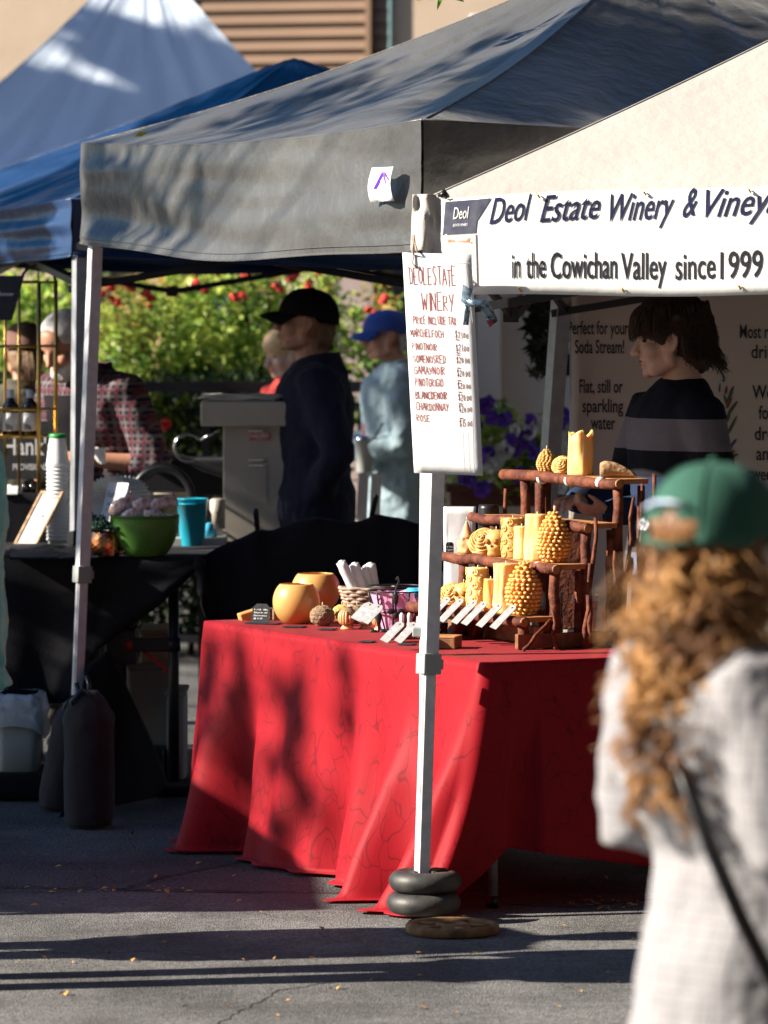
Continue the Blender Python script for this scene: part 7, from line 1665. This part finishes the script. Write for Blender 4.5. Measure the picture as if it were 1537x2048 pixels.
# ---- man in the black cap and navy jacket
man, HM, HC = person('man in a black baseball cap and dark navy jacket standing in profile', stand_at(628, 18.3), LEFT+.10, 1.845, 'skin_old', head_rot=(-.05, -.13, 0),
    arms=[((-.07, -.27, 1.13), (.05, -.235, .90)), ((-.07, .245, 1.14), (.03, .14, .95))], top=dict(mat='navy_jacket', hem=.80, ex=.036, sleeve=.024, wrinkle=.03, collar=True, flare=.01), wide=1.0)
cap_meshes(man, HM, Mt['black_cap'], sz=1.02, tall=1.06)
m = MB(); rnd = random.Random(9)
def nape(r):
    a = pi+r.uniform(-1.15, 1.15); p = V((cos(a)*.098-.01, sin(a)*.079, .01)); return [p, V((cos(a)*.100-.012, sin(a)*.078, -.03)), V((cos(a)*.09-.015, sin(a)*.07, -.06-r.uniform(0, .02))), V((cos(a)*.095-.02, sin(a)*.07, -.078-r.uniform(0, .02)))]
strands(m, HM, 160, rnd, nape, .0055); m.build('hair', Mt['hair_tan'], man, local=True)

# ---- man in the blue cap with a cup
bc, HM, HC = person('older man in a royal blue cap and pale blue grey jacket holding a drink cup', stand_at(797, 22.3), LEFT+.15, 1.76, 'skin_old', head_rot=(.12, .08, 0), lean=.05,
    arms=[((.06, -.255, 1.12), (.27, -.05, 1.10)), ((.02, .26, 1.11), (.28, .06, 1.08))], hands=[dict(d=(.7, .6, .2), n=(.2, .7, 0), thumb=(0, 0, 1), curl=(.7, .75, .8, .85)), dict(d=(.85, -.35, .15), n=(.2, -.7, 0), thumb=(0, 0, 1), curl=(.7, .75, .8, .85))],
    top=dict(mat='pale_jacket', hem=.72, ex=.05, sleeve=.03, wrinkle=.04, collar=True), wide=1.05)
cap_meshes(bc, HM, Mt['blue_cap'], sz=1.05)
m = MB(); rnd = random.Random(3); strands(m, HM, 70, rnd, nape, .004); m.build('hair', Mt['hair_grey'], bc, local=True)
m = MB(); m.tube([(.095, -.05, .0), (.095, .05, .0)], .0025, 5); m.tube([(.09, .052, .0), (.0, .082, .006)], .0025, 5); m.tube([(.09, -.052, .0), (.0, -.082, .006)], .0025, 5); m.xf(HM); m.build('glasses', Mt['dark_metal'], bc, local=True)
m = MB(); m.loft([ering((.12, .0, z), .055, .075) for z in (.95, 1.1, 1.25, 1.34)]); m.build('shirt', Mt['maroon'], bc, local=True, sm=1)
q = at(729, 945, 22.1); cup(V((q.x, 22.08, q.z)), .034, .045, .16, 'grey travel cup held by the man in the blue cap', Mt['grey_plastic'], Mt['chrome'], name='travel_cup')
m = MB(); m.tube([at(745, 885, 22.05), at(766, 846, 22.0)], .006, 6); tag(m.build('straw', Mt['black_plastic'], None), 'black straw sticking out of the grey travel cup', 'straw')

# ---- woman in red
rw, HM, HC = person('fair haired woman in a red top looking down behind the beige machine', stand_at(582, 22.6), radians(218), 1.67, 'skin', head_rot=(-.05, .25, .0), top=dict(mat='red_top', hem=.85, ex=.02, sleeve=.015, wrinkle=.02), head_off=(.05, 0, -.01), wide=.92)
m = MB(); m.ell((-.012, 0, .050), (.112, .089, .086), 20, 12); m.ell((-.03, 0, .0), (.085, .086, .07)); m.ell((-.11, 0, .06), (.045, .05, .05)); m.xf(HM); hs = m.build('hair', Mt['hair_blond'], rw, local=True)

# ---- man in the plaid shirt
pm_, HM, HC = person('grey bearded man in a plaid shirt bending forward with a napkin in hand', stand_at(206, 18.55), radians(232), 1.80, 'skin_old', head_rot=(-.10, .5, 0), lean=.18, head_off=(.10, 0, -.045),
    arms=[((.02, -.29, 1.12), (.20, -.16, 1.10)), ((.04, .31, 1.12), (.24, .12, 1.15))], hands=[None, dict(d=(.7, -.45, -.15), n=(.0, -.6, -.6), thumb=(.4, .2, 1), curl=(.7, .8, .85, .9))],
    top=dict(mat='plaid', hem=.82, ex=.035, sleeve=.024, wrinkle=.03, short=.25, name='shirt', collar=True), wide=1.12)
m = MB(); m.ell((-.022, 0, .048), (.104, .088, .080), 20, 12); m.ell((-.05, 0, -.01), (.06, .082, .06)); m.xf(HM); m.build('hair', Mt['hair_grey'], pm_, local=True, remesh=.007, sm=1)
m = MB(); m.ell((.058, 0, -.09), (.044, .054, .045)); m.ell((.04, .045, -.05), (.03, .022, .05)); m.ell((.04, -.045, -.05), (.03, .022, .05)); m.xf(HM); m.build('beard', Mt['hair_grey'], pm_, local=True, remesh=.007, sm=1, disp=.012, dscale=.02)
m = MB(); m.loft([ering((.175+.20*max(0, z-.95)-.03, -.01, z), .035, .085) for z in (.85, 1.0, 1.15, 1.3, 1.4)]); m.build('apron', Mt['black_cap'], pm_, local=True, sm=1)
q = at(203, 912, 18.2); m = MB(); rg = []
for i in range(9):
    u = i/8; n = 16; rg.append([q+V((-.03*u+.008, 0, .06*u-.03))+V((cos(2*pi*k/n)*(.012+.022*u)*(1+.35*noise.noise(V((k, u*4, 1)))), sin(2*pi*k/n)*(.012+.02*u), .012*noise.noise(V((k*.9, u*3, 2))))) for k in range(n)])
m.loft(rg); tag(m.build('napkin', Mt['paper'], None, False), 'crumpled white napkin held in the hand of the plaid shirt man', 'napkin')

# ---- person in the brown cap, from behind
bp_, HM, HC = person('person in a brown cap and olive jacket seen from behind the gold rack', stand_at(52, 19.6), radians(95), 1.70, 'skin_old', head_rot=(0, .15, 0), top=dict(mat='olive_jacket', hem=.80, ex=.045, sleeve=.03, wrinkle=.03, collar=True), wide=1.1)
cap_meshes(bp_, HM, Mt['brown_cap'], brim=True, sz=1.07, tall=1.1)
m = MB(); rnd = random.Random(13); strands(m, HM, 130, rnd, nape, .006)
def pony(r):
    y = r.uniform(-.03, .03); return [V((-.10, y*.6, .0)), V((-.13, y, -.03)), V((-.135, y*1.3, -.09)), V((-.12, y*1.2, -.16+r.uniform(-.02, .02)))]
strands(m, HM, 50, rnd, pony, .008); m.build('hair', Mt['hair_tan'], bp_, local=True)

# ---- passers-by at the left edge
tl, HM, HC = person('person in a teal jacket mostly cut off by the left edge of the frame', (-1.15, 12.12, 0), radians(172), 1.74, 'skin', arms=[((.0, -.26, 1.16), (.10, -.25, .95)), ((-.115, .25, 1.13), (.08, .24, 1.02))], top=dict(mat='teal', hem=.80, ex=.045, sleeve=.035, wrinkle=.03), wide=1.05)
m = MB(); m.ell((-.02, 0, .045), (.108, .09, .085), 20, 12); m.ell((-.05, 0, -.03), (.06, .085, .09)); m.xf(HM); m.build('hair', Mt['hair_dark'], tl, local=True, remesh=.008, sm=1)
t2, HM, HC = person('person in an olive jacket walking beyond the left edge of the frame', (-2.1, 12.55, 0), radians(5), 1.72, 'skin', top=dict(mat='olive_jacket', hem=.80, ex=.04, sleeve=.03, wrinkle=.03), wide=1.1)
cap_meshes(t2, HM, Mt['black_cap'])

# ---- woman in the foreground with the green cap and curls
fx = at(1447, 1000, 7.0)
wm, HM, HC = person('curly haired woman in a green cap and pale tweed coat in the foreground', (fx.x, 7.0, 0), radians(30), 1.53, 'skin', head_rot=(.38, .03, 0), head_off=(-.015, .0, 0),
    arms=[((-.03, -.205, 1.13), (.17, -.17, 1.00)), ((-.045, .235, 1.13), (.18, .14, 1.10))], top=dict(mat='tweed', name='coat', hem=.55, ex=.024, sleeve=.020, wrinkle=.022, flare=.035, collar=True), pants='denim', wide=1.0,
    spine=[(.5, -.02), (.85, .015), (1.02, .05), (1.30, -.055), (1.40, -.04), (1.5, 0), (2, 0)])
cp = cap_meshes(wm, HM, Mt['green_cap'], sz=1.24, tall=1.25, back_hole=True)
m = MB()
for k in range(6):
    a = k*pi/3+.5; m.tube([V((-.010+cos(a)*.113*cos(u*pi/2)**.72*1.243, sin(a)*.09*cos(u*pi/2)**.72*1.243, .02+.1255*sin(u*pi/2))) for u in [i/12*.97 for i in range(13)]], .0016, 4)
m.xf(HM); m.build('seam', Mt['green_cap'], cp, local=True)
m = MB(); m.tube([(-.135, -.050, .012), (-.150, 0, .004), (-.135, .050, .012)], .011, 8, flat=.4); m.xf(HM); m.build('strap', Mt['green_cap'], cp, local=True)
m = MB(); m.tube([(-.128, .055, .068), (-.143, .025, .078), (-.146, 0, .079), (-.140, -.03, .075)], .0095, 8, flat=.4); m.xf(HM); m.build('stitched_patch', mat('pale_patch', (.72, .75, .85), (.35, .45, .7), 60, rough=.7), cp, local=True)
m = MB(); m.ell((-.138, .050, .036), (.013, .013, .011)); m.xf(HM); m.build('buckle', Mt['chrome'], cp, local=True)
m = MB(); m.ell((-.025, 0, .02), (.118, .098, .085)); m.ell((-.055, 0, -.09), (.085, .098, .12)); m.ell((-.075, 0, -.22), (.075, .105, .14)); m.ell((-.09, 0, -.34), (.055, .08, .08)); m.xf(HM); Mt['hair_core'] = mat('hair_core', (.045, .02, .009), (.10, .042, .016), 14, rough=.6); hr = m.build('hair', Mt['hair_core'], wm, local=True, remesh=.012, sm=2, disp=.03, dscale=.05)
m = MB(); m.ell((-.030, 0, .032), (.115, .098, .080), 24, 14); 
r_h = random.Random(3)
for _ in range(260):
    a = pi+r_h.uniform(-1.7, 1.7); dr = r_h.uniform(-.004, .004); z1 = r_h.uniform(-.07, -.02); pts = []
    for k in range(8):
        u = k/7; el = 1.15-2.0*u; pts.append(V((-.030+cos(a+.12*sin(u*5+_))*.117*cos(el), sin(a+.12*sin(u*5+_))*.100*cos(el), .032+.082*sin(el))))
    m.tube(pts, .0028, 4)
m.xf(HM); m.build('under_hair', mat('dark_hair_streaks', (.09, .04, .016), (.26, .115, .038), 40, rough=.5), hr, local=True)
rnd = random.Random(11); m = MB()
for i in range(230):
    a = pi+rnd.uniform(-1.9, 1.9); z0 = rnd.uniform(-.33, .02); q = -z0; w_ = 1-.25*max(0, q-.15)/.2
    p = V((cos(a)*.100*w_-.03-.09*min(q, .3), sin(a)*.090*w_, z0)); L = rnd.uniform(.09, .17); R_ = rnd.uniform(.010, .023); tw_ = rnd.uniform(1.2, 2.6)*2*pi; ph0 = rnd.uniform(0, 6); n = 20; sp_ = rnd.uniform(-.01, .035)
    o = V((cos(a), sin(a), 0)); s_ = V((-sin(a), cos(a), 0)); hnd = rnd.choice((-1, 1))
    for f in range(8):
        ph = ph0+rnd.uniform(-.38, .38); dR = rnd.uniform(.75, 1.25); rr = rnd.uniform(.0012, .0024); pts = []
        for k in range(n):
            u = k/(n-1); R2 = R_*(.5+.8*u)*dR; pts.append(p+o*(sp_*u+.010+R2*cos(ph+tw_*u))+s_*(hnd*R2*sin(ph+tw_*u)+.03*noise.noise(V((i, u*2, f*.15)))*u)+V((0, 0, -L*u*(1+.015*f))))
        m.tube(pts, [rr*(1-.75*(k/(n-1))**3) for k in range(n)], 3)
for i in range(140):   # flyaways
    a = pi+rnd.uniform(-2, 2); z0 = rnd.uniform(-.38, .0); p = V((cos(a)*.12-.05, sin(a)*.12, z0)); o = V((cos(a), sin(a), rnd.uniform(-1, .3))); m.tube([p+o*(.02*k)+V((rnd.uniform(-.006, .006), rnd.uniform(-.006, .006), -.006*k*k*.3)) for k in range(4)], .0009, 3)
m.xf(HM); m.build('curls', Mt['curls'], hr, local=True)
WI = (Matrix.Translation((fx.x, 7.0, 0)) @ Matrix.Rotation(radians(30), 4, 'Z') @ Matrix.Scale(1.53/1.75, 4)).inverted()
m = MB(); m.tube([WI @ at(px, py, D) for px, py, D in ((1330, 1420, 6.92), (1385, 1590, 6.83), (1425, 1700, 6.80), (1480, 1830, 6.785), (1545, 1960, 6.78), (1590, 2040, 6.80))], .016, 8, flat=.3); m.build('bag_strap', Mt['black_plastic'], wm, local=True)
